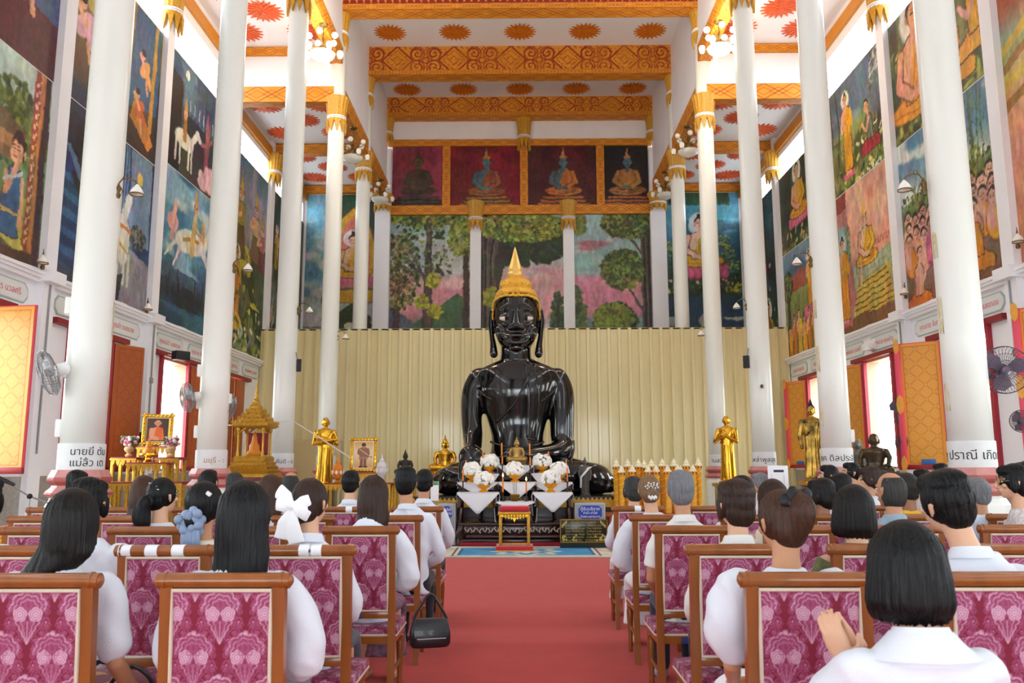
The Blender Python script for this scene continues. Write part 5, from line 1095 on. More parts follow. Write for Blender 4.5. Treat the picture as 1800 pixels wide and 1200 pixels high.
# crossed legs: thighs out to the knees, shins folded in front
seg(mb, [bl(880, 832, .05), bl(826, 838, -.25), bl(796, 842, -.55)], [.46, .4, .34], 26); seg(mb, [bl(938, 830, .05), bl(1000, 836, -.2), bl(1040, 842, -.5)], [.46, .42, .34], 26)
seg(mb, [bl(789, 844, -.5), bl(812, 848, -.85), bl(900, 850, -1.08), bl(980, 846, -1.0)], [(.33, .33), (.33, .3), (.29, .27), (.2, .2)], 26, side=(0, 0, 1))
seg(mb, [bl(1050, 843, -.42), bl(1020, 838, -.75), bl(930, 830, -.78), bl(870, 828, -.72)], [(.36, .33), (.34, .3), (.22, .22), (.2, .2)], 26, side=(0, 0, 1))
seg(mb, [bl(780, 846, -.4), bl(766, 851, -.3)], [.31, .2], 22); seg(mb, [bl(1056, 844, -.35), bl(1070, 850, -.3)], [.33, .22], 22)
mb.ball(bl(905, 862, -.4), (1.9, .85, .1), 40, 8)
torso_me = fuse(mb, .032, 26, M_LACQUER, 'body'); mb = MB()
# head
FY = -.08
def hring(py, w, f, b, cx=907.5, n=36): c = bl(cx, py); return [(c[0]+w*S_*math.cos(2*PI*j/n), (b if math.sin(2*PI*j/n) > 0 else f)*math.sin(2*PI*j/n)+FY, c[2]) for j in range(n)]
mb.srings([hring(621, 7, .16, .2), hring(618, 18, .33, .3), hring(611, 27, .45, .4), hring(600, 34, .53, .48), hring(585, 38.5, .57, .54), hring(565, 40.5, .58, .58), hring(545, 40.5, .56, .58), hring(525, 37, .5, .54), hring(512, 28, .38, .42), hring(506, 12, .2, .2)])
fp = lambda px, py, d: bl(px, py, FY-d)
seg(mb, [fp(907, 541, .53), fp(907, 556, .58), fp(907, 570, .66)], [.055, .065, .085], 14); mb.ball(fp(907, 573, .62), (.14, .12, .085), 16, 10)                     # nose
for q in (-1, 1):
    mb.ball(fp(907.5+q*9.5, 575, .55), (.075, .09, .06), 12, 8)
    seg(mb, [fp(907.5+q*5, 545, .56), fp(907.5+q*16, 537, .53), fp(907.5+q*29, 543, .42)], [.022, .03, .016], 10)                                                 # brow ridge
    seg(mb, [fp(907.5+q*9, 557, .52), fp(907.5+q*19, 553.5, .51), fp(907.5+q*29, 558, .41)], [.02, .035, .018], 10); seg(mb, [fp(907.5+q*9, 563, .52), fp(907.5+q*19, 566, .51), fp(907.5+q*28, 563, .42)], [.018, .028, .018], 10)   # lids
    mb.ball(fp(907.5+q*23, 583, .33), (.19, .15, .2), 18, 12)                                                                                                        # cheek
    ex = 907.5+q*43.5; seg(mb, [fp(ex-q*1.5, 546, .0), fp(ex+q*1, 566, -.02), fp(ex-q*.5, 590, .02), fp(ex-q*3, 606, .04), fp(ex-q*4, 622, .04)], [(.07, .12), (.07, .14), (.06, .12), (.075, .11), (.1, .1)], 14, side=(1, 0, 0))  # long ear
seg(mb, [fp(881, 586, .42), fp(894, 590.5, .53), fp(907.5, 589, .585), fp(921, 590.5, .53), fp(934, 586, .42)], [.025, .06, .055, .06, .025], 12); seg(mb, [fp(884, 591, .42), fp(895, 599, .53), fp(907.5, 602, .565), fp(920, 599, .53), fp(931, 591, .42)], [.025, .06, .07, .06, .025], 12)   # lips
mb.ball(fp(907.5, 611, .4), (.17, .1, .09), 14, 8)
seg(mb, [bl(907, 632, -.02), bl(907, 620, -.04), bl(907, 600, -.06)], [.37, .35, .36], 28)
head_me = fuse(mb, .016, 9, M_LACQUER, 'head'); P = verts_np(torso_me); P[:, 2] = np.maximum(P[:, 2], .003); set_verts(torso_me, P)
bo = obj('body', join_mesh([torso_me, head_me], 'body'), None, bt)
# robe edges, sash and belt standing proud of the body
def surf(px, py): # point on the front of the body under a photo pixel of the statue
    o = Vector(CAM)-B0; d = (bl(px, py)-o).normalized(); hit, p, nrm, _ = bo.ray_cast(o, d); return p if hit else bl(px, py, -.4)
rm = MB()
for line in ([(940, 634), (930, 660), (918, 684), (905, 708), (889, 726), (873, 742)], [(922, 642), (927, 670), (929, 700), (928, 740), (926, 768)], [(938, 640), (944, 670), (946, 700), (944, 740), (941, 772)], [(926, 769), (934, 772), (941, 772)], [(836, 680), (846, 690), (856, 697), (864, 703)], [(978, 678), (968, 692), (958, 700), (951, 706)], [(862, 776), (885, 784), (910, 786), (940, 783), (956, 776)], [(1004, 778), (1003, 792), (999, 806)], [(1008, 774), (1008, 792), (1003, 810)]):
    pts = [surf(x, y) for x, y in line]; rm.tube([tuple(p) for p in MB.spline(pts, 4)], .026, 8)
obj('robe_edge', rm, M_LACQUER, bt, 180)
for q in (-1, 1):
    p = fp(907.5+q*19, 560, .478); e = obj('eye', MB().ball(p, (.15, .06, .055), 16, 8, Matrix.Rotation(-q*.35, 3, 'Z')), M_EYEWHITE, bt, 180); obj('pupil', MB().ball(p+Vector((-q*.008, -.042, 0)), (.04, .03, .042), 12, 8), M_EYEBLACK, e, 180)
# gold crown: hair cap with hairline, bun and flame
cm = MB(); cm.srings([hring(562, 40.6, -.1, .59), hring(545, 41, -.06, .6), hring(532, 40.3, .1, .6), hring(524, 39, .50, .6), hring(518, 37, .54, .58), hring(512.5, 32.5, .50, .52), hring(509.5, 22, .36, .38)], 3)
for q in (-1, 1): seg(cm, [fp(907.5+q*41, 575, .02), fp(907.5+q*41.3, 556, .10), fp(907.5+q*40, 538, .22), fp(907.5+q*36, 526, .34), fp(907.5+q*22, 519.5, .47), fp(907.5, 519, .54)], [.018, .026, .03, .034, .034, .034], 10)
cm.srings([hring(512, 26, .38, .38, 906.5), hring(508, 29.5, .43, .43, 906.5), hring(502, 30, .44, .44, 906.5), hring(496, 26, .38, .38, 906), hring(491.5, 18, .27, .27, 906), hring(488, 13, .19, .19, 906)], 3)
crown = obj('gold_crown', fuse(cm, .018, 1, M_GOLDHAIR), None, bt)
P = verts_np(crown.data); n = np.empty(len(P)*3); crown.data.vertices.foreach_get('normal', n); n = n.reshape(-1, 3)
bump = np.sin(P[:, 0]*46)*np.sin(P[:, 2]*46)*np.cos(P[:, 1]*40); set_verts(crown.data, P+n*(.016*bump)[:, None])
sm = MB(); sm.lathe([(.14, 0), (.175, .03), (.185, .08), (.165, .13), (.16, .15), (.17, .19), (.15, .25), (.105, .4), (.06, .56), (.026, .7), (.0, .77)], 28, c=bl(905.5, 489, FY)); obj('flame_spire', sm, M_GOLDSPIRE, crown, 60)
mouth = MB(); mouth.tube([fp(889, 591.5, .49), fp(898, 595, .55), fp(907.5, 596, .585), fp(917, 595, .55), fp(926, 591.5, .49)], .016, 8); obj('lip_line', mouth, mat('dark_red_lip', '#3a0f12', .2), bt, 180)
# ------------------------------------------------------------------ plinth under the statue with a gilded lotus rim
M_ROSEWOOD = mat('rosewood_lacquer', '#33100f', .25, coat=.3, noise=.3, nscale=10); M_PEARL = mat('mother_of_pearl', '#b9b0a4', .25)
pt = thing('statue_plinth', 'dark red stepped plinth with a gilded petal rim under the black buddha', 'plinth', (0, 0, 0))
obj('core', MB().box(-2.2, 17.25, 0, 2.2, 20.6, ZP-.1), M_ROSEWOOD, pt); obj('cap_slab', MB().box(-2.28, 17.2, ZP-.1, 2.28, 20.7, ZP), mat('dark_slab', '#241515', .25, coat=.3), pt)
gm = MB(); n = 50
for i in range(n):
    x = -2.26+4.52*i/(n-1); gm.prism([(-.045, 0), (.045, 0), (.05, .07), (0, .14), (-.05, .07)], face_M((x, 17.2, ZP-.16), (0, -1, 0)), .035)
obj('petal_rim', gm, M_GILT, pt); obj('gold_fillet', MB().box(-2.29, 17.16, ZP-.22, 2.29, 17.25, ZP-.16), M_GILT, pt)
# small gold statues: seated and standing figures
def small_seated(name, lab, loc, h, material, group=None, sash=None, base=True, rz=0.0, spire=True):
    """seated figure of total height h, its base at loc, facing -y"""
    t = thing(name, lab, 'statue', loc, rz, group); k = h; mb = MB()
    mb.rings([[(w*k*math.cos(2*PI*j/20), d*k*math.sin(2*PI*j/20)*.8, z*k) for j in range(20)] for w, d, z in ((.16, .14, .26), (.145, .13, .36), (.17, .14, .48), (.2, .15, .56), (.16, .13, .61), (.06, .07, .64))])
    for q in (-1, 1):
        mb.tube([(q*.19*k, 0, .56*k), (q*.24*k, -.01*k, .44*k), (q*.22*k, -.1*k, .32*k), (q*(.24 if q < 0 else .05)*k, -.24*k, .25*k)], [.055*k, .05*k, .045*k, .035*k], 12, rcap=True)
        mb.tube([(q*.1*k, 0, .22*k), (q*.33*k, -.1*k, .22*k), (q*.3*k, -.2*k, .21*k), (-q*.05*k, -.26*k, .2*k)], [.1*k, .085*k, .075*k, .06*k], 14, rcap=True)
    mb.tube([(0, 0, .6*k), (0, -.01*k, .7*k)], .055*k, 12); mb.ball((0, -.01*k, .76*k), (.075*k, .085*k, .1*k), 18, 12); mb.tube([(0, -.085*k, .78*k), (0, -.11*k, .75*k), (0, -.09*k, .735*k)], .014*k, 8)
    for q in (-1, 1): mb.tube([(q*.077*k, 0, .79*k), (q*.085*k, .0, .74*k), (q*.078*k, 0, .69*k)], .016*k, 8)
    obj('body', fuse(mb, .012*k if k > 1 else .011*k+.002, 3, material), None, t)
    hm = MB().ball((0, .01*k, .79*k), (.08*k, .085*k, .085*k), 18, 12)
    if spire: hm.lathe([(.045*k, .84*k), (.05*k, .875*k), (.028*k, .9*k), (.02*k, .94*k), (.006*k, 1.0*k)], 14)
    obj('curled_hair', hm, material, t, 60)
    if base: obj('lotus_base', MB().lathe([(.34*k, 0), (.36*k, .03*k), (.3*k, .07*k), (.3*k, .09*k), (.37*k, .13*k), (.34*k, .16*k), (.0, .16*k)], 28).xf(Matrix.Scale(.78, 4, (0, 1, 0))), material, t, 40)
    if sash: obj('sash', MB().tube([(.17*k, -.02*k, .6*k), (.05*k, -.155*k, .5*k), (-.1*k, -.14*k, .36*k)], [(.012*k, .05*k)]*3, 10), sash, t)
    return t
def small_standing(name, lab, loc, h, robe, skin, pose, rz=0.0, sash=None, group=None, hair=None, patches=None):
    t = thing(name, lab, 'statue', loc, rz, group); k = h; mb = MB()
    mb.rings([[(w*k*math.cos(2*PI*j/24)*(1+.03*math.cos(6*PI*j/12*2)*(z < .45)), d*k*math.sin(2*PI*j/24)*(1+.04*math.cos(j*2.1)*(z < .45)), z*k) for j in range(24)] for w, d, z in ((.125, .085, .015), (.12, .085, .1), (.105, .08, .3), (.1, .08, .5), (.1, .075, .58), (.115, .075, .68), (.135, .07, .76), (.125, .065, .8), (.05, .045, .835))])
    for q in (-1, 1):
        mb.tube([(q*.04*k, 0, .02*k), (q*.05*k, -.08*k, .012*k), (q*.055*k, -.12*k, .01*k)], [.025*k, .022*k, .012*k], 10, rcap=True)
        if pose == 'cross': el = (q*.175*k, -.02*k, .6*k); hd = (-q*.09*k, -.11*k, (.66 if q < 0 else .69)*k)
        elif pose == 'join': el = (q*.165*k, -.06*k, .6*k); hd = (q*.012*k, -.19*k, .7*k)
        else: el = (q*.16*k, 0, .6*k); hd = (q*.14*k, -.03*k, .42*k)
        mb.tube([(q*.125*k, 0, .775*k), el, hd], [.042*k, .038*k, .024*k], 12, rcap=True)
        if pose != 'down':
            dv = Vector((0, -.03*k, .1*k)) if pose == 'join' else Vector((-q*.07*k, .01*k, .03*k))
            for f in range(4): o = Vector((0, .0, 0)) if pose == 'join' else Vector((0, 0, -.014*k*f)); o = Vector((q*.004*k, .012*k*f, 0)) if pose == 'join' else o; mb.tube([Vector(hd)+o, Vector(hd)+o+dv*(1-.1*abs(f-1.5))], [.009*k, .006*k], 8, rcap=True)
            mb.tube([Vector(hd), Vector(hd)+dv*.5+Vector((q*.01*k, -.02*k, .02*k))], [.009*k, .007*k], 8, rcap=True)
    mb.tube([(0, 0, .81*k), (0, -.005*k, .88*k)], .034*k, 12); mb.ball((0, -.01*k, .925*k), (.052*k, .06*k, .072*k), 18, 14)
    mb.tube([(0, -.066*k, .94*k), (0, -.085*k, .915*k), (0, -.068*k, .905*k)], .009*k, 8); mb.tube([(-.018*k, -.063*k, .885*k), (.018*k, -.063*k, .885*k)], .007*k, 8, rcap=True)
    for q in (-1, 1): mb.tube([(q*.053*k, 0, .945*k), (q*.059*k, 0, .92*k), (q*.054*k, 0, .885*k)], .01*k, 8); mb.tube([(q*.008*k, -.066*k, .948*k), (q*.032*k, -.055*k, .95*k)], .006*k, 6)
    obj('body', fuse(mb, .009*k, 3, robe), None, t)
    rb = MB(); rb.tube([(.1*k, -.03*k, .8*k), (.03*k, -.085*k, .7*k), (-.09*k, -.07*k, .58*k)], .01*k, 8); rb.tube([(.12*k, -.06*k, .72*k), (.1*k, -.09*k, .5*k), (.1*k, -.09*k, .04*k)], .012*k, 8); rb.tube([(-.02*k, -.088*k, .55*k), (-.03*k, -.09*k, .05*k)], .006*k, 8); rb.tube([(.04*k, -.088*k, .55*k), (.04*k, -.09*k, .05*k)], .006*k, 8)
    obj('robe_fold', rb, robe, t, 180)
    if hair: obj('curled_hair', MB().ball((0, .008*k, .945*k), (.056*k, .062*k, .066*k), 16, 10).lathe([(.03*k, 1.0*k), (.022*k, 1.03*k), (.006*k, 1.08*k)], 12), hair, t, 60)
    if sash: obj('sash', MB().tube([(.15*k, .02*k, .78*k), (.1*k, -.09*k, .76*k), (-.02*k, -.105*k, .62*k), (-.12*k, -.08*k, .5*k), (-.13*k, -.06*k, .2*k)], [(.016*k, .06*k)]*3+[(.014*k, .05*k)]*2, 12), sash, t)
    obj('foot_base', MB().lathe([(.15*k, -.02*k), (.15*k, .0), (.12*k, .008*k)], 20), robe, t, 40)
    return t
# ------------------------------------------------------------------ nested altar tables, cloths, flowers and candles
M_CLOTH = mat('white_lace_cloth', '#f6f6fa', .8, bump=.5, bscale=140, noise=.12, nscale=160); M_FLOWER = mat('white_flower_petals', '#f7f6f0', .7); M_BOWL = mat('gilt_bowl', '#f0a81a', .3, metal=.35); M_CANDLE = mat('orange_candle_wax', '#e8861e', .45)
M_CANDLEY = mat('yellow_candle_wax', '#eba51f', .4); M_FLAME = mat('candle_flame', '#ffd27a', .5, emit=14.0); M_STEEL = mat('dark_candlestick', '#4a4038', .4, metal=.6)
YA = 16.0                                                      # front of the altar group
def altar_table(xc, y, zt, w, d, zb, lab):
    t = thing('altar_table', lab, 'table', (xc, y, 0), 0, 'nested rosewood altar tables')
    obj('tabletop', MB().rbox((0, 0, zt-.02), (w, d, .04), .008), M_ROSEWOOD, t)
    ap = obj('apron', MB().box(-w/2+.03, -d/2+.02, zt-.14, w/2-.03, -d/2+.045, zt-.04).box(-w/2+.03, d/2-.045, zt-.14, w/2-.03, d/2-.02, zt-.04), M_ROSEWOOD, t)
    pm = MB()
    for i in range(9): pm.ball((-w/2+.06+(w-.12)*i/8, -d/2+.018, zt-.09), (.022, .006, .014), 8, 6)
    obj('pearl_inlay', pm, M_PEARL, ap)
    for sx in (-1, 1):
        for sy in (-1, 1): obj('leg', MB().tube([(sx*(w/2-.05), sy*(d/2-.05), zt-.04), (sx*(w/2-.03), sy*(d/2-.03), zt-.25), (sx*(w/2-.06), sy*(d/2-.06), (zt+zb)/2), (sx*(w/2-.04), sy*(d/2-.04), zb+.03), (sx*(w/2-.02), sy*(d/2-.02), zb)], [.04, .035, .026, .034, .028], 8), M_ROSEWOOD, t)
    return t
def cloth(xc, y, zt, w, d, drop, lab):
    """square of white lace laid cornerwise: a triangle hangs over the front edge"""
    t = thing('altar_cloth', lab, 'tablecloth', (xc, y, zt+.002), 0, 'white lace altar cloths'); n = 15
    obj('lace', MB().rbox((0, -.01, .003), (w+.03, d+.02, .006), .002), M_CLOTH, t)
    for side in ('front', 'right', 'left'):
        v = []; f = []
        ww = (w if side == 'front' else d); dr = drop if side == 'front' else drop*.5
        for i in range(n+1):
            u = i/n*2-1; h = dr*(1-abs(u))**.95+.02
            for j in range(6):
                q = j/5; a = u*ww/2*1.03; off = .012+.016*q+.012*math.sin(u*9+q*2)*q
                v.append((a, -d/2-off, -h*q) if side == 'front' else ((1 if side == 'right' else -1)*(w/2+off), a, -h*q))
        for i in range(n):
            for j in range(5): k = i*6+j; f.append((k, k+6, k+7, k+1))
        mb = MB().add(v, f); me = mesh_of('hanging_corner', mb, M_CLOTH, 180); o = obj('hanging_corner', me, None, t); sm = o.modifiers.new('t', 'SOLIDIFY'); sm.thickness = .004
    return t
TB = []   # (px_left, px_right, py_top, Y, depth, triangle tip py, description)
for l, r, py, Y, d, tip, nm in ((877, 936, 818, 16.9, .4, 846, 'topmost middle'), (878, 941, 848, 16.4, .5, 878, 'second middle'), (874, 938, 882, 15.95, .38, 895, 'lowest middle'),
                              (841, 876, 833, 16.88, .4, 860, 'topmost candle side'), (806, 874, 848, 16.45, .4, 872, 'second donor box side'), (805, 875, 866, 16.02, .42, 905, 'lowest portrait side'),
                              (935, 978, 832, 16.88, .4, 861, 'topmost yellow candle side'), (938, 1005, 848, 16.45, .4, 872, 'second yellow candle side'), (938, 1005, 866, 16.02, .42, 902, 'lowest yellow candle side')):
    a, b = at(l, py, Y-d/2), at(r, py, Y-d/2); TB.append(((a[0]+b[0])/2, Y, (a[2]+b[2])/2, abs(b[0]-a[0]), d, at(0, tip, Y-d/2)[2], nm))
NM = ['at the top of the altar, with the gold buddha', 'in the middle of the altar behind the incense pot', 'low behind the red stool', 'high on the left wing', 'halfway up the left wing', 'in front of the left wing', 'high on the right wing', 'halfway up the right wing', 'in front of the right wing']
NM = [x.replace('left wing', 'wing by the great hand').replace('right wing', 'wing by the grey statue') for x in NM]
for (xc, y, zt, w, d, ztip, nm), lab in zip(TB, NM):
    altar_table(xc, y, zt, w, d, .42, 'dark rosewood altar table '+lab); cloth(xc, y, zt, w+.01, d, max(.06, zt-ztip), 'white lace cloth on the table '+lab)
# broad inlaid base the tables stand on
bs = thing('inlaid_platform', 'wide dark rosewood altar platform with pearl scrolls and clawed feet', 'altar', (0, 0, 0)); x0, x1 = at(805, 930, 15.8)[0], at(1004, 930, 15.8)[0]
obj('top_board', MB().rbox(((x0+x1)/2, 16.46, .39), (x1-x0, 1.35, .06), .015), M_ROSEWOOD, bs); obj('frieze', MB().rbox(((x0+x1)/2, 16.46, .29), (x1-x0-.12, 1.25, .16), .02), M_ROSEWOOD, bs); obj('lower_roll', MB().tube([(x0+.15, 15.85, .16), (x1-.15, 15.85, .16)], .055, 12), M_ROSEWOOD, bs); obj('plinth_board', MB().rbox(((x0+x1)/2, 16.43, .07), (x1-x0-.1, 1.25, .1), .015), M_ROSEWOOD, bs)
pm = MB()
for i in range(34):
    x = x0+.14+(x1-x0-.28)*i/33; pm.tube([(x-.02, 15.825, .29+.04*(-1)**i), (x, 15.82, .29), (x+.025, 15.825, .29-.03*(-1)**i)], [.01, .014, .008], 6); pm.ball((x, 15.82, .29+.05*math.cos(i*1.9)), (.014, .006, .014), 6, 5)
obj('pearl_scroll', pm, M_PEARL, bs)
for sx in (x0+.06, x1-.06):
    for y in (15.83, 17.0): obj('claw_foot', MB().tube([(sx, y, .36), (sx+.04*(1 if sx > 0 else -1), y-.03, .22), (sx, y, .1), (sx, y-.04, .0)], [.06, .07, .05, .06], 10), M_ROSEWOOD, bs)
fb = thing('red_step', 'low red carpeted step in front of the altar base', 'step', (0, 0, 0)); obj('riser', MB().rbox(((x0+x1)/2+.0, 15.68, .035), (x1-x0-.1, .18, .07), .01), mat('deep_red_cloth', '#8f1626', .8), fb)
def flowers(px, py, Y, zt, lab, r=.175):
    p = at(px, py, Y); t = thing('flower_bowl', lab, 'flowers', (p[0], Y, zt), 0, 'white flower bowls on the altar')
    hb = max(.16, p[2]-zt-r*.35)
    obj('gilt_bowl', MB().lathe([(.085, 0), (.09, .02), (.04, .05), (.04, hb*.35), (.11, hb*.6), (.145, hb*.95), (.13, hb)], 20), M_BOWL, t); mb = MB(); rr = random.Random(int(px))
    for i in range(150):
        z = rr.random()*1.25-.3; a = rr.random()*2*PI; s = math.sqrt(max(0, 1-min(1, z*z))); g = .86+.26*rr.random(); c = Vector((g*r*s*math.cos(a), g*r*s*math.sin(a), hb+r*.33+g*r*.95*z)); q = Matrix.Rotation(a, 3, 'Z') @ Matrix.Rotation(math.acos(max(-1, min(1, z)))+rr.random()-.5, 3, 'Y'); mb.ball(c, (.042, .042, .016), 7, 4, q)
    obj('blossoms', mb, M_FLOWER, t, 60); mb = MB()
    for i in range(12): a = i*.53; mb.ball((.11*math.cos(a), .11*math.sin(a), hb+.02), (.04, .015, .02), 6, 4, Matrix.Rotation(a, 3, 'Z'))
    obj('greenery', mb, mat('dark_leaf', '#4a6a34', .6), t)
for px, py, i, lab in ((861, 814, 3, 'on the high table of the great hand side'), (829, 829, 4, 'on the middle table of the great hand side'), (850, 846, 5, 'on the front table of the great hand side'), (905, 830, 1, 'in the middle under the gold buddha'), (953, 812, 6, 'on the high table of the grey statue side'), (983, 829, 7, 'on the middle table of the grey statue side'), (968, 842, 8, 'on the front table of the grey statue side')):
    flowers(px, py, TB[i][1]-.08, TB[i][2]+.008, 'white flower ball in a gilt bowl '+lab)
def candle(px, pt, pm_, pb, Y, zt, lab, lit=False):
    a, b = at(px, pt, Y), at(px, pm_, Y); zt = at(px, pb, Y)[2] if zt is None else zt; t = thing('altar_candle', lab, 'candle', (a[0], Y, zt), 0, 'orange candles on the altar'); z1, z2 = b[2]-zt, a[2]-zt
    st = MB().lathe([(.045, 0), (.045, .012), (.014, .03), (.012, z1*.5), (.02, z1*.55), (.012, z1*.6), (.014, z1-.03), (.03, z1), (.0, z1)], 12); obj('candlestick', st, M_STEEL, t); obj('wax', MB().lathe([(.015, z1), (.014, z2-.02), (.008, z2)], 12), M_CANDLE, t)
    if lit: obj('flame', MB().lathe([(.0, z2), (.012, z2+.02), (.009, z2+.045), (.0, z2+.08)], 8), M_FLAME, t)
for px, a, b, Y, i, lit, lab in ((882, 778, 800, 16.78, 0, 0, 'beside the small gold buddha on the hand side'), (883, 801, 815, 16.6, 1, 0, 'below the small gold buddha on the hand side'), (931, 779, 800, 16.78, 0, 0, 'beside the small gold buddha on the statue side'), (932, 803, 818, 16.6, 1, 0, 'below the small gold buddha on the statue side'), (849, 793, 812, 16.76, 3, 0, 'beside the high flower bowl of the hand side'), (964, 793, 812, 16.76, 6, 0, 'beside the high flower bowl of the statue side'),
                              (819, 809, 832, 16.4, 4, 0, 'tall at the outer edge of the hand side'), (814, 823, 845, 16.1, 5, 0, 'short at the outer edge of the hand side'), (995, 808, 830, 16.4, 7, 0, 'tall at the outer edge of the statue side'), (997, 822, 846, 16.1, 8, 0, 'short at the outer edge of the statue side'), (884, 838, 864, 15.86, 2, 1, 'burning low beside the incense pot, hand side'), (925, 845, 866, 15.86, 2, 1, 'burning low beside the incense pot, statue side')):
    candle(px, a, b, 0, Y, TB[i][2]+.009, 'orange candle '+lab, bool(lit))
p = at(905, 872, 15.88); t = thing('incense_pot', 'small bronze incense pot with thin sticks between the burning candles', 'incense pot', (p[0], 15.9, TB[2][2]+.009)); obj('pot', MB().lathe([(.06, 0), (.07, .01), (.05, .03), (.09, .07), (.1, .11), (.085, .13), (.08, .12), (.0, .11)], 18), M_BRASS, t)
for i in range(3): obj('incense_stick', MB().tube([(.02*(i-1), 0, .1), (.035*(i-1), 0, .36)], .004, 5), M_STEEL, t)
M_BRONZEGOLD = mat('pale_bronze_gold', '#b08f52', .35, metal=.8)
small_seated('seated_buddha_statuette', 'small pale gold seated buddha on the topmost altar table', (TB[0][0]+.02, 16.9, TB[0][2]+.009), .58, M_BRONZEGOLD)
small_seated('seated_buddha_statuette', 'golden seated buddha behind the black knee on the night mural side', at(782, 838, 19.75), 1.0, M_GOLD)
o = thing('statuette_shelf', 'dark stand behind the black knee carrying a golden buddha', 'stand', (at(782, 838, 19.75)[0], 19.75, ZP)); obj('board', MB().rbox((0, 0, at(782, 838, 19.75)[2]-ZP-.03-.012), (.8, .5, .05), .01), M_ROSEWOOD, o)
for sx in (-.3, .3): obj('leg', MB().box(sx-.03, -.2, 0, sx+.03, .2, at(782, 838, 19.75)[2]-ZP-.06), M_ROSEWOOD, o)
M_GREYSTONE = mat('dark_grey_stone', '#5c5854', .5); M_SASH = mat('white_silk_sash', '#eeeef0', .5)
small_standing('standing_buddha_statuette', 'dark grey standing figure with a white sash in front of the black knee', (at(1029, 880, 17.4)[0], 17.4, ZP+.022), at(0, 812, 17.4)[2]-ZP, M_GREYSTONE, M_GREYSTONE, 'down', 0, M_SASH, None, M_GREYSTONE)
# kneeling stool: red cushion on a gilt frame over a red footboard
p0, p1 = at(878, 950, 14.95), at(931, 950, 14.95); xs = (p0[0]+p1[0])/2; w = p1[0]-p0[0]; M_REDCUSH = mat('red_velvet', '#c01f2c', .75, sheen=.4)
t = thing('kneeling_stool', 'gilt carved stool with a red cushion standing on a red footboard', 'stool', (xs, 14.95, 0))
obj('footboard', MB().rbox((0, 0, .06), (w+.12, .56, .07), .012), M_REDCUSH, t); obj('footboard_rim', MB().rbox((0, 0, .015), (w+.13, .58, .03), .008), M_GILT, t); zt = at(905, 900, 14.72)[2]
obj('seat_frame', MB().rbox((0, 0, zt-.02), (w+.04, .44, .05), .01), M_GILT, t); obj('cushion', MB().rbox((0, 0, zt+.055), (w+.0, .42, .1), .045, 4), M_REDCUSH, t)
for sx in (-1, 1):
    for sy in (-1, 1): obj('leg', MB().rbox((sx*(w/2-.02), sy*.19, (zt+.09)/2), (.05, .05, zt-.09), .008), M_GILT, t)
obj('front_stretcher', MB().rbox((0, -.19, .13), (w-.06, .03, .03), .006), M_GILT, t); mb = MB()
for i in range(9):
    x = -w/2+.06+(w-.12)*i/8; h = .13 if i == 4 else .09-.008*abs(i-4); mb.prism([(-.035, 0), (.035, 0), (.03, -h*.5), (0, -h), (-.03, -h*.5)], face_M((x, -.2, zt-.045), (0, -1, 0)), .025); mb.ball((x, -.23, zt-.075), (.022, .01, .022), 8, 6)
obj('carved_apron', mb, M_GOLD, t)
# blue rug
c = Canvas(2.75, 1.8, 60, 40, base='#d8d3c4'); e = np.minimum(np.minimum(c.X, c.w-c.X), np.minimum(c.Y, c.h-c.Y)); c.mix((e > .28)*1., '#3f8fc4'); c.mix(((e > .28) & (e < .33))*1., '#2c6ba0'); c.mix(((e > .2) & (e < .225))*1., '#6a4038'); c.mix(((e > .24) & (e < .25))*1., '#c8903c'); c.blot('#5aa4d0', 3, .5, .15, .6, mask=(e > .33)*1.); c.blot('#b8b09c', 5, .55, .1, .7, mask=(e < .19)*1.)
r = np.hypot((c.X-c.w/2)/.55, (c.Y-c.h/2)/.7); th = np.arctan2(c.Y-c.h/2, c.X-c.w/2); c.mix(np.clip((1+.15*np.cos(th*8)-r)*9, 0, 1), '#c8ccc4'); c.mix(np.clip((.72+.12*np.cos(th*8)-r)*9, 0, 1), '#4f8fb8'); c.mix(np.clip((.45+.1*np.cos(th*8)-r)*9, 0, 1), '#d8d4c8')
rt = thing('blue_rug', 'sky blue rug with cream border and pale medallion before the altar', 'rug', (0, 0, 0)); xa, xb = -1.42, 1.5; ya, yb = 13.77, 15.56; rx = (c.X/c.w*(xb-xa)+xa).ravel(); ry = (c.Y/c.h*(yb-ya)+ya).ravel()
g = obj('pile', grid_mesh('pile', np.stack([rx, ry, np.full(rx.size, .012)], 1), c.ny, c.nx, c.C, mat('rug_wool', '#ffffff', .9, attr='paint', bump=.3, bscale=200)), None, rt); obj('backing', MB().box(xa, ya, 0.001, xb, yb, .01), mat('rug_edge', '#b8b2a4', .9), rt)
tf = thing('patterned_mat', 'cream patterned floor mat with brown stripes beside the blue rug', 'mat', (0, 0, 0)); obj('mat_sheet', MB().box(1.52, 13.77, -.01, 3.6, 16.6, .006), mat('cream_mat', '#ddd6c0', .5, noise=.3, nscale=16), tf); obj('mat_stripe', MB().box(1.75, 13.77, .006, 1.8, 16.6, .009).box(1.95, 13.77, .006, 1.98, 16.6, .009), mat('brown_stripe', '#6a3f34', .6), tf)
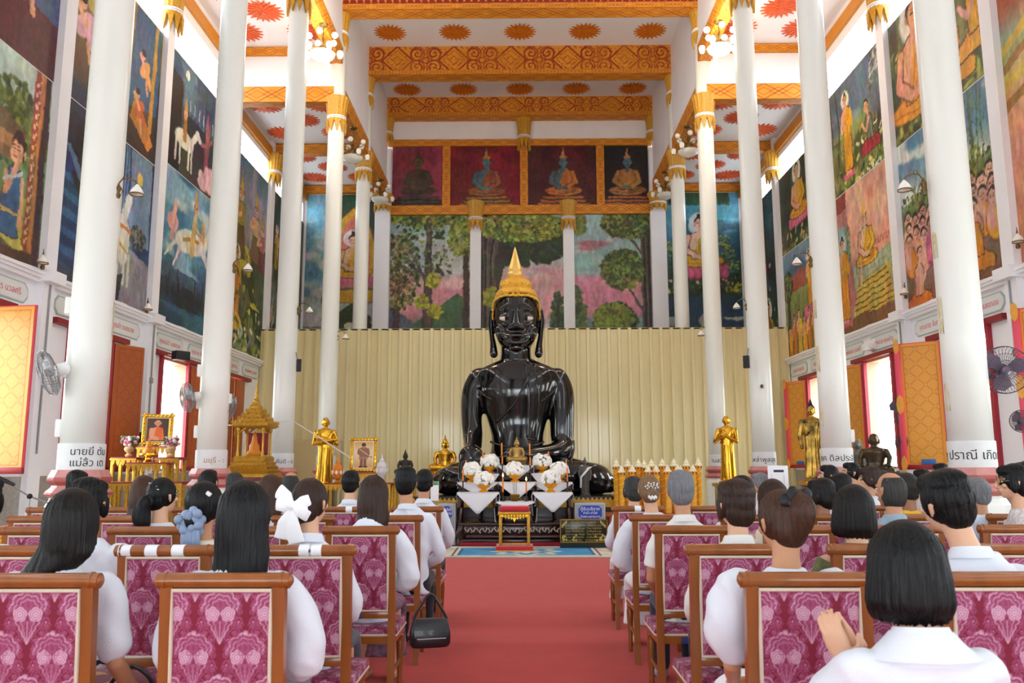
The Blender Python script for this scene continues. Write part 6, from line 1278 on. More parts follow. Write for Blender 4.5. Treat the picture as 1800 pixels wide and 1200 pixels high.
# donation boxes and the black prayer board
M_BOXGREY = mat('grey_enamel_steel', '#b4b6ba', .4); M_SIGNBLUE = mat('royal_blue_sign', '#1f3fae', .35); M_WTXT = mat('white_lettering', '#f4f5fa', .5)
def donation_box(px0, px1, pyt, Y, lines, lab):
    a, b = at(px0, pyt, Y), at(px1, pyt, Y); w = b[0]-a[0]; h = a[2]; t = thing('donation_box', lab, 'donation box', ((a[0]+b[0])/2, Y+.2, 0)); obj('cabinet', MB().rbox((0, 0, h/2), (w, .4, h), .01), M_BOXGREY, t); obj('front_frame', MB().rbox((0, -.205, h-.24), (w-.06, .015, .44), .006), mat('grey_bevel', '#9ea1a6', .4), t)
    k = .06; W2, H2 = (w-.14)/2, .125; s = obj('sign', MB().prism([(-W2+k, -H2), (W2-k, -H2), (W2, -H2+k), (W2, H2-k), (W2-k, H2), (-W2+k, H2), (-W2, H2-k), (-W2, -H2+k)], face_M((0, -.213, h-.17), (0, -1, 0)), .006), M_SIGNBLUE, t, 0)
    for i, l in enumerate(lines):
        me = text_mesh(l, .085 if i == 0 else .062, 'lettering', M_WTXT); M = face_M((0, -.222, h-.135-.068*i), (0, -1, 0)); P = verts_np(me); wd = P[:, 0].max()-P[:, 0].min(); P[:, 0] *= min(1, 2*W2*.9/wd); set_verts(me, np.array([M @ Vector(p) for p in P])); obj('lettering', me, None, s)
    return t
donation_box(1010, 1064, 884, 15.9, ('ตู้รับบริจาค', 'ค่าน้ำ-ค่าไฟ', 'วัดพระพุทธบาท'), 'grey steel donation box with a blue sign behind the black prayer board')
donation_box(770, 801, 885, 15.9, ('ตู้รับบริจาค', 'ค่าน้ำ-ค่าไฟ'), 'grey steel donation box beside the white shirted man and altar')
a, b = at(984, 912, 15.3), at(1068, 953, 15.3); w, h = b[0]-a[0], a[2]-b[2]; M_GOLDTXT = mat('gold_lettering', '#b8a24c', .5); M_BOARD = mat('black_marble_board', '#20221c', .2)
t = thing('prayer_board', 'black stone board with gold prayer lettering and flower corners', 'sign', ((a[0]+b[0])/2, 15.3, 0)); z0 = max(.05, b[2]); obj('slab', MB().rbox((0, 0, z0+h/2), (w, .04, h), .006), M_BOARD, t); obj('stand', MB().box(-w/2, -.05, 0, w/2, .12, z0), M_BOARD, t); obj('rim', MB().box(-w/2, -.028, z0, w/2, -.02, z0+.02).box(-w/2, -.028, z0+h-.02, w/2, -.02, z0+h).box(-w/2, -.028, z0, -w/2+.015, -.02, z0+h).box(w/2-.015, -.028, z0, w/2, -.02, z0+h), M_BRASS, t)
L = ['คำนมัสการหลวงพ่อดำ', 'นะโม  โมเม โพธิสัตโต   โพธิสัตโต มะหา', 'โมเม นะมามิ พันธุง   โมเม โพธิสัตโต', 'โมเม โพธิสัตโต   อาคันติมายะ', 'โมเม นะมามิ พันธุง   โมเม โพธิสัตโต', 'โมเม โพธิสัตโต   อาคันติมายะ', 'โมเม ชุมฺภิโต   อาคันติมายะ']
for i, l in enumerate(L):
    me = text_mesh(l, .052 if i == 0 else .042, 'lettering', M_GOLDTXT); M = face_M((0, -.022, z0+h-.075-.052*i), (0, -1, 0)); P = verts_np(me); wd = P[:, 0].max()-P[:, 0].min(); P[:, 0] *= w*(.52 if i == 0 else .76)/wd; set_verts(me, np.array([M @ Vector(p) for p in P])); obj('lettering', me, None, t)
mb = MB()
for sx in (-1, 1):
    for i in range(14): mb.ball((sx*(w/2-.05-.25*rnd.random()**2), -.022, z0+.04+.1*rnd.random()*(1-i/20)), (.02, .006, .02), 8, 5)
    for i in range(5): mb.ball((sx*(w/2-.04-.02*i), -.022, z0+h-.05-.02*(4-i)), (.012, .005, .03), 6, 5)
obj('gold_flower_corner', mb, M_GOLDTXT, t)
# yellow ceremonial candles in rows on a low table
cands = [(1083, 812), (1092, 823), (1103, 812), (1111, 822), (1122, 812), (1139, 822), (1145, 812), (1153, 822), (1164, 811), (1173, 822), (1184, 811), (1191, 822), (1196, 824), (1206, 811), (1218, 821), (1227, 810), (1132, 814)]
M_CREAMTOP = mat('cream_wax_flower', '#efe6c4', .5); M_REDBEAD = mat('maroon_bead', '#8a2a3c', .5); tz = .55; YC = 16.55
t = thing('candle_table', 'low orange brown table under the rows of yellow ceremonial candles', 'table', ((at(1155, 880, YC)[0]), YC+.15, 0)); obj('tabletop', MB().rbox((0, 0, tz-.03), (2.1, .75, .06), .01), mat('orange_brown_wood', '#a8502a', .35, coat=.2), t)
for sx in (-.95, .95):
    for sy in (-.3, .3): obj('leg', MB().lathe([(.04, 0), (.03, .1), (.045, .3), (.03, tz-.06)], 12, (sx, sy, 0)), mat('orange_brown_wood', ''), t)
proto = None
for i, (px, py) in enumerate(cands):
    front = py > 818; Y = YC+(0 if front else .3); p = at(px, py, Y); h = p[2]-tz
    if proto is None:
        proto = thing('ceremonial_candle', '', 'candle', (0, 0, 0), 0, 'yellow ceremonial candles'); h0 = h; mb = MB().lathe([(.062, 0), (.066, .02), (.06, .04), (.058, h-.16), (.066, h-.14), (.066, h-.1), (.05, h-.09)], 14); obj('wax_pillar', mb, M_CANDLEY, proto)
        sp_ = MB().tube([(.062*math.cos(a*.55), .062*math.sin(a*.55), .03+(h-.2)*a/70) for a in range(70)], .008, 5); obj('wax_garland', sp_, mat('pale_yellow_garland', '#f2cf62', .5), proto)
        hd = MB().lathe([(.06, h-.1), (.075, h-.07), (.05, h-.04), (.055, h-.02), (.03, h+.02), (.012, h+.05), (.0, h+.09)], 12)
        for k in range(7): a = k*.9; hd.ball((.06*math.cos(a), .06*math.sin(a), h-.08), (.025, .025, .02), 7, 5)
        ch = obj('flower_cap', hd, M_CREAMTOP, proto); bd = MB()
        for k in range(6): a = k*1.05+.3; bd.ball((.064*math.cos(a), .064*math.sin(a), h-.12), (.018, .018, .028), 7, 5)
        obj('bead', bd, M_REDBEAD, ch); o = proto
    else: o = dup(proto)
    o.location = (p[0], Y, tz); o.scale = (1, 1, h/h0); rk = sorted(q for q, w_ in cands if (w_ > 818) == front).index(px); o['label'] = 'yellow ceremonial candle with cream flower cap, %s from the altar in the %s row' % (['first', 'second', 'third', 'fourth', 'fifth', 'sixth', 'seventh', 'eighth', 'ninth', 'tenth'][rk], 'front' if front else 'rear'); o['group'] = 'yellow ceremonial candles, %s row' % ('front' if front else 'rear')
# golden standing disciples on pedestals
def pedestal(x, y, h, w, lab):
    t = thing('pedestal', lab, 'pedestal', (x, y, 0)); obj('block', MB().rbox((0, 0, h/2), (w*.85, w*.85, h), .02), M_ROSEWOOD, t); obj('cap', MB().rbox((0, 0, h-.04), (w, w, .08), .015), M_GILT, t); obj('foot', MB().rbox((0, 0, .05), (w, w, .1), .015), M_GILT, t)
for px, top, bot, Y, pose, rz, lab in ((569, 733, 852, 18.6, 'cross', .35, 'gold standing disciple statue with crossed arms beside the framed picture'), (1281, 730, 846, 18.8, 'join', -.55, 'gold standing disciple statue with joined palms near the yellow candles')):
    a, b = at(px, top, Y), at(px, bot, Y); h = a[2]-b[2]; pedestal(b[0], Y, b[2]-.035, .62, 'dark pedestal with gilt edges under the gold statue with %s' % ('crossed arms' if pose == 'cross' else 'joined palms')); small_standing('disciple_statue', lab, (b[0], Y, b[2]-.035+.033), h, M_GOLD, M_GOLD, pose, rz)
# gilded shrine (palanquin) with a tiered spire
a, b = at(452, 838, 16.1), at(452, 676, 16.1); xs = b[0]; zb = a[2]; H = b[2]-zb; t = thing('gilded_shrine', 'gilded open shrine with tiered spire holding a draped figure', 'shrine', (xs, 16.1, zb))
def sq_lathe(mb, prof): return mb.lathe([(r*1.414, z) for r, z in prof], 4, phase=PI/4)
obj('tiered_base', sq_lathe(MB(), [(.44, 0), (.44, .06), (.4, .08), (.42, .12), (.36, .15), (.38, .2), (.33, .23), (.34, .28), (.3, .3), (.31, .36), (.28, .4), (0, .4)]), M_GILT, t, 20)
for sx in (-1, 1):
    for sy in (-1, 1): obj('pillar', MB().lathe([(.03, .4), (.03, .46), (.02, .5), (.02, .84), (.034, .88), (.038, .94)], 10, (sx*.24, sy*.24, 0)), M_GILT, t)
mb = MB()
for sx, sy, ax in ((0, -1, 0), (0, 1, 0), (1, 0, 1), (-1, 0, 1)): mb.tube([((-.2 if not ax else sx*.24), (sy*.24 if not ax else -.2), .86), ((-.1 if not ax else sx*.24), (sy*.24 if not ax else -.1), .95), ((0 if not ax else sx*.24), (sy*.24 if not ax else 0), 1.0), ((.1 if not ax else sx*.24), (sy*.24 if not ax else .1), .95), ((.2 if not ax else sx*.24), (sy*.24 if not ax else .2), .86)], [.02, .03, .035, .03, .02], 8)
obj('arch', mb, M_GILT, t); mb = MB(); sq_lathe(mb, [(.3, .94), (.36, .98), (.34, 1.04), (.26, 1.06), (.27, 1.12), (.2, 1.15), (.21, 1.2), (.15, 1.24), (.16, 1.28), (.1, 1.33), (.1, 1.37), (.055, 1.42), (.055, 1.46), (0, 1.46)])
for (r, z, n) in ((.35, 1.03, 9), (.26, 1.11, 7), (.2, 1.19, 6), (.15, 1.27, 5)):
    for i in range(n):
        u = -r+2*r*i/(n-1)
        for q in ((u, -r), (u, r), (-r, u), (r, u)): mb.lathe([(.018, z), (.012, z+.03), (.0, z+.07)], 6, (q[0], q[1], 0))
obj('tiered_roof', mb, M_GILT, t, 20); obj('needle_spire', MB().lathe([(.05, 1.45), (.06, 1.49), (.03, 1.53), (.04, 1.57), (.022, 1.62), (.026, 1.66), (.014, 1.75), (.008, 1.9), (0, H)], 12), M_GILT, t)
obj('draped_figure', MB().lathe([(.15, .4), (.16, .44), (.1, .52), (.1, .6), (.06, .66), (.05, .72), (.05, .76), (.03, .82), (0, .9)], 16), mat('orange_silk', '#d9861c', .5), t); obj('crimson_backdrop', MB().box(-.2, .2, .42, .2, .22, .86), M_REDPAINT, t)
tb = thing('shrine_table', 'dark red lacquer table under the gilded shrine', 'table', (xs, 16.1, 0)); obj('tabletop', MB().rbox((0, 0, zb-.04), (1.15, 1.0, .07), .01), mat('dark_red_lacquer', '#6a1f1c', .3, coat=.3), tb)
for sx in (-.5, .5):
    for sy in (-.42, .42): obj('leg', MB().rbox((sx, sy, (zb-.075)/2), (.08, .08, zb-.075), .01), mat('dark_red_lacquer', ''), tb)
# framed pictures
def framed(px0, px1, pt, pb, Y, painter, lab, tilt=.1, rz=0.0):
    a, b = at(px0, pt, Y), at(px1, pb, Y); w, h = b[0]-a[0], a[2]-b[2]; t = thing('framed_picture', lab, 'picture', ((a[0]+b[0])/2, Y, b[2]), rz); t.rotation_euler = (-tilt, 0, rz); f = .085*w+.02; mb = MB()
    for x0, x1, z0, z1 in ((-w/2, w/2, 0, f), (-w/2, w/2, h-f, h), (-w/2, -w/2+f, f, h-f), (w/2-f, w/2, f, h-f)): mb.rbox(((x0+x1)/2, 0, (z0+z1)/2), (x1-x0, .06, z1-z0), .018)
    for i in range(9):
        for q in (0, h): mb.ball((-w/2+w*i/8, -.03, min(max(q, f*.5), h-f*.5)), (.025, .015, .025), 8, 5)
        for q in (-1, 1): mb.ball((q*(w/2-f*.5), -.03, h*i/8), (.02, .015, .03), 8, 5)
    obj('frame', mb, M_GOLD, t); c = Canvas(w-2*f+.02, h-2*f+.02, 120, 120); painter(c); c.build('print', (-w/2+f-.01, -.008, f-.01), (1, 0, 0), (0, 0, 1), M_PAINT, t); obj('backboard', MB().box(-w/2+.02, .0, .02, w/2-.02, .03, h-.02), M_DARKFRAME, t); return t, w, h, b[2]
def p_monk(c):
    c.vgrad([(0, '#5a2a1c'), (1, '#40302a')]); c.ell(c.w*.5, c.h*.12, c.w*.36, c.h*.16, '#d8662a'); c.poly([(c.w*.22, c.h*.1), (c.w*.28, c.h*.55), (c.w*.5, c.h*.64), (c.w*.72, c.h*.55), (c.w*.8, c.h*.1)], '#d8662a'); c.poly([(c.w*.22, c.h*.12), (c.w*.28, c.h*.55), (c.w*.45, c.h*.62), (c.w*.36, c.h*.2)], '#c88a68')
    for k in range(4): c.line([(c.w*(.5+.06*k), c.h*.6), (c.w*(.34+.09*k), c.h*.1)], .014, '#b04a1c')
    c.line([(c.w*.26, c.h*.5), (c.w*.26, c.h*.25), (c.w*.5, c.h*.14)], .08, '#c88a68'); c.ell(c.w*.5, c.h*.15, c.w*.12, c.h*.04, '#c88a68'); c.ell(c.w*.5, c.h*.76, c.w*.11, c.h*.12, '#c48a6c')
    for q in (-1, 1): c.line([(c.w*.5+q*c.w*.07, c.h*.77), (c.w*.5+q*c.w*.02, c.h*.77)], .01, '#4a2a20'); c.ell(c.w*.5+q*c.w*.115, c.h*.76, .015, .03, '#b87c60')
    c.line([(c.w*.46, c.h*.7), (c.w*.54, c.h*.7)], .01, '#8a4a3c'); e = np.minimum(np.minimum(c.X, c.w-c.X), np.minimum(c.Y, c.h-c.Y)); c.mix((e < .03)*1., '#c8b080'); c.mix(((e > .03) & (e < .045))*1., '#3a2418')
def p_officer(c):
    c.vgrad([(0, '#e0a860'), (.4, '#ecd2a4'), (.6, '#f0dcb4'), (1, '#dca45c')]); x = c.w*.5
    for q in (-1, 1): c.line([(x+q*.04, c.h*.1), (x+q*.035, c.h*.46)], .06, '#8a5a4a'); c.ell(x+q*.05, c.h*.08, .05, .02, '#5a3a30'); c.line([(x+q*.03, c.h*.45), (x+q*.07, c.h*.38)], .06, '#b08a70')
    c.poly([(x-.09, c.h*.42), (x-.1, c.h*.72), (x-.03, c.h*.77), (x+.03, c.h*.77), (x+.1, c.h*.72), (x+.09, c.h*.42)], '#9a6a54'); c.line([(x-.1, c.h*.7), (x-.12, c.h*.56), (x-.06, c.h*.48)], .04, '#9a6a54'); c.line([(x+.1, c.h*.7), (x+.12, c.h*.55), (x+.09, c.h*.44)], .04, '#9a6a54'); c.line([(x+.08, c.h*.44), (x+.24, c.h*.4)], .014, '#6a4a3a'); c.line([(x-.09, c.h*.7), (x+.09, c.h*.5)], .02, '#d8b890'); c.ell(x, c.h*.82, .045, .06, '#b88a6c'); c.ell(x, c.h*.855, .048, .035, '#4a342c')
    e = np.minimum(np.minimum(c.X, c.w-c.X), np.minimum(c.Y, c.h-c.Y)); c.mix((e < .03)*1., '#f4ead4')
_, w1, h1, z1 = framed(616, 661, 769, 829, 18.0, p_officer, 'gold framed picture of a standing man in uniform on a pale ground'); _, w2, h2, z2 = framed(253, 300, 727, 783, 16.2, p_monk, 'gold framed portrait of a monk in orange robes', .12, .25)
def gilt_table(px0, px1, py, Y, zt, d, lab, tiers=True):
    a, b = at(px0, py, Y), at(px1, py, Y); w = b[0]-a[0]; zt = a[2] if zt is None else zt; t = thing('gilt_altar_table', lab, 'table', ((a[0]+b[0])/2, Y, 0), 0, 'gilded altar tables'); obj('tabletop', MB().rbox((0, 0, zt-.03), (w, d, .05), .01), M_REDPAINT, t); obj('gilt_edge', MB().box(-w/2-.005, -d/2-.01, zt-.06, w/2+.005, -d/2, zt-.03), M_GILT, t); mb = MB(); n = max(5, int(w/.09))
    for i in range(n): mb.prism([(-.04, 0), (.04, 0), (.03, -.06), (0, -.11), (-.03, -.06)], face_M((-w/2+.05+(w-.1)*i/(n-1), -d/2+.02, zt-.06), (0, -1, 0)), .02)
    obj('carved_apron', mb, M_GILT, t)
    for sx in (-1, 1):
        for sy in (-1, 1): obj('leg', MB().rbox((sx*(w/2-.035), sy*(d/2-.04), (zt-.05)/2), (.06, .06, zt-.05), .008), M_GILT, t)
    return t, zt
_, zt = gilt_table(612, 664, 829, 18.0, z1-.002, .5, 'gilt table carrying the framed picture of the man in uniform'); gilt_table(575, 690, 848, 17.6, None, .5, 'long gilt table of decorated urns before the fence'); 
gilt_table(203, 248, 803, 15.7, None, .4, 'gilt table under the flower vase beside the night murals'); gilt_table(280, 322, 803, 15.7, None, .4, 'gilt table under the flower vase by the bright window'); gilt_table(229, 300, 812, 15.2, None, .34, 'low gilt table in front between the two vase tables'); gilt_table(190, 330, 846, 14.6, None, .5, 'long gilt table at the foot of the framed monk portrait'); gilt_table(246, 304, 783, 16.25, z2-.002, .3, 'tall gilt table carrying the framed monk portrait')
def bunch(px, py, Y, zt, lab):
    p = at(px, py, Y); t = thing('flower_vase', lab, 'vase', (p[0], Y, zt), 0, 'pink flower vases'); obj('vase', MB().lathe([(.05, 0), (.07, .03), (.03, .07), (.08, .12), (.09, .16), (.06, .2)], 14), mat('vase_porcelain', '#c8a878', .3), t); rr = random.Random(int(px))
    for nm, co in (('pink_blossom', '#c86a8a'), ('pale_blossom', '#e0d0d0'), ('leaf_sprig', '#4a6a3a')):
        mb = MB()
        for i in range(14): mb.ball(((rr.random()-.5)*.26, (rr.random()-.5)*.2, .22+rr.random()*.16), .032, 7, 5)
        obj(nm, mb, mat(nm, co, .6), t)
bunch(226, 800, 15.7, at(226, 803, 15.7)[2], 'flower vase on the gilt table beside the night murals'); bunch(300, 800, 15.7, at(300, 803, 15.7)[2], 'flower vase on the gilt table beside the bright window')
p = at(260, 812, 15.2); t = thing('offering_tray', 'golden offering tray with a candle flame ornament below the monk portrait', 'offering', (p[0], 15.2, p[2])); obj('pedestal_tray', MB().lathe([(.1, 0), (.05, .05), (.05, .08), (.16, .13), (.16, .16), (.0, .15)], 18), M_GOLD, t); obj('ornament', MB().lathe([(.1, .15), (.09, .22), (.05, .26), (.06, .3), (.0, .42)], 14), mat('orange_silk', ''), t)
def urn(px, pt, pb, Y, c1, lab):
    a, b = at(px, pt, Y), at(px, pb, Y); h = a[2]-b[2]; t = thing('lidded_urn', lab, 'urn', (b[0], Y, b[2]), 0, 'decorated lidded urns'); obj('foot', MB().lathe([(.14*h, 0), (.15*h, .03*h), (.06*h, .1*h), (.06*h, .14*h), (.1*h, .2*h)], 18), M_GOLD if c1 != 'w' else M_WHITEPLASTIC, t); m1 = mat('orange_urn', '#dd7d1e', .35) if c1 != 'w' else mat('white_urn', '#dcd6da', .35)
    obj('bowl', MB().lathe([(.09*h, .18*h), (.19*h, .32*h), (.2*h, .42*h), (.17*h, .5*h)], 20), m1, t); obj('lid', MB().lathe([(.18*h, .5*h), (.19*h, .53*h), (.15*h, .62*h), (.08*h, .7*h), (.09*h, .73*h), (.04*h, .8*h), (.02*h, .9*h), (0, h)], 20), m1, t); mb = MB()
    for k in range(8): a = k*PI/4; mb.prism([(-.05*h, 0), (0, .08*h), (.05*h, 0), (0, -.08*h)], Matrix.Rotation(a, 4, 'Z') @ Matrix.Translation((0, -.197*h, .4*h)) @ face_M((0, 0, 0), (0, -1, 0)), .012)
    obj('painted_diamond', mb, mat('urn_pattern', '#c8485a' if c1 == 'w' else '#eee2d4', .4), t)
urn(593, 800, 850, 17.5, 'o', 'orange lidded urn with white diamonds beside the gold statue'); urn(671, 795, 848, 17.5, 'w', 'white lidded urn with red diamonds beside the framed officer picture')
small_seated('seated_buddha_statuette', 'small dark bronze buddha on the long gilt table side before the fence', at(712, 840, 18.0), .62, mat('dark_bronze', '#3f3a34', .4, metal=.6)); tt = gilt_table(694, 730, 840, 18.0, at(712, 840, 18.0)[2]-.002, .4, 'small gilt table under the dark bronze buddha')
# statues before the monk mural windows
M_BLACKGOLD = mat('peeling_gold_leaf', '#e3b552', .28, metal=.8, noise=.9, nscale=5.5, col2='#0d0c0c')
p = at(1432, 842, 15.6); h = at(1432, 702, 15.6)[2]-p[2]; pedestal(p[0], 15.6, p[2]-.03, .5, 'gilt edged pedestal of the peeling gold standing statue'); small_standing('walking_buddha_statue', 'black standing statue covered in peeling gold leaf before the window', (p[0], 15.6, p[2]-.03+.03), h*.93, M_BLACKGOLD, M_BLACKGOLD, 'down', -.3, None, None, M_BLACK)
M_DARKBRONZE = mat('smoky_bronze', '#2f2a26', .22, metal=.5, noise=.5, nscale=6, col2='#5a4a30')
p = at(1541, 850, 15.2); h = at(1541, 771, 15.2)[2]-p[2]; small_seated('seated_monk_statue', 'dark seated monk statue with touches of gold in front of the bright window', p, h*1.28, M_DARKBRONZE, None, None, True, -.5, False); pedestal(p[0], 15.2, p[2]-.002, .85, 'broad pedestal under the dark seated monk statue')
p = at(1512, 850, 16.3); small_seated('seated_monk_statue', 'second dark statue peering out behind the seated monk statue', p, (at(1512, 780, 16.3)[2]-p[2])*1.28, mat('grey_statue', '#6a665f', .4), None, None, True, -.4, False); pedestal(p[0]+.0, 16.3, p[2]-.002, .5, 'narrow pedestal behind the dark seated monk statue')
# notice boards (their square codes left blank)
def easel(px0, px1, pt, pb, Y, lab, green=False):
    a, b = at(px0, pt, Y), at(px1, pb, Y); w, h = b[0]-a[0], a[2]-b[2]; t = thing('notice_board', lab, 'sign', ((a[0]+b[0])/2, Y, 0)); obj('panel', MB().rbox((0, 0, b[2]+h/2), (w, .02, h), .006), mat('white_board', '#eef0f4', .35), t)
    if green: obj('green_header', MB().rbox((0, -.012, a[2]-.035), (w-.01, .006, .06), .002), mat('green_print', '#3f9a5c', .4), t)
    else: obj('dark_heading', MB().rbox((.03*w, -.012, a[2]-h*.2), (w*.5, .004, h*.09), .002), mat('dark_print', '#2c3038', .5), t); obj('blue_border', MB().box(-w*.33, -.0125, b[2]+h*.08, -w*.31, -.0105, a[2]-h*.33).box(w*.27, -.0125, b[2]+h*.08, w*.29, -.0105, a[2]-h*.33), mat('pale_blue_print', '#a8bccf', .5), t)
    obj('stand', MB().tube([(0, .02, 0), (0, .02, b[2]+.02)], .02, 8).rbox((0, .02, .015), (.4, .3, .03), .01), M_GREYMETAL, t)
easel(1349, 1387, 818, 866, 12.0, 'white notice board with a dark heading on a stand by the column'); easel(757, 771, 846, 880, 15.2, 'small white notice sign with a green header beside the white shirted men', True)
# sacred white thread from the shrine to the framed picture; microphone stand; folded gold cloth
t = thing('sacred_thread', 'white thread strung from the column past the gold statue to the picture', 'string', (0, 0, 0)); obj('thread', MB().tube([at(352, 742, 16.6), at(400, 747, 16.4), at(455, 748, 16.2), at(512, 738, 17.4), at(560, 768, 17.8), at(618, 806, 17.9)], .012, 6), mat('white_cotton_thread', '#e6e2da', .8), t)
p = at(52, 872, 8.4); t = thing('microphone_stand', 'boom microphone stand reaching in front of the two line lettered column', 'microphone stand', (p[0]+.0, 8.4, 0)); obj('upright', MB().tube([(0, 0, .02), (0, 0, p[2])], .011, 8), M_GREYMETAL, t); obj('boom', MB().tube([at(8, 845, 8.2)-Vector((p[0], 8.4, 0)), Vector((0, 0, p[2])), at(85, 884, 8.5)-Vector((p[0], 8.4, 0))], .009, 8), M_GREYMETAL, t); m = at(12, 846, 8.2)-Vector((p[0], 8.4, 0)); obj('microphone', MB().tube([m+Vector((-.09, 0, .03)), m, m+Vector((.07, 0, -.03))], [.028, .022, .016], 10, rcap=True), M_BLACK, t); obj('clutch', MB().ball((0, 0, p[2]), .028), M_BLACK, t)
for k in range(3): a = k*2.1; obj('foot', MB().tube([(0, 0, .06), (.28*math.cos(a), .28*math.sin(a), .012)], .01, 6), M_GREYMETAL, t)
# ------------------------------------------------------------------ banquet chairs in crimson damask
M_WOOD = mat('amber_varnished_wood', '#95541f', .3, noise=.3, nscale=9, stretch=(1, 1, .2), coat=.35); M_PIPING = mat('cream_piping', '#d8c8b4', .8, bump=.4, bscale=300)
CW, CH = .455, 1.115
def damask(w, h, res, y0=0.0):
    c = Canvas(w, h, res, res, base='#760a2d'); px, py = .185, .30; pale, mid, dim = '#c8a0b3', '#9c5076', '#8a2a52'; c.blot('#6f092b', 12, .5, .2, .4)
    def L(e, wd): return np.clip(1-np.abs(e)/wd, 0, 1)**.5
    def motif(sh):
        gx = (((c.X-w/2)/px+sh) % 1-.5)*px; gy = (((c.Y-y0)/py+sh) % 1-.5)*py; X = np.abs(gx); up = np.clip((gy-.012)*200, 0, 1)
        t = (gy/py+.5) % 1; stem = px*.5*(.5-.5*np.cos(2*PI*t)); e = X-px*.5+stem*.42+.006*np.sin(gy*150)
        c.mix(L(e, .006)*.7, mid); c.mix(L(e-.013, .003)*.6, mid); c.mix(L(e+.012, .003)*.5, dim)
        for i in range(9):                                                     # curling leaves along the stems
            yy = -.13+.032*i; q = np.hypot(X-(px*.5-.42*px*.5*(.5-.5*math.cos(2*PI*(yy/py+.5)))-.014), gy-yy); c.mix(L(q-.008, .0035)*.65, mid); c.mix(np.clip((.0035-q)*400, 0, 1)*.7, pale)
        r = np.hypot(gx, (gy-.022)*1.0); a = np.arctan2(gy-.022, gx); sc = np.abs(np.sin(a*4.5))
        c.mix(up*np.clip((.060+.010*sc-r)*260, 0, 1)*.55, mid); c.mix(up*L(r-.058-.010*sc, .004)*.95, pale); c.mix(up*L(r-.044-.007*sc, .0028)*.85, pale); c.mix(up*L(r-.03-.005*sc, .0025)*.8, pale)
        c.mix(np.clip((.011-np.hypot(gx, gy-.089))*300, 0, 1)*.8, pale); c.mix(np.clip((.006-np.hypot(X-.016, gy-.084))*400, 0, 1)*.8, pale)
        r2 = np.hypot(X-.028, gy-.004); a2 = np.arctan2(gy-.004, X-.028); pet = .0045*np.abs(np.sin(a2*2.5+.6)); c.mix(np.clip((.024+pet-r2)*320, 0, 1), pale); c.mix(L(r2-.017-pet*.6, .0022)*.8, mid); c.mix(L(r2-.0095-pet*.4, .002)*.8, mid); c.mix(np.clip((.0035-r2)*400, 0, 1), mid)
        dn = np.clip((-.016-gy)*200, 0, 1); d = -gy-.016; wd = np.clip(.052*(1-d/.085), 0, 1)**1.1*(1+.25*np.abs(np.sin(d*150))); m = dn*(d < .085)
        c.mix(m*np.clip((wd-X)*300, 0, 1)*.5, mid); c.mix(m*L(X-wd, .0035)*.9, pale); c.mix(m*L(X-wd*.55, .0025)*.75, pale); c.mix(m*L(X, .003)*.7, pale)
        for cx_, cy_, R in ((.066, -.022, .017), (.058, .04, .014), (.03, -.082, .013), (.05, -.056, .012), (.07, .012, .011), (.02, .115, .012), (.03, -.12, .012)):
            q = np.hypot(X-cx_, gy-cy_); th = np.arctan2(gy-cy_, X-cx_); c.mix(L(q-R*(.55+.45*((th+PI)/(2*PI))), .0032)*.8, mid); c.mix(np.clip((R*.3-q)*400, 0, 1)*.75, pale)
    motif(0); motif(.5); return c
def back_y(z): return -.012-.075*max(0, (z-.5))**1.25     # rake of the back (negative y: towards the camera)
ch = thing('banquet_chair', '', 'chair', (0, 0, 0), 0)
for q in (-1, 1):
    x = q*(CW/2-.025); zs = [0, .2, .45, .6, .8, 1.0, 1.085]
    R = []
    for z in zs:
        y = back_y(z)+(.0 if z > .45 else -.05*(.45-z)); w = .022 if z > .1 else .018; R.append([(x-w, y-.02, z), (x+w, y-.02, z), (x+w, y+.022, z), (x-w, y+.022, z)])
    obj('rear_leg', MB().rings(R), M_WOOD, ch, 30)
    obj('front_leg', MB().lathe([(.014, 0), (.018, .01), (.016, .04), (.02, .06), (.016, .08), (.024, .24), (.028, .32), (.022, .345), (.028, .36), (.022, .375), (.026, .39)], 14, (q*(CW/2-.03), .41, 0)).box(q*(CW/2-.03)-.024, .386, .385, q*(CW/2-.03)+.024, .434, .43), M_WOOD, ch)
    obj('side_stretcher', MB().tube([(x, -.01, .2), (q*(CW/2-.03), .41, .2)], .011, 8), M_WOOD, ch)
y = back_y(1.09); tr = MB().tube([(-CW/2-.012, y, 1.09), (CW/2+.012, y, 1.09)], [(.028, .03), (.028, .03)], 14, side=(0, 0, 1))
for q in (-1, 1): tr.ball((q*(CW/2+.012), y, 1.09), (.012, .024, .022), 12, 8); tr.tube([(q*(CW/2-.012), y, 1.09), (q*(CW/2-.022), y, 1.09)], .0315, 14)
obj('top_rail', tr, M_WOOD, ch, 40); obj('lower_rail', MB().rbox((0, back_y(.58)+.002, .565), (CW-.06, .032, .045), .006), M_WOOD, ch)
z0, z1, pw = .592, 1.058, CW-.1
cv = damask(pw, z1-z0, 330, .08)
for nm, off, puff in (('back_upholstery', -.0215, -.012), ('front_upholstery', .022, .02)):
    u = cv.X/cv.w; v = cv.Y/cv.h; z = z0+cv.Y; bulge = puff*(1-(2*u-1)**6)*(1-(2*v-1)**6); P = np.stack([(cv.X-cv.w/2)*(1 if off < 0 else -1), np.array([[back_y(a) for a in r] for r in z[:, :1]])+off+bulge, z], -1).reshape(-1, 3)
    obj(nm, grid_mesh(nm, P, cv.ny, cv.nx, cv.C, M_FABRIC), None, ch)
obj('back_core', MB().rings([[(-pw/2, back_y(z)-.02, z), (pw/2, back_y(z)-.02, z), (pw/2, back_y(z)+.02, z), (-pw/2, back_y(z)+.02, z)] for z in (z0, .7, .85, z1)]), mat('crimson_backing', '#7d1239', .8), ch, 0)
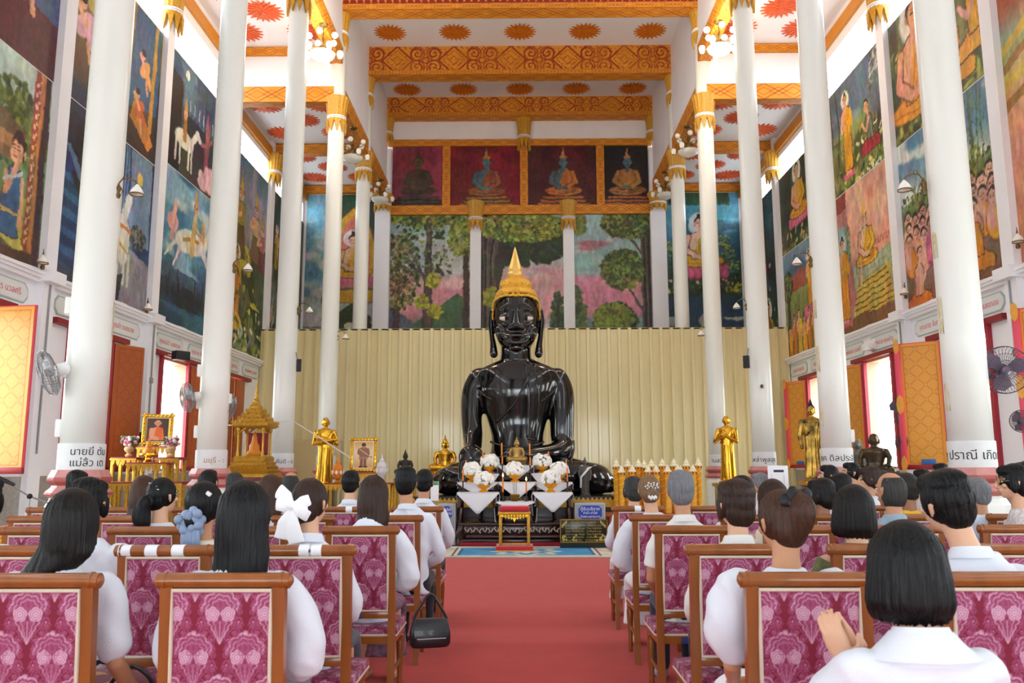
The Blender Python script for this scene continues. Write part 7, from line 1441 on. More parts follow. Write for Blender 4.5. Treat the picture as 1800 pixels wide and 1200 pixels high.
for off in (-.024, .026):
    pts = [(-pw/2, z0), (-pw/2, .75), (-pw/2, .9), (-pw/2, z1), (pw/2, z1), (pw/2, .9), (pw/2, .75), (pw/2, z0)]; obj('piping', MB().tube([(a, back_y(b)+off, b) for a, b in pts], .0075, 8, closed=True), M_PIPING, ch)
# seat rails and cushion
sr = MB().box(-CW/2+.005, .41, .385, CW/2-.005, .435, .43).box(-CW/2+.01, -.01, .385, CW/2-.01, .012, .43)
for q in (-1, 1): sr.box(q*(CW/2-.017)-.012, 0, .385, q*(CW/2-.017)+.012, .42, .43)
obj('seat_rail', sr, M_WOOD, ch)
sc_ = damask(CW+.05, .6, 200, .1); nx, ny = sc_.nx, sc_.ny; u = sc_.X/sc_.w*2-1; v = sc_.Y/sc_.h; P = np.zeros((ny, nx, 3)); wx = CW/2+.004
edge = np.clip((np.abs(u)-.86)/.14, 0, 1); P[..., 0] = np.sign(u)*np.minimum(np.abs(u)/.86, 1)*wx; vf = np.clip((v-.1)/.8, 0, 1); P[..., 1] = .012+vf*.43; P[..., 2] = .485-.012*np.abs(u)**4-.052*edge-.05*np.clip((.1-v)/.1, 0, 1)-.05*np.clip((v-.9)/.1, 0, 1)+.008*(1-(2*vf-1)**2); P[..., 2] = np.maximum(P[..., 2], .43)
obj('seat_cushion', grid_mesh('seat_cushion', P.reshape(-1, 3), ny, nx, sc_.C, M_FABRIC), None, ch)
obj('seat_piping', MB().tube([(-wx, .012, .434), (wx, .012, .434), (wx, .442, .434), (-wx, .442, .434)], .007, 8, closed=True), M_PIPING, ch); obj('seat_core', MB().box(-wx+.004, .015, .425, wx-.004, .438, .47), mat('crimson_backing', ''), ch)
ROWY = [3.05, 4.1, 5.35, 6.5, 7.85]
EDGE = {-1: [(505, 1003), (620, 955), (697, 925), (740, 905), (776, 890)], 1: [(1306, 1000), (1210, 951), (1150, 922), (1110, 902), (1078, 888)]}
CHAIRX = {}; first = [True]; CHAIRS = {}
ON = ['front', 'second', 'third', 'fourth', 'fifth']; CN = ['on the aisle', 'second from the aisle', 'third from the aisle', 'fourth from the aisle', 'fifth from the aisle', 'sixth from the aisle']
def put_chair(x, y, rz, lab, group):
    o = ch if first[0] else dup(ch); first[0] = False; o.location = (x, y, 0); o.rotation_euler = (0, 0, rz); o['label'] = lab; o['group'] = group; return o
for s in (-1, 1):
    for r in range(5):
        e = at(EDGE[s][r][0], EDGE[s][r][1], ROWY[r])[0]
        for c in range([2, 3, 4, 5, 6 if s < 0 else 4][r]):
            x = e+s*(CW/2+.69*c); CHAIRX[(s, r, c)] = x
            CHAIRS[(s, r, c)] = put_chair(x, ROWY[r]+.05, 0, 'crimson damask banquet chair, %s row, %s, %s block' % (ON[r], CN[c], 'night mural' if s < 0 else 'monk mural'), 'banquet chairs in rows')
M_TAG = mat('white_paper_tag', '#eceef4', .6); M_PLATE = mat('navy_name_plate', '#22356f', .4)
for k, xs_ in (((-1, 1, 1), (-.19, -.06, .07)), ((-1, 1, 0), (.0, .05)), ((1, 4, 0), (0.0,)), ((1, 1, 1), (.02,)), ((-1, 4, 1), (0.05,))):
    for x in xs_: obj('paper_tag', MB().tube([(x-.03, back_y(1.09), 1.09), (x+.03, back_y(1.09), 1.09)], [(.0295, .0315)]*2, 14, side=(0, 0, 1)), M_TAG, CHAIRS[k])
for k, x, z in (((-1, 2, 0), -.06, .565), ((1, 2, 0), .0, .41), ((1, 1, 0), .04, .41), ((-1, 1, 0), .13, .4)): obj('name_plate', MB().rbox((x, back_y(z)-.026, z), (.15, .008, .042), .004, 3), M_PLATE, CHAIRS[k])
# ------------------------------------------------------------------ seated congregation
SKINS = {'light': '#d9a98a', 'tan': '#c08a66', 'brown': '#9a6a4c'}
def skin(k): return mat('skin_'+k, SKINS[k], .5, noise=.06, nscale=20)
def hairm(k):
    c = {'black': '#070609', 'brownblack': '#130d0b', 'brown': '#3a251b', 'chestnut': '#4a2d1e', 'blonde': '#8a6a4c', 'grey': '#85858a', 'greyblack': '#3c3a38', 'bald': '#2a2624'}[k]
    return mat('hair_'+k, c, .42, noise=.45, nscale=5, stretch=(22, 22, .7), bump=.5, bscale=7, spec=.3)
def cl(name, c, **k): return mat('cloth_'+name, c, .85, bump=.25, bscale=260, sheen=.15, **k)
WHITE = dict(name='white', c='#dde2ec')
def hand(mb, w, d, nrm, side, curl=.35, spread=1.0, k=1.0):
    """palm, four fingers and a thumb from the wrist w; d along the hand, nrm out of the palm's back, side towards the thumb"""
    w, d, nrm, side = Vector(w), Vector(d).normalized(), Vector(nrm).normalized(), Vector(side).normalized()
    mb.tube([w-d*.015, w+d*.02*k, w+d*.055*k, w+d*.085*k], [(.026*k, .02*k), (.034*k, .017*k), (.041*k, .016*k), (.04*k, .013*k)], 14, side=tuple(side), rcap=True)
    for i, (o, ln) in enumerate(((.029, .066), (.010, .076), (-.010, .07), (-.028, .054))):
        b = w+d*.082*k+side*o*k; pts = [b]; dd = d+side*(o*2.2*spread)
        for j, f in enumerate((.45, .32, .23)):
            dd = (dd.normalized()-nrm*curl*(.8+.5*j)*.8).normalized(); pts.append(pts[-1]+dd*ln*f*k)
        mb.tube(pts, [.0088*k, .0082*k, .0076*k, .006*k], 8, rcap=True)
    b = w+d*.022*k+side*.03*k; mb.tube([b, b+(d*.6+side*.75-nrm*.2).normalized()*.035*k, b+(d*.6+side*.75-nrm*.2).normalized()*.035*k+(d*.95+side*.2-nrm*.3).normalized()*.032*k], [.013*k, .0105*k, .0075*k], 8, rcap=True)
def carc(cx, cy, rx, ry, a0, a1, z, th, n=20):
    """closed ring: outer arc and inner arc of a curtain of hair; angles from the back (0 = straight back)"""
    o = []; A = [a0+(a1-a0)*i/(n-1) for i in range(n)]
    for a in A: o.append((cx+rx*math.sin(a), cy-ry*math.cos(a), z))
    for a in reversed(A): o.append((cx+(rx-th)*math.sin(a), cy-(ry-th)*math.cos(a), z))
    return o
def make_hair(style, kind, hm, fine, sweep=0.0):
    """hair in head coordinates (origin at the head's middle, face towards +y); returns mesh, extras"""
    mb = MB(); skull = lambda g=1.0: mb.ball((0, -.02, .022), (.086*g, .096*g, .106*g), 24, 16); ex = []
    if style == 'short': skull(1.0); mb.ball((0, -.055, -.025), (.073, .053, .075), 18, 12); mb.ball((0, .03, .085), (.068, .055, .042), 16, 10); [mb.ball((q*.076, .005, .0), (.014, .025, .05), 10, 8) for q in (-1, 1)]
    elif style == 'quiff': skull(1.03); mb.ball((0, -.055, -.02), (.076, .056, .08), 18, 12); mb.ball((0, .022, .086), (.072, .064, .04), 16, 10); mb.ball((0, -.03, .085), (.08, .08, .055), 16, 10)
    elif style == 'bald':
        mb.srings([carc(0, -.012, rx, ry, -1.7, 1.7, z, th) for z, rx, ry, th in ((-.1, .062, .078, .02), (-.07, .077, .093, .025), (-.03, .081, .1, .025), (.01, .081, .102, .025), (.045, .077, .097, .022), (.075, .065, .083, .02), (.09, .054, .07, .018))], 3)
    elif style == 'cap': skull(1.06); mb.ball((0, -.055, -.03), (.082, .062, .085), 20, 12); mb.ball((0, -.03, .07), (.09, .09, .075), 20, 12); mb.ball((0, .035, .085), (.075, .055, .045), 16, 10); [mb.ball((q*.08, .005, -.015), (.018, .035, .06), 10, 8) for q in (-1, 1)]     # short rounded women's cut
    elif style == 'bob':
        skull(1.07); mb.srings([carc(0, -.012, .06, .075, -2.0, 2.0, .11, .04), carc(0, -.012, .092, .108, -2.0, 2.0, .06, .04), carc(0, -.014, .103, .116, -2.0, 2.0, 0, .045), carc(0, -.014, .110, .120, -1.95, 1.95, -.06, .045), carc(0, -.012, .112, .119, -1.9, 1.9, -.105, .04), carc(0, -.008, .105, .108, -1.85, 1.85, -.135, .03)], 4)
    elif style in ('long', 'longer', 'shoulder'):
        skull(1.06); L = {'long': .36, 'longer': .5, 'shoulder': .27}[style]; wv = 1.0
        rows = [carc(0, -.012, .06, .075, -1.9, 1.9, .11, .04), carc(0, -.012, .092, .106, -1.9, 1.9, .06, .04), carc(0, -.014, .101, .114, -1.8, 1.8, 0, .045), carc(0, -.018, .104, .112, -1.6, 1.6, -.08, .045)]
        for i in range(1, 6): t = i/5; rows.append(carc(.012*math.sin(i*1.3)+sweep*t, -.022-.045*t, .106+.01*math.sin(i)-.02*t*t, .1-.02*t, -1.45+.35*t, 1.45-.35*t, -.08-(L-.08)*t, .045-.02*t))
        mb.srings(rows, 4)
    elif style == 'pony':
        skull(1.04); mb.ball((0, -.06, -.02), (.075, .05, .08), 18, 12); mb.stube([(0, -.105, -.02), (.0, -.145, -.035), (-.012, -.155, -.1), (.0, -.15, -.17), (.01, -.135, -.24)], [(.035, .03), (.045, .04), (.06, .045), (.055, .04), (.02, .015)], 16, rcap=True); ex.append(('hair_band', MB().tube([(0, -.112, -.02), (0, -.13, -.026)], .042, 14), mat('black_elastic', '#1a1a1e', .6)))
        for q, z in ((.03, .07), (.05, .05), (-.02, .09)): ex.append(('hair_clip', MB().rbox((q, -.09, z), (.03, .012, .008), .003), mat('silver_clip', '#c8d0d4', .25, metal=.8)))
    elif style == 'lowbun':
        skull(1.06); mb.ball((0, -.06, -.01), (.08, .055, .085), 18, 12); mb.ball((-.01, -.115, -.06), (.06, .045, .05), 16, 10)
        sc = MB()
        for i in range(22):
            a = i*2*PI/22; r = .045+.018*math.sin(i*2.7); sc.ball((-.01+r*math.cos(a), -.135+.012*math.sin(i*1.7), -.065+r*math.sin(a)), (.026, .02, .024), 9, 7, Matrix.Rotation(a, 3, 'Y'))
        for i in range(5): sc.tube([(-.04+.018*i, -.15, -.1), (-.042+.02*i, -.158, -.15), (-.038+.019*i, -.15, -.2)], [(.014, .006), (.013, .006), (.011, .005)], 8, rcap=True)
        ex.append(('organza_scrunchie', sc, mat('blue_grey_organza', '#7f92b0', .5, sheen=.3))); ex.append(('hair_clip', MB().rbox((.06, -.085, .075), (.028, .016, .02), .004, rot=Matrix.Rotation(.6, 3, 'Y')), mat('white_clip', '#e8eaea', .3)))
    elif style == 'bow':
        skull(1.05); mb.ball((0, -.06, -.02), (.078, .055, .085), 18, 12); mb.ball((-.02, -.105, -.055), (.05, .04, .05), 16, 10)
        bw = MB()
        for sx, cx, cz, rot in ((-1, -.085, .035, .9), (1, .065, -.01, -.25)):
            R3 = Matrix.Rotation(rot*-1, 3, 'Y')
            for j, o in enumerate((-.02, .02)): bw.tube([Vector((-.02, -.135, .0)), Vector((cx*.6, -.15+o*.3, cz*.6+o)), Vector((cx*1.15, -.15, cz*1.2+o*1.6)), Vector((cx*1.3, -.14, cz*1.3+o))], [(.012, .012), (.035, .016), (.04, .014), (.012, .008)], 12, rcap=True)
        for x, z in ((-.075, -.17), (.01, -.19)): bw.tube([(-.02, -.14, -.01), ((x-.02)*.6, -.15, z*.5), (x, -.145, z)], [(.014, .01), (.04, .008), (.052, .006)], 12)
        bw.ball((-.02, -.145, .0), (.022, .018, .024), 12, 8); ex.append(('satin_bow', fuse(bw, .005, 3), mat('white_chiffon', '#f3f4f8', .55, sheen=.3)))
    elif style == 'updo':
        skull(1.04); mb.ball((0, -.06, -.02), (.077, .054, .085), 18, 12); mb.stube([(.0, -.08, -.06), (.012, -.11, .0), (.015, -.115, .05), (.02, -.09, .1)], [(.035, .03), (.06, .04), (.065, .045), (.03, .03)], 16, rcap=True)
        sc = MB()
        for i in range(16):
            a = i*2*PI/16; r = .035+.02*(i % 3)/2; sc.ball((.02+r*math.cos(a), -.1+.015*math.sin(i*2), .075+r*.7*math.sin(a)), (.026, .014, .022), 9, 7, Matrix.Rotation(a, 3, 'Y'))
        ex.append(('dark_ruffle', sc, mat('black_chiffon', '#14141a', .6)))
    elif style == 'chignon':
        skull(1.05); mb.ball((0, -.06, -.02), (.078, .055, .085), 18, 12); mb.ball((0, -.11, -.03), (.055, .04, .05), 16, 10); sc = MB()
        for i in range(18): a = i*2.4; r = .006*math.sqrt(i)*2.2; sc.ball((.012+r*math.cos(a), -.112, .035+r*.7*math.sin(a)), .009, 7, 5)
        for i in range(8): sc.ball((.01+.008*(i-4), -.152, -.045-.006*(i % 3)), (.01, .008, .016), 7, 5)
        ex.append(('pearl_clip', sc, mat('pearl_silver', '#d8d8d6', .25, metal=.4)))
    me = fuse(mb, .0065 if fine else .011, 4, hm, 'hair'); P = verts_np(me); th = np.arctan2(P[:, 0], -P[:, 1]); rr = np.hypot(P[:, 0], P[:, 1]+.02)+1e-6
    amp = (.0022 if style in ('short', 'quiff', 'cap', 'bald') else .0016)*np.clip((rr-.03)/.05, 0, 1); d = amp*(np.sin(th*34+P[:, 2]*9)+.7*np.sin(th*61-P[:, 2]*14+1.3)+.5*np.sin(th*17+P[:, 2]*25)); P[:, 0] += d*P[:, 0]/rr; P[:, 1] += d*(P[:, 1]+.02)/rr; P[:, 2] += .5*d
    if style in ('bob', 'long', 'longer', 'shoulder'):     # uneven tips
        zb = P[:, 2].min(); w = np.clip((zb+.055-P[:, 2])/.055, 0, 1)**1.5; rag = .5+.5*np.sin(th*47)*np.sin(th*19+2)+.35*np.sin(th*83); P[:, 2] += w*(.03 if style != 'bob' else .009)*(rag-.6); P[:, 0] *= 1-.10*w; P[:, 1] += .012*w
    set_verts(me, P); return me, ex
NPEOPLE = [0]
def person(x, y, ztop, lab, hair='short', hc='black', shirt=WHITE, sleeve='short', bottom=('trousers', 'black', '#1c1d24'), sk='light', male=False, head=(0, 0, 0), pose='lap', rz=0.0, fine=False, zseat=.488, wide=1.0, lean=0.0, collar=None, glasses=False, group=None, hx=0.0, eyes=True, feet=None, sweep=0.0):
    """person seated with the hips over (x, y), looking along local +y"""
    t = thing('person', lab, 'person', (x, y, 0), rz); NPEOPLE[0] += 1
    S = (ztop-zseat)/.915; W = wide*(1.06 if male else .96); v = .0075 if fine else .012
    Z = lambda z: zseat+z*S
    hc_ = Vector((hx, .03+lean*.55, Z(.80))); HM = Matrix.Translation(hc_) @ Matrix.Rotation(head[0], 4, 'Z') @ Matrix.Rotation(head[1], 4, 'X') @ Matrix.Rotation(head[2], 4, 'Y') @ Matrix.Scale(1.0 if not male else 1.03, 4)
    ly = lambda z: lean*z*S*.75              # forward lean grows with height
    sh = Z(.575); mb = MB()
    # --- head (skin)
    n0 = len(mb.v); mb.ball((0, -.012, .028), (.074, .092, .09), 22, 16); mb.ball((0, .012, -.04), (.06, .068, .072), 20, 14); mb.ball((0, .045, -.075), (.034, .032, .034), 14, 10)
    mb.tube([(0, .085, .02), (0, .1, -.008), (0, .108, -.028), (0, .092, -.036)], [.009, .011, .016, .01], 10, rcap=True)
    for q in (-1, 1):
        mb.ball((q*.014, .092, -.031), (.011, .012, .008), 8, 6); mb.tube([(q*.012, .084, .032), (q*.032, .082, .036), (q*.055, .062, .028)], [.006, .007, .005], 8, rcap=True); mb.ball((q*.04, .062, -.02), (.022, .018, .018), 12, 8)
        mb.tube([(q*.076, -.012, .02), (q*.088, -.018, .012), (q*.085, -.014, -.015), (q*.076, -.004, -.032)], [(.006, .012), (.007, .017), (.006, .014), (.006, .008)], 8, rcap=True, side=(1, 0, 0))
    mb.tube([(-.022, .08, -.056), (0, .088, -.054), (.022, .08, -.056)], [.006, .008, .006], 8, rcap=True); mb.tube([(-.018, .078, -.064), (0, .086, -.066), (.018, .078, -.064)], [.006, .009, .006], 8, rcap=True); mb.xf(HM, n0)
    nb = Vector((hx*.3, -.02+ly(.62), Z(.60))); nt = HM @ Vector((0, -.025, -.055)); mb.tube([nb-Vector((0, 0, .05)), nb, (nb+nt)/2, nt], [.075, .06, .052, .054], 18)
    # --- torso and limbs (skin, slimmer than the clothes)
    def ring(w, d, z, cy=0, n=28): return [(w*math.cos(2*PI*j/n), cy+ly(z)+d*math.sin(2*PI*j/n), Z(z)) for j in range(n)]
    mb.rings([ring(.13*W, .09, .03, .02), ring(.12*W, .085, .2), ring(.135*W, .09, .4), ring(.13*W, .075, .5), ring(.07*W, .06, .58, -.01)])
    arms = []
    for q in (-1, 1):
        s0 = Vector((q*.165*W, -.01+ly(.55), Z(.528)))
        if pose == 'lap' or (pose == 'bag' and q < 0): e = Vector((q*.232*W, .04+ly(.3), Z(.275))); h = Vector((q*.085, .27, Z(.155)))
        elif pose == 'bag': e = Vector((q*.25*W, .0, Z(.26))); h = Vector((q*.245, .19, Z(.09)))
        elif pose == 'pray': e = Vector((q*.2*W-.06, .18+lean*.2, Z(.33))); h = Vector((-.105+q*.016, .215+lean*.3+q*.012, Z(.51)))
        elif pose == 'prayc': e = Vector((q*.2*W, .16+lean*.2, Z(.3))); h = Vector((q*.012, .26+lean*.3, Z(.5)))
        elif pose == 'hang': e = Vector((q*.215*W, .02, Z(.25))); h = Vector((q*.16, .22, Z(.14)))
        mb.tube([s0, (s0+e)/2+Vector((q*.012, -.01, 0)), e, (e*.6+h*.4), h], [.042, .038, .034, .033, .024], 14, rcap=True); arms.append((q, s0, e, h))
    for q, s0, e, h in arms:
        f = h-e
        if pose in ('pray', 'prayc'): hand(mb, h, Vector((-.1 if pose == 'pray' else 0, .12, .3)), (Vector((.8*q, .6*q, 0)) if pose == 'pray' else Vector((q, 0, 0))), (Vector((.6, -.8, .1)) if pose == 'pray' else Vector((0, -1, .15))), .3 if pose == 'pray' else .1, 1.6 if pose == 'pray' else .6)
        else: hand(mb, h, Vector((-q*.35, f.y, f.z*.4)), Vector((0, -.2, 1)), Vector((-q, .35, 0)), .3)
    legk = []
    for q in (-1, 1):
        hp = Vector((q*.085, .04, zseat+.07)); kn = Vector((q*.105, .47, zseat+.06)); an = Vector((q*.1, .46, .085)); mb.tube([hp, (hp+kn)/2, kn, (kn*.55+an*.45), an], [.075, .066, .05, .05, .034], 14, rcap=True)
        mb.tube([an-Vector((0, .02, .035)), an+Vector((0, .06, -.05)), an+Vector((0, .135, -.06)), an+Vector((0, .185, -.066))], [(.036, .04), (.036, .03), (.042, .022), (.03, .014)], 12, rcap=True, side=(1, 0, 0)); legk.append((q, hp, kn, an))
    bd = fuse(mb, .0045 if pose == 'pray' else v*.85, 3, skin(sk), 'body'); obj('body', bd, None, t)
    # --- face details
    if eyes:
        for q in (-1, 1):
            m = MB().ball((q*.033, .073, .012), (.013, .009, .007), 10, 6); m.xf(HM); e = obj('eye', m, mat('eye_white', '#e6e2dc', .2), t, 180); m = MB().ball((q*.033, .0795, .012), (.006, .005, .006), 8, 6); m.xf(HM); obj('iris', m, mat('dark_iris', '#1c1210', .2), e, 180)
            m = MB().tube([(q*.016, .086, .034), (q*.034, .085, .039), (q*.054, .068, .033)], [.0035, .0045, .0025], 6); m.xf(HM); obj('eyebrow', m, hairm('brownblack'), t, 180)
        m = MB().tube([(-.021, .084, -.059), (0, .093, -.059), (.021, .084, -.059)], [(.002, .003), (.0045, .006), (.002, .003)], 8); m.xf(HM); obj('lips', m, mat('lip_rose', '#a85a54' if not male else '#9a6454', .4), t, 180)
    if glasses:
        m = MB()
        for q in (-1, 1): m.tube([(q*.034+.024*math.cos(a*PI/8), .1-.004*abs(math.cos(a*PI/8)), .01+.019*math.sin(a*PI/8)) for a in range(16)], .0018, 6, closed=True); m.tube([(q*.057, .094, .014), (q*.077, .03, .018), (q*.082, -.02, .014)], .0016, 5)
        m.tube([(-.011, .1, .013), (.011, .1, .013)], .0016, 5); m.xf(HM); obj('spectacles', m, mat('gold_wire', '#b09a6a', .3, metal=.8), t, 180)
    if hair:
        hme, ex = make_hair(hair, hc, hairm(hc), fine, sweep); hme.transform(HM); ho = obj('hair', hme, None, t)
        for nm, m, mm in ex:
            if isinstance(m, MB): m.xf(HM); obj(nm, m, mm, ho, 60)
            else: m.transform(HM); m.materials.clear(); m.materials.append(mm); obj(nm, m, None, ho)
    # --- shirt
    sm = MB(); R = [ring(.168*W, .128, -.0, .02), ring(.158*W, .12, .1), ring(.152*W, .112, .2), ring(.165*W, .116, .33), ring(.178*W, .113, .43), ring(.172*W, .098, .51, -.01), ring(.14*W, .085, .57, -.015), ring(.1*W, .074, .603, -.017), ring(.076*W, .064, .632, -.018)]
    sm.srings(R, 3)
    for q, s0, e, h in arms:
        s1 = s0+Vector((-q*.02, 0, .004))
        if sleeve == 'short': sm.tube([s1, s0+(e-s0)*.35, s0+(e-s0)*.72], [.066, .067, .066], 18)
        elif sleeve == 'puff': sm.stube([s1+Vector((0, 0, .01)), s0+Vector((q*.025, 0, .012)), s0+(e-s0)*.4+Vector((q*.02, 0, 0)), s0+(e-s0)*.78], [.06, .064, .07, .064], 20, 4, rcap=True)
        elif sleeve == 'puffbig': sm.stube([s1+Vector((0, 0, .01)), s0+Vector((q*.035, 0, .02)), s0+(e-s0)*.45+Vector((q*.045, 0, .0)), s0+(e-s0)*.74+Vector((q*.01, 0, 0))], [.062, .078, .088, .072], 20, 4, rcap=True)
        elif sleeve == 'balloon': sm.stube([s1, s0+Vector((q*.03, 0, -.02)), s0+(e-s0)*.6+Vector((q*.05, 0, 0)), e+Vector((q*.03, 0, -.02)), (e+h)/2, h], [.062, .068, .075, .076, .056, .032], 20, 4, rcap=True)
        else: sm.stube([s1, s0+(e-s0)*.5, e, (e*.5+h*.5), e+(h-e)*.93], [.064, .06, .054, .048, .037], 18, 4, rcap=True)
    sme = fuse(sm, v, 7, cl(**shirt), 'shirt'); P = verts_np(sme); sd = NPEOPLE[0]; zz = P[:, 2]; wr = .0065*np.sin(zz*38+P[:, 0]*26+sd)*np.sin(P[:, 0]*21-P[:, 1]*17+sd*1.7)+.005*np.sin(P[:, 0]*55+zz*20+sd)*np.clip(np.sin(zz*9+sd), 0, 1); r_ = np.hypot(P[:, 0], P[:, 1]-.0)+1e-6; P[:, 0] += wr*P[:, 0]/r_; P[:, 1] += wr*P[:, 1]/r_; set_verts(sme, P); so = obj('shirt', sme, None, t)
    if collar:
        cm = MB(); n = 28
        def cr(r, z, ry=None): return [(hx*.3+r*math.cos(2*PI*j/n), -.02+ly(.62)+(ry or r)*math.sin(2*PI*j/n)-.004, z+.02*(1-math.sin(2*PI*j/n))*.5) for j in range(n)]
        zc = Z(.605); cm.rings([cr(.083, zc-.008), cr(.076, zc+.022), cr(.068, zc+.036), cr(.064, zc+.034), cr(.068, zc-.008)])
        if collar == 'wide': cm.rings([cr(.15, zc-.045, .11), cr(.1, zc-.002), cr(.078, zc+.024), cr(.07, zc+.015), cr(.1, zc-.02), cr(.14, zc-.058, .1)])
        obj('collar', cm, cl(**shirt), so, 50)
    # --- trousers or skirt
    kind, nm, co = bottom; bm_ = MB()
    bm_.srings([[(w*W*math.cos(2*PI*j/24), .03+d*math.sin(2*PI*j/24), zseat+z) for j in range(24)] for w, d, z in ((.165, .13, .0), (.178, .145, .05), (.165, .13, .13), (.15, .115, .18))], 2)
    if kind == 'trousers':
        for q, hp, kn, an in legk: bm_.stube([hp, (hp+kn)/2, kn+Vector((0, .005, .0)), (kn+an)/2, an+Vector((0, -.005, .03))], [.092, .085, .07, .064, .056], 18, 4, rcap=True)
    else:
        zl = .16 if kind == 'skirt' else .3
        bm_.stube([(0, .04, zseat+.065), (0, .3, zseat+.06), (0, .47, zseat+.05), (0, .53, zseat-.05), (0, .52, .35), (0, .51, zl)], [(.175, .09), (.19, .08), (.19, .08), (.185, .08), (.18, .085), (.2, .1)], 26, 4, side=(1, 0, 0), rcap=False)
    bme = fuse(bm_, v*1.15, 6, co if isinstance(co, bpy.types.Material) else cl(nm, co), 'trousers'); obj('trousers' if kind == 'trousers' else 'skirt', bme, None, t)
    if feet:
        for q, hp, kn, an in legk: obj('sock', MB().tube([an+Vector((0, -.0, .06)), an-Vector((0, .01, .03)), an+Vector((0, .06, -.048)), an+Vector((0, .135, -.056)), an+Vector((0, .19, -.06))], [.042, (.042, .046), (.041, .036), (.047, .028), (.033, .02)], 14, side=(1, 0, 0), rcap=True), mat('sock_'+feet[0], feet[1], .85), t, 180)
    return t
M_FLORAL = bpy.data.materials.get('floral') or mat('cloth_floral', '#3c4a63', .85, noise=.9, nscale=26, col2='#a06a78', bump=.2, bscale=240)
M_OLIVE = dict(name='olive_print', c='#7d8050', noise=.5, nscale=30, col2='#4f5a34')
M_LACE = dict(name='white_floral', c='#dfe0e2', noise=.35, nscale=40, col2='#b9a8a0')
CREAM = dict(name='cream', c='#e0d8c6'); IVORY = dict(name='ivory', c='#e2e0dc'); MAROON = dict(name='maroon_shirt', c='#7a3a38'); BLUEGREY = dict(name='blue_grey', c='#8fa3b4'); YELLOW = dict(name='yellow_shirt', c='#e6b82a'); PALEBLUE = dict(name='pale_blue', c='#d5e2f0'); DARK = dict(name='dark_jacket', c='#23242e')
SEATH = .488
def sit(s, r, px, py, lab, dy=.2, xb=None, **k):
    """person on the row-r chair whose head shows at px, top of the head at py; xb: pixel of the shoulders' middle when it differs"""
    y = ROWY[r]+.05+dy; a = at(px, py, y+.02); x = at(xb or px, py, y)[0]; k.setdefault('fine', r < 2 or (r == 2))
    return person(x, y, a[2], lab, hx=a[0]-x, **k)
GREYP = ('trousers', 'grey_blue_trousers', '#5f6674'); NAVY = ('trousers', 'navy_trousers', '#232c44'); BLK = ('trousers', 'black', '#1c1d24'); MSK = ('skirt', 'maroon_skirt', '#6a2e36'); WSK = ('skirt', 'white_skirt', '#eaeaf0'); GSK = ('skirt', 'dark_grey_skirt', '#474852')
# night mural block
sit(-1, 0, 130, 864, 'woman in white puff sleeved blouse and maroon skirt, holding a black bag', hair='shoulder', hc='brownblack', sleeve='puff', bottom=MSK, sk='tan', pose='bag', head=(.1, .05, 0), xb=118, sweep=-.09)
sit(-1, 0, 432, 849, 'woman with very long straight black hair and white balloon sleeves, back to us', hair='longer', hc='black', sleeve='balloon', bottom=GREYP, xb=430)
sit(-1, 1, 362, 850, 'woman with blue grey organza scrunchie on her low bun, cream blouse', hair='lowbun', hc='black', shirt=CREAM, sleeve='short', sk='tan', head=(-.1, .1, 0), bottom=BLK)
sit(-1, 1, 548, 844, 'woman with a large white bow in dark brown hair and white blouse', hair='bow', hc='brown', sleeve='long', bottom=GSK, head=(-.35, .05, 0), xb=548, collar='stand')
sit(-1, 1, 158, 846, 'black haired person in white directly in front of the maroon skirted woman', hair='cap', hc='black', sleeve='puff', xb=165)
sit(-1, 1, -28, 840, 'person in white cut off by the picture edge beside the gold cloth', hair='cap', hc='black', sleeve='long')
sit(-1, 2, 288, 842, 'woman with black ponytail and silver hair clips, face turned towards the aisle', hair='pony', hc='black', sleeve='short', head=(-.5, 0, 0), glasses=True)
sit(-1, 2, 657, 838, 'woman with long brown hair in white blouse and floral skirt', hair='long', hc='brown', sleeve='balloon', bottom=('skirt', 'floral', M_FLORAL), collar='wide', sk='light', xb=652)
sit(-1, 3, 476, 836, 'brown haired woman in white half hidden behind the long black hair', hair='long', hc='chestnut', sleeve='short')
sit(-1, 3, 714, 822, 'man in white shirt and black trousers on the fourth row aisle chair', hair='quiff', hc='black', sleeve='long', male=True, sk='tan', collar='stand', feet=('black', '#16161a'), xb=720)
sit(-1, 3, 254, 838, 'woman with long reddish brown hair in white, fourth row', hair='long', hc='chestnut', sleeve='short')
sit(-1, 4, 746, 825, 'man in white shirt on the fifth row aisle chair before the altar', hair='short', hc='black', sleeve='long', male=True, sk='tan', collar='stand', feet=('black', '#16161a'))
sit(-1, 4, 617, 827, 'man with neat black hair in white shirt before the orange urn', hair='short', hc='black', sleeve='long', male=True, collar='stand')
sit(-1, 4, 512, 830, 'balding man in a maroon shirt before the gilded shrine column', hair='bald', hc='greyblack', shirt=MAROON, sleeve='short', male=True, sk='tan', dy=.22)
sit(-1, 4, 367, 826, 'man with black hair in front of the ochre lettered column', hair='short', hc='black', sleeve='short', male=True)
sit(-1, 4, 137, 829, 'black haired person in front of the column with two lines of lettering', hair='cap', hc='black', sleeve='short', shirt=DARK)
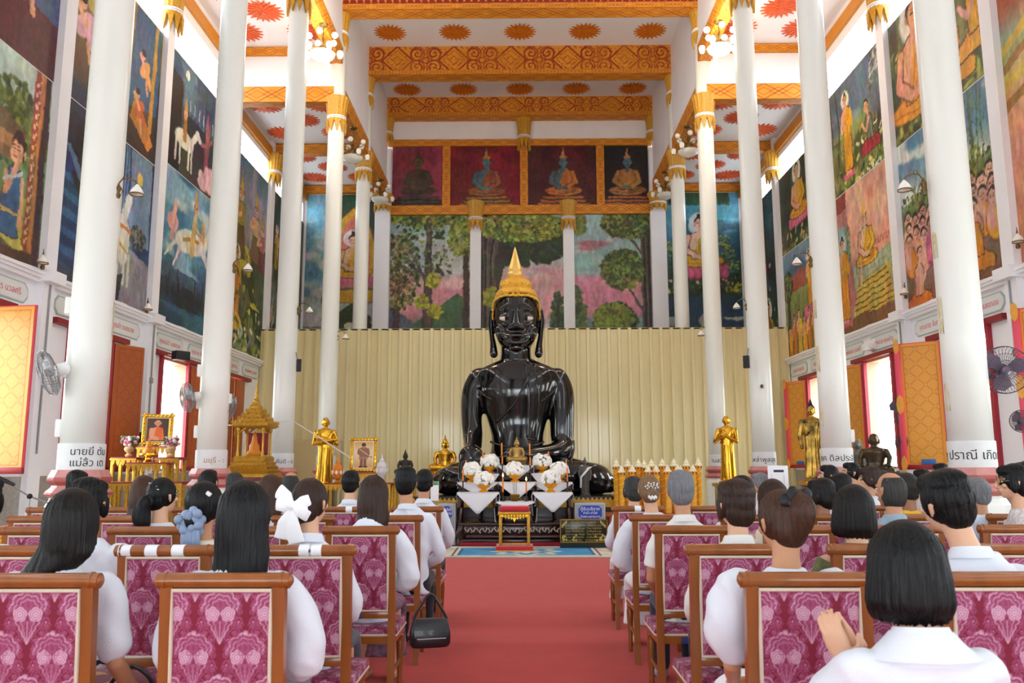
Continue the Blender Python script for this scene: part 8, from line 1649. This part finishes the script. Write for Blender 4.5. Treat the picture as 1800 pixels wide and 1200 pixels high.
# monk mural block
person(at(1600, 940, 2.3)[0], 2.26, at(1600, 928, 2.3)[2], 'woman with a glossy black bob and white blouse, palms joined, on a low stool', hair='bob', hc='black', sleeve='long', shirt=WHITE, pose='pray', fine=True, collar='wide', wide=1.12, lean=.1, zseat=.44, bottom=WSK)
sit(1, 0, 1370, 868, 'woman with reddish brown updo and dark ruffle, white puff sleeves', hair='updo', hc='chestnut', sleeve='puffbig', sk='tan', head=(.3, -.12, 0), bottom=WSK, pose='hang', xb=1372, wide=1.04)
sit(1, 0, 1664, 831, 'man with thick black hair tilting his head, white collared shirt', hair='quiff', hc='black', sleeve='long', male=True, sk='light', head=(.35, 0, -.18), collar='stand', xb=1706, lean=.05)
sit(1, 1, 1291, 849, 'older woman with short brown hair and white collar', hair='cap', hc='brown', sleeve='long', head=(.25, .05, 0), collar='stand', shirt=IVORY)
sit(1, 1, 1497, 857, 'woman with a short dark bob in an olive green blouse', hair='bob', hc='brownblack', shirt=M_OLIVE, sleeve='short', head=(.1, .1, 0))
sit(1, 2, 1195, 831, 'grey haired man in white jacket, navy trousers and pale socks', hair='quiff', hc='grey', sleeve='short', shirt=IVORY, male=True, sk='tan', bottom=NAVY, collar='stand', feet=('grey', '#a6acb8'), xb=1200, pose='hang')
sit(1, 2, 1357, 846, 'brown haired woman in cream behind the dark ruffle updo', hair='long', hc='brown', shirt=CREAM, sleeve='short')
sit(1, 2, 1563, 831, 'balding man in a blue grey shirt', hair='bald', hc='greyblack', shirt=BLUEGREY, sleeve='short', male=True, sk='tan', head=(.4, 0, 0), collar='stand', dy=.24)
sit(1, 3, 1140, 837, 'woman with fair brown chignon and a pearl clip, white blouse', hair='chignon', hc='blonde', sleeve='balloon', bottom=WSK, xb=1146)
sit(1, 3, 1305, 838, 'black haired man beyond the older woman with short brown hair', hair='short', hc='black', sleeve='short', male=True, dy=.24)
sit(1, 3, 1441, 847, 'dark haired man turning his face towards the altar, fourth row', hair='cap', hc='brownblack', sleeve='short', sk='brown', male=True, head=(.8, 0, 0), shirt=DARK)
sit(1, 3, 1592, 833, 'dark skinned man in a yellow shirt', hair='short', hc='bald', shirt=YELLOW, sleeve='short', sk='brown', male=True, head=(.2, 0, 0), dy=.26)
sit(1, 3, 1716, 842, 'man with cropped grey hair and pale blue shirt at the thick column', hair='short', hc='grey', shirt=PALEBLUE, sleeve='short', sk='tan', male=True, head=(.2, 0, 0))
sit(1, 4, 1112, 842, 'short haired person in white on the fifth row aisle chair by the yellow candles', hair='cap', hc='greyblack', sleeve='long', bottom=WSK, head=(.2, 0, 0))
sit(1, 4, 1477, 836, 'dark haired person before the column by the black statue', hair='cap', hc='brownblack', sleeve='short', head=(.3, 0, 0))
# people on the side seats, facing across the hall
SIDEC = []
def side_sit(px, py, Y, rz, lab, **k):
    a = at(px, py, Y); ca, sa = math.cos(rz), math.sin(rz); k.setdefault('fine', Y < 7)
    put_chair(a[0]+.2*sa, Y-.2*ca, rz, 'crimson chair under the ' + lab.split(' facing')[0], 'banquet chairs along the side')
    return person(a[0], Y, a[2], lab, rz=rz, **k)
side_sit(1460, 817, 9.2, D(80), 'man in profile with dark jacket under the lettered column', hair='short', hc='black', male=True, sleeve='long', shirt=DARK, collar='stand')
side_sit(1499, 812, 9.8, D(85), 'man with gold rimmed glasses in white shirt', hair='short', hc='black', male=True, sleeve='long', glasses=True, collar='stand')
side_sit(1531, 822, 8.6, D(75), 'woman in white with short brown hair facing the aisle', hair='cap', hc='brown', sleeve='short', collar='stand')
side_sit(1553, 828, 10.4, D(80), 'ruddy faced man with cropped grey hair', hair='short', hc='greyblack', male=True, sleeve='long', shirt=DARK, sk='tan')
side_sit(1337, 834, 10.6, D(80), 'grey haired person behind the notice board', hair='cap', hc='grey', sleeve='short')
side_sit(1783, 818, 6.1, D(78), 'woman with spectacles and pinned black hair in white flowered blouse', hair='cap', hc='black', shirt=M_LACE, sleeve='short', glasses=True, fine=True)
side_sit(1806, 812, 7.2, D(85), 'black haired person behind the woman with spectacles', hair='cap', hc='black', sleeve='short')
side_sit(1622, 827, 11.0, D(70), 'woman with tied dark hair and bare forehead beside the golden shutter', hair='cap', hc='black', sleeve='short')
side_sit(1655, 815, 12.0, D(60), 'black haired person just under the open golden shutter', hair='quiff', hc='black', sleeve='short', male=True)
side_sit(412, 834, 9.3, 0.0, 'person with greying black hair beside the ochre lettered column', hair='cap', hc='greyblack', sleeve='short')
t = thing('folded_cloth', 'folded gold and red cloth on a stool before the lettered column', 'cloth', at(18, 945, 7.0)); zf = t.location.z
for i, co in enumerate(('#c8371f', '#e0a01c', '#d8b03a', '#b8322a')): obj('fold', MB().rbox((.02*(i % 2), 0, -.06+.045*i), (.34-.03*i, .3, .045), .018, 3), mat('silk_fold_%d' % i, co, .45, bump=.2, bscale=20), t)
ts = thing('cloth_stool', 'small wooden stool under the folded gold and red cloth', 'stool', (t.location.x, 7.0, 0)); obj('seat', MB().rbox((0, 0, zf-.1), (.4, .36, .03), .008), M_WOOD, ts)
for sx in (-.16, .16):
    for sy in (-.14, .14): obj('leg', MB().tube([(sx, sy, 0), (sx, sy, zf-.11)], .018, 8), M_WOOD, ts)
# what they brought: handbags, stool, cloth
M_BAG = mat('black_leather', '#16161b', .35, coat=.2, bump=.2, bscale=120)
def bag(p, sz, rz, lab, drop=.2, rx=0.0):
    t = thing('handbag', lab, 'handbag', p, rz); t.rotation_euler = (rx, 0, rz); R = []
    for w, d, z in ((.9, .8, 0), (1.0, 1.0, .12), (1.0, .95, .5), (.9, .6, .85), (.82, .35, 1.0)): R.append([(sz[0]/2*w*math.copysign(abs(math.cos(2*PI*j/24))**.5, math.cos(2*PI*j/24)), sz[1]/2*d*math.copysign(abs(math.sin(2*PI*j/24))**.6, math.sin(2*PI*j/24)), sz[2]*z) for j in range(24)])
    obj('pouch', MB().rings(R), M_BAG, t, 50); obj('flap', MB().rbox((0, -sz[1]*.42, sz[2]*.62), (sz[0]*.86, .012, sz[2]*.5), .005, rot=Matrix.Rotation(-.22, 3, 'X')), M_BAG, t); obj('zip', MB().tube([(-sz[0]*.35, -sz[1]*.53, sz[2]*.35), (sz[0]*.35, -sz[1]*.53, sz[2]*.35)], .004, 6), M_GREYMETAL, t)
    obj('strap', MB().stube([(-sz[0]*.42, 0, sz[2]*.95), (-sz[0]*.3, .0, sz[2]*1.3), (0, 0, sz[2]*1.3+drop), (sz[0]*.3, 0, sz[2]*1.3), (sz[0]*.42, 0, sz[2]*.95)], .009, 8), M_BAG, t)
p = at(757, 1128, 5.5); bag((p[0], 5.45, .36), (.26, .14, .17), .25, 'black handbag hanging at the aisle beside the floral skirt', .1)
p = at(240, 1140, 3.45); bag((p[0], 3.42, .50), (.2, .12, .13), .3, 'black bag held under the bare arm of the maroon skirted woman', .04)
p = at(1600, 940, 2.3); t = thing('low_stool', 'plain wooden stool under the woman with the black bob', 'stool', (p[0], 2.28, 0)); obj('seat', MB().rbox((0, 0, .415), (.36, .34, .03), .01), M_WOOD, t)
for sx in (-.14, .14):
    for sy in (-.13, .13): obj('leg', MB().lathe([(.018, 0), (.022, .2), (.018, .4)], 10, (sx, sy, 0)), M_WOOD, t)
# ------------------------------------------------------------------ daylight portals at the openings
def make_portal(loc, rot, sx, sy):
    o = portal('daylight_opening', loc, rot, sx, sy, 0.0); o.data.cycles.is_portal = True; o.data.energy = 1.0
for s in (-1, 1):
    xa = (XL-.3) if s < 0 else (XR+.3); rz = (0, -PI/2 if s < 0 else PI/2, 0)
    for c in WINC: make_portal((xa, c, (ZW0+ZW1)/2), rz, ZW1-ZW0, 2*WH)
    make_portal((xa, (Y0+YS)/2, 11.63), rz, 1.05, YS-Y0); make_portal((xa, (YB+YS)/2, 10.77), rz, .72, YB-YS)
for cx in (-5.5, 0, 5.5): make_portal((cx, Y0-.3, 2.3), (PI/2, 0, 0), 4.6 if cx == 0 else 2.2, 4.6)
g = struct('ground_outside', MB().box(-60, -60, -1.2, 60, 60, -.9), mat('pale_paving_outside', '#cfcabf', .8))
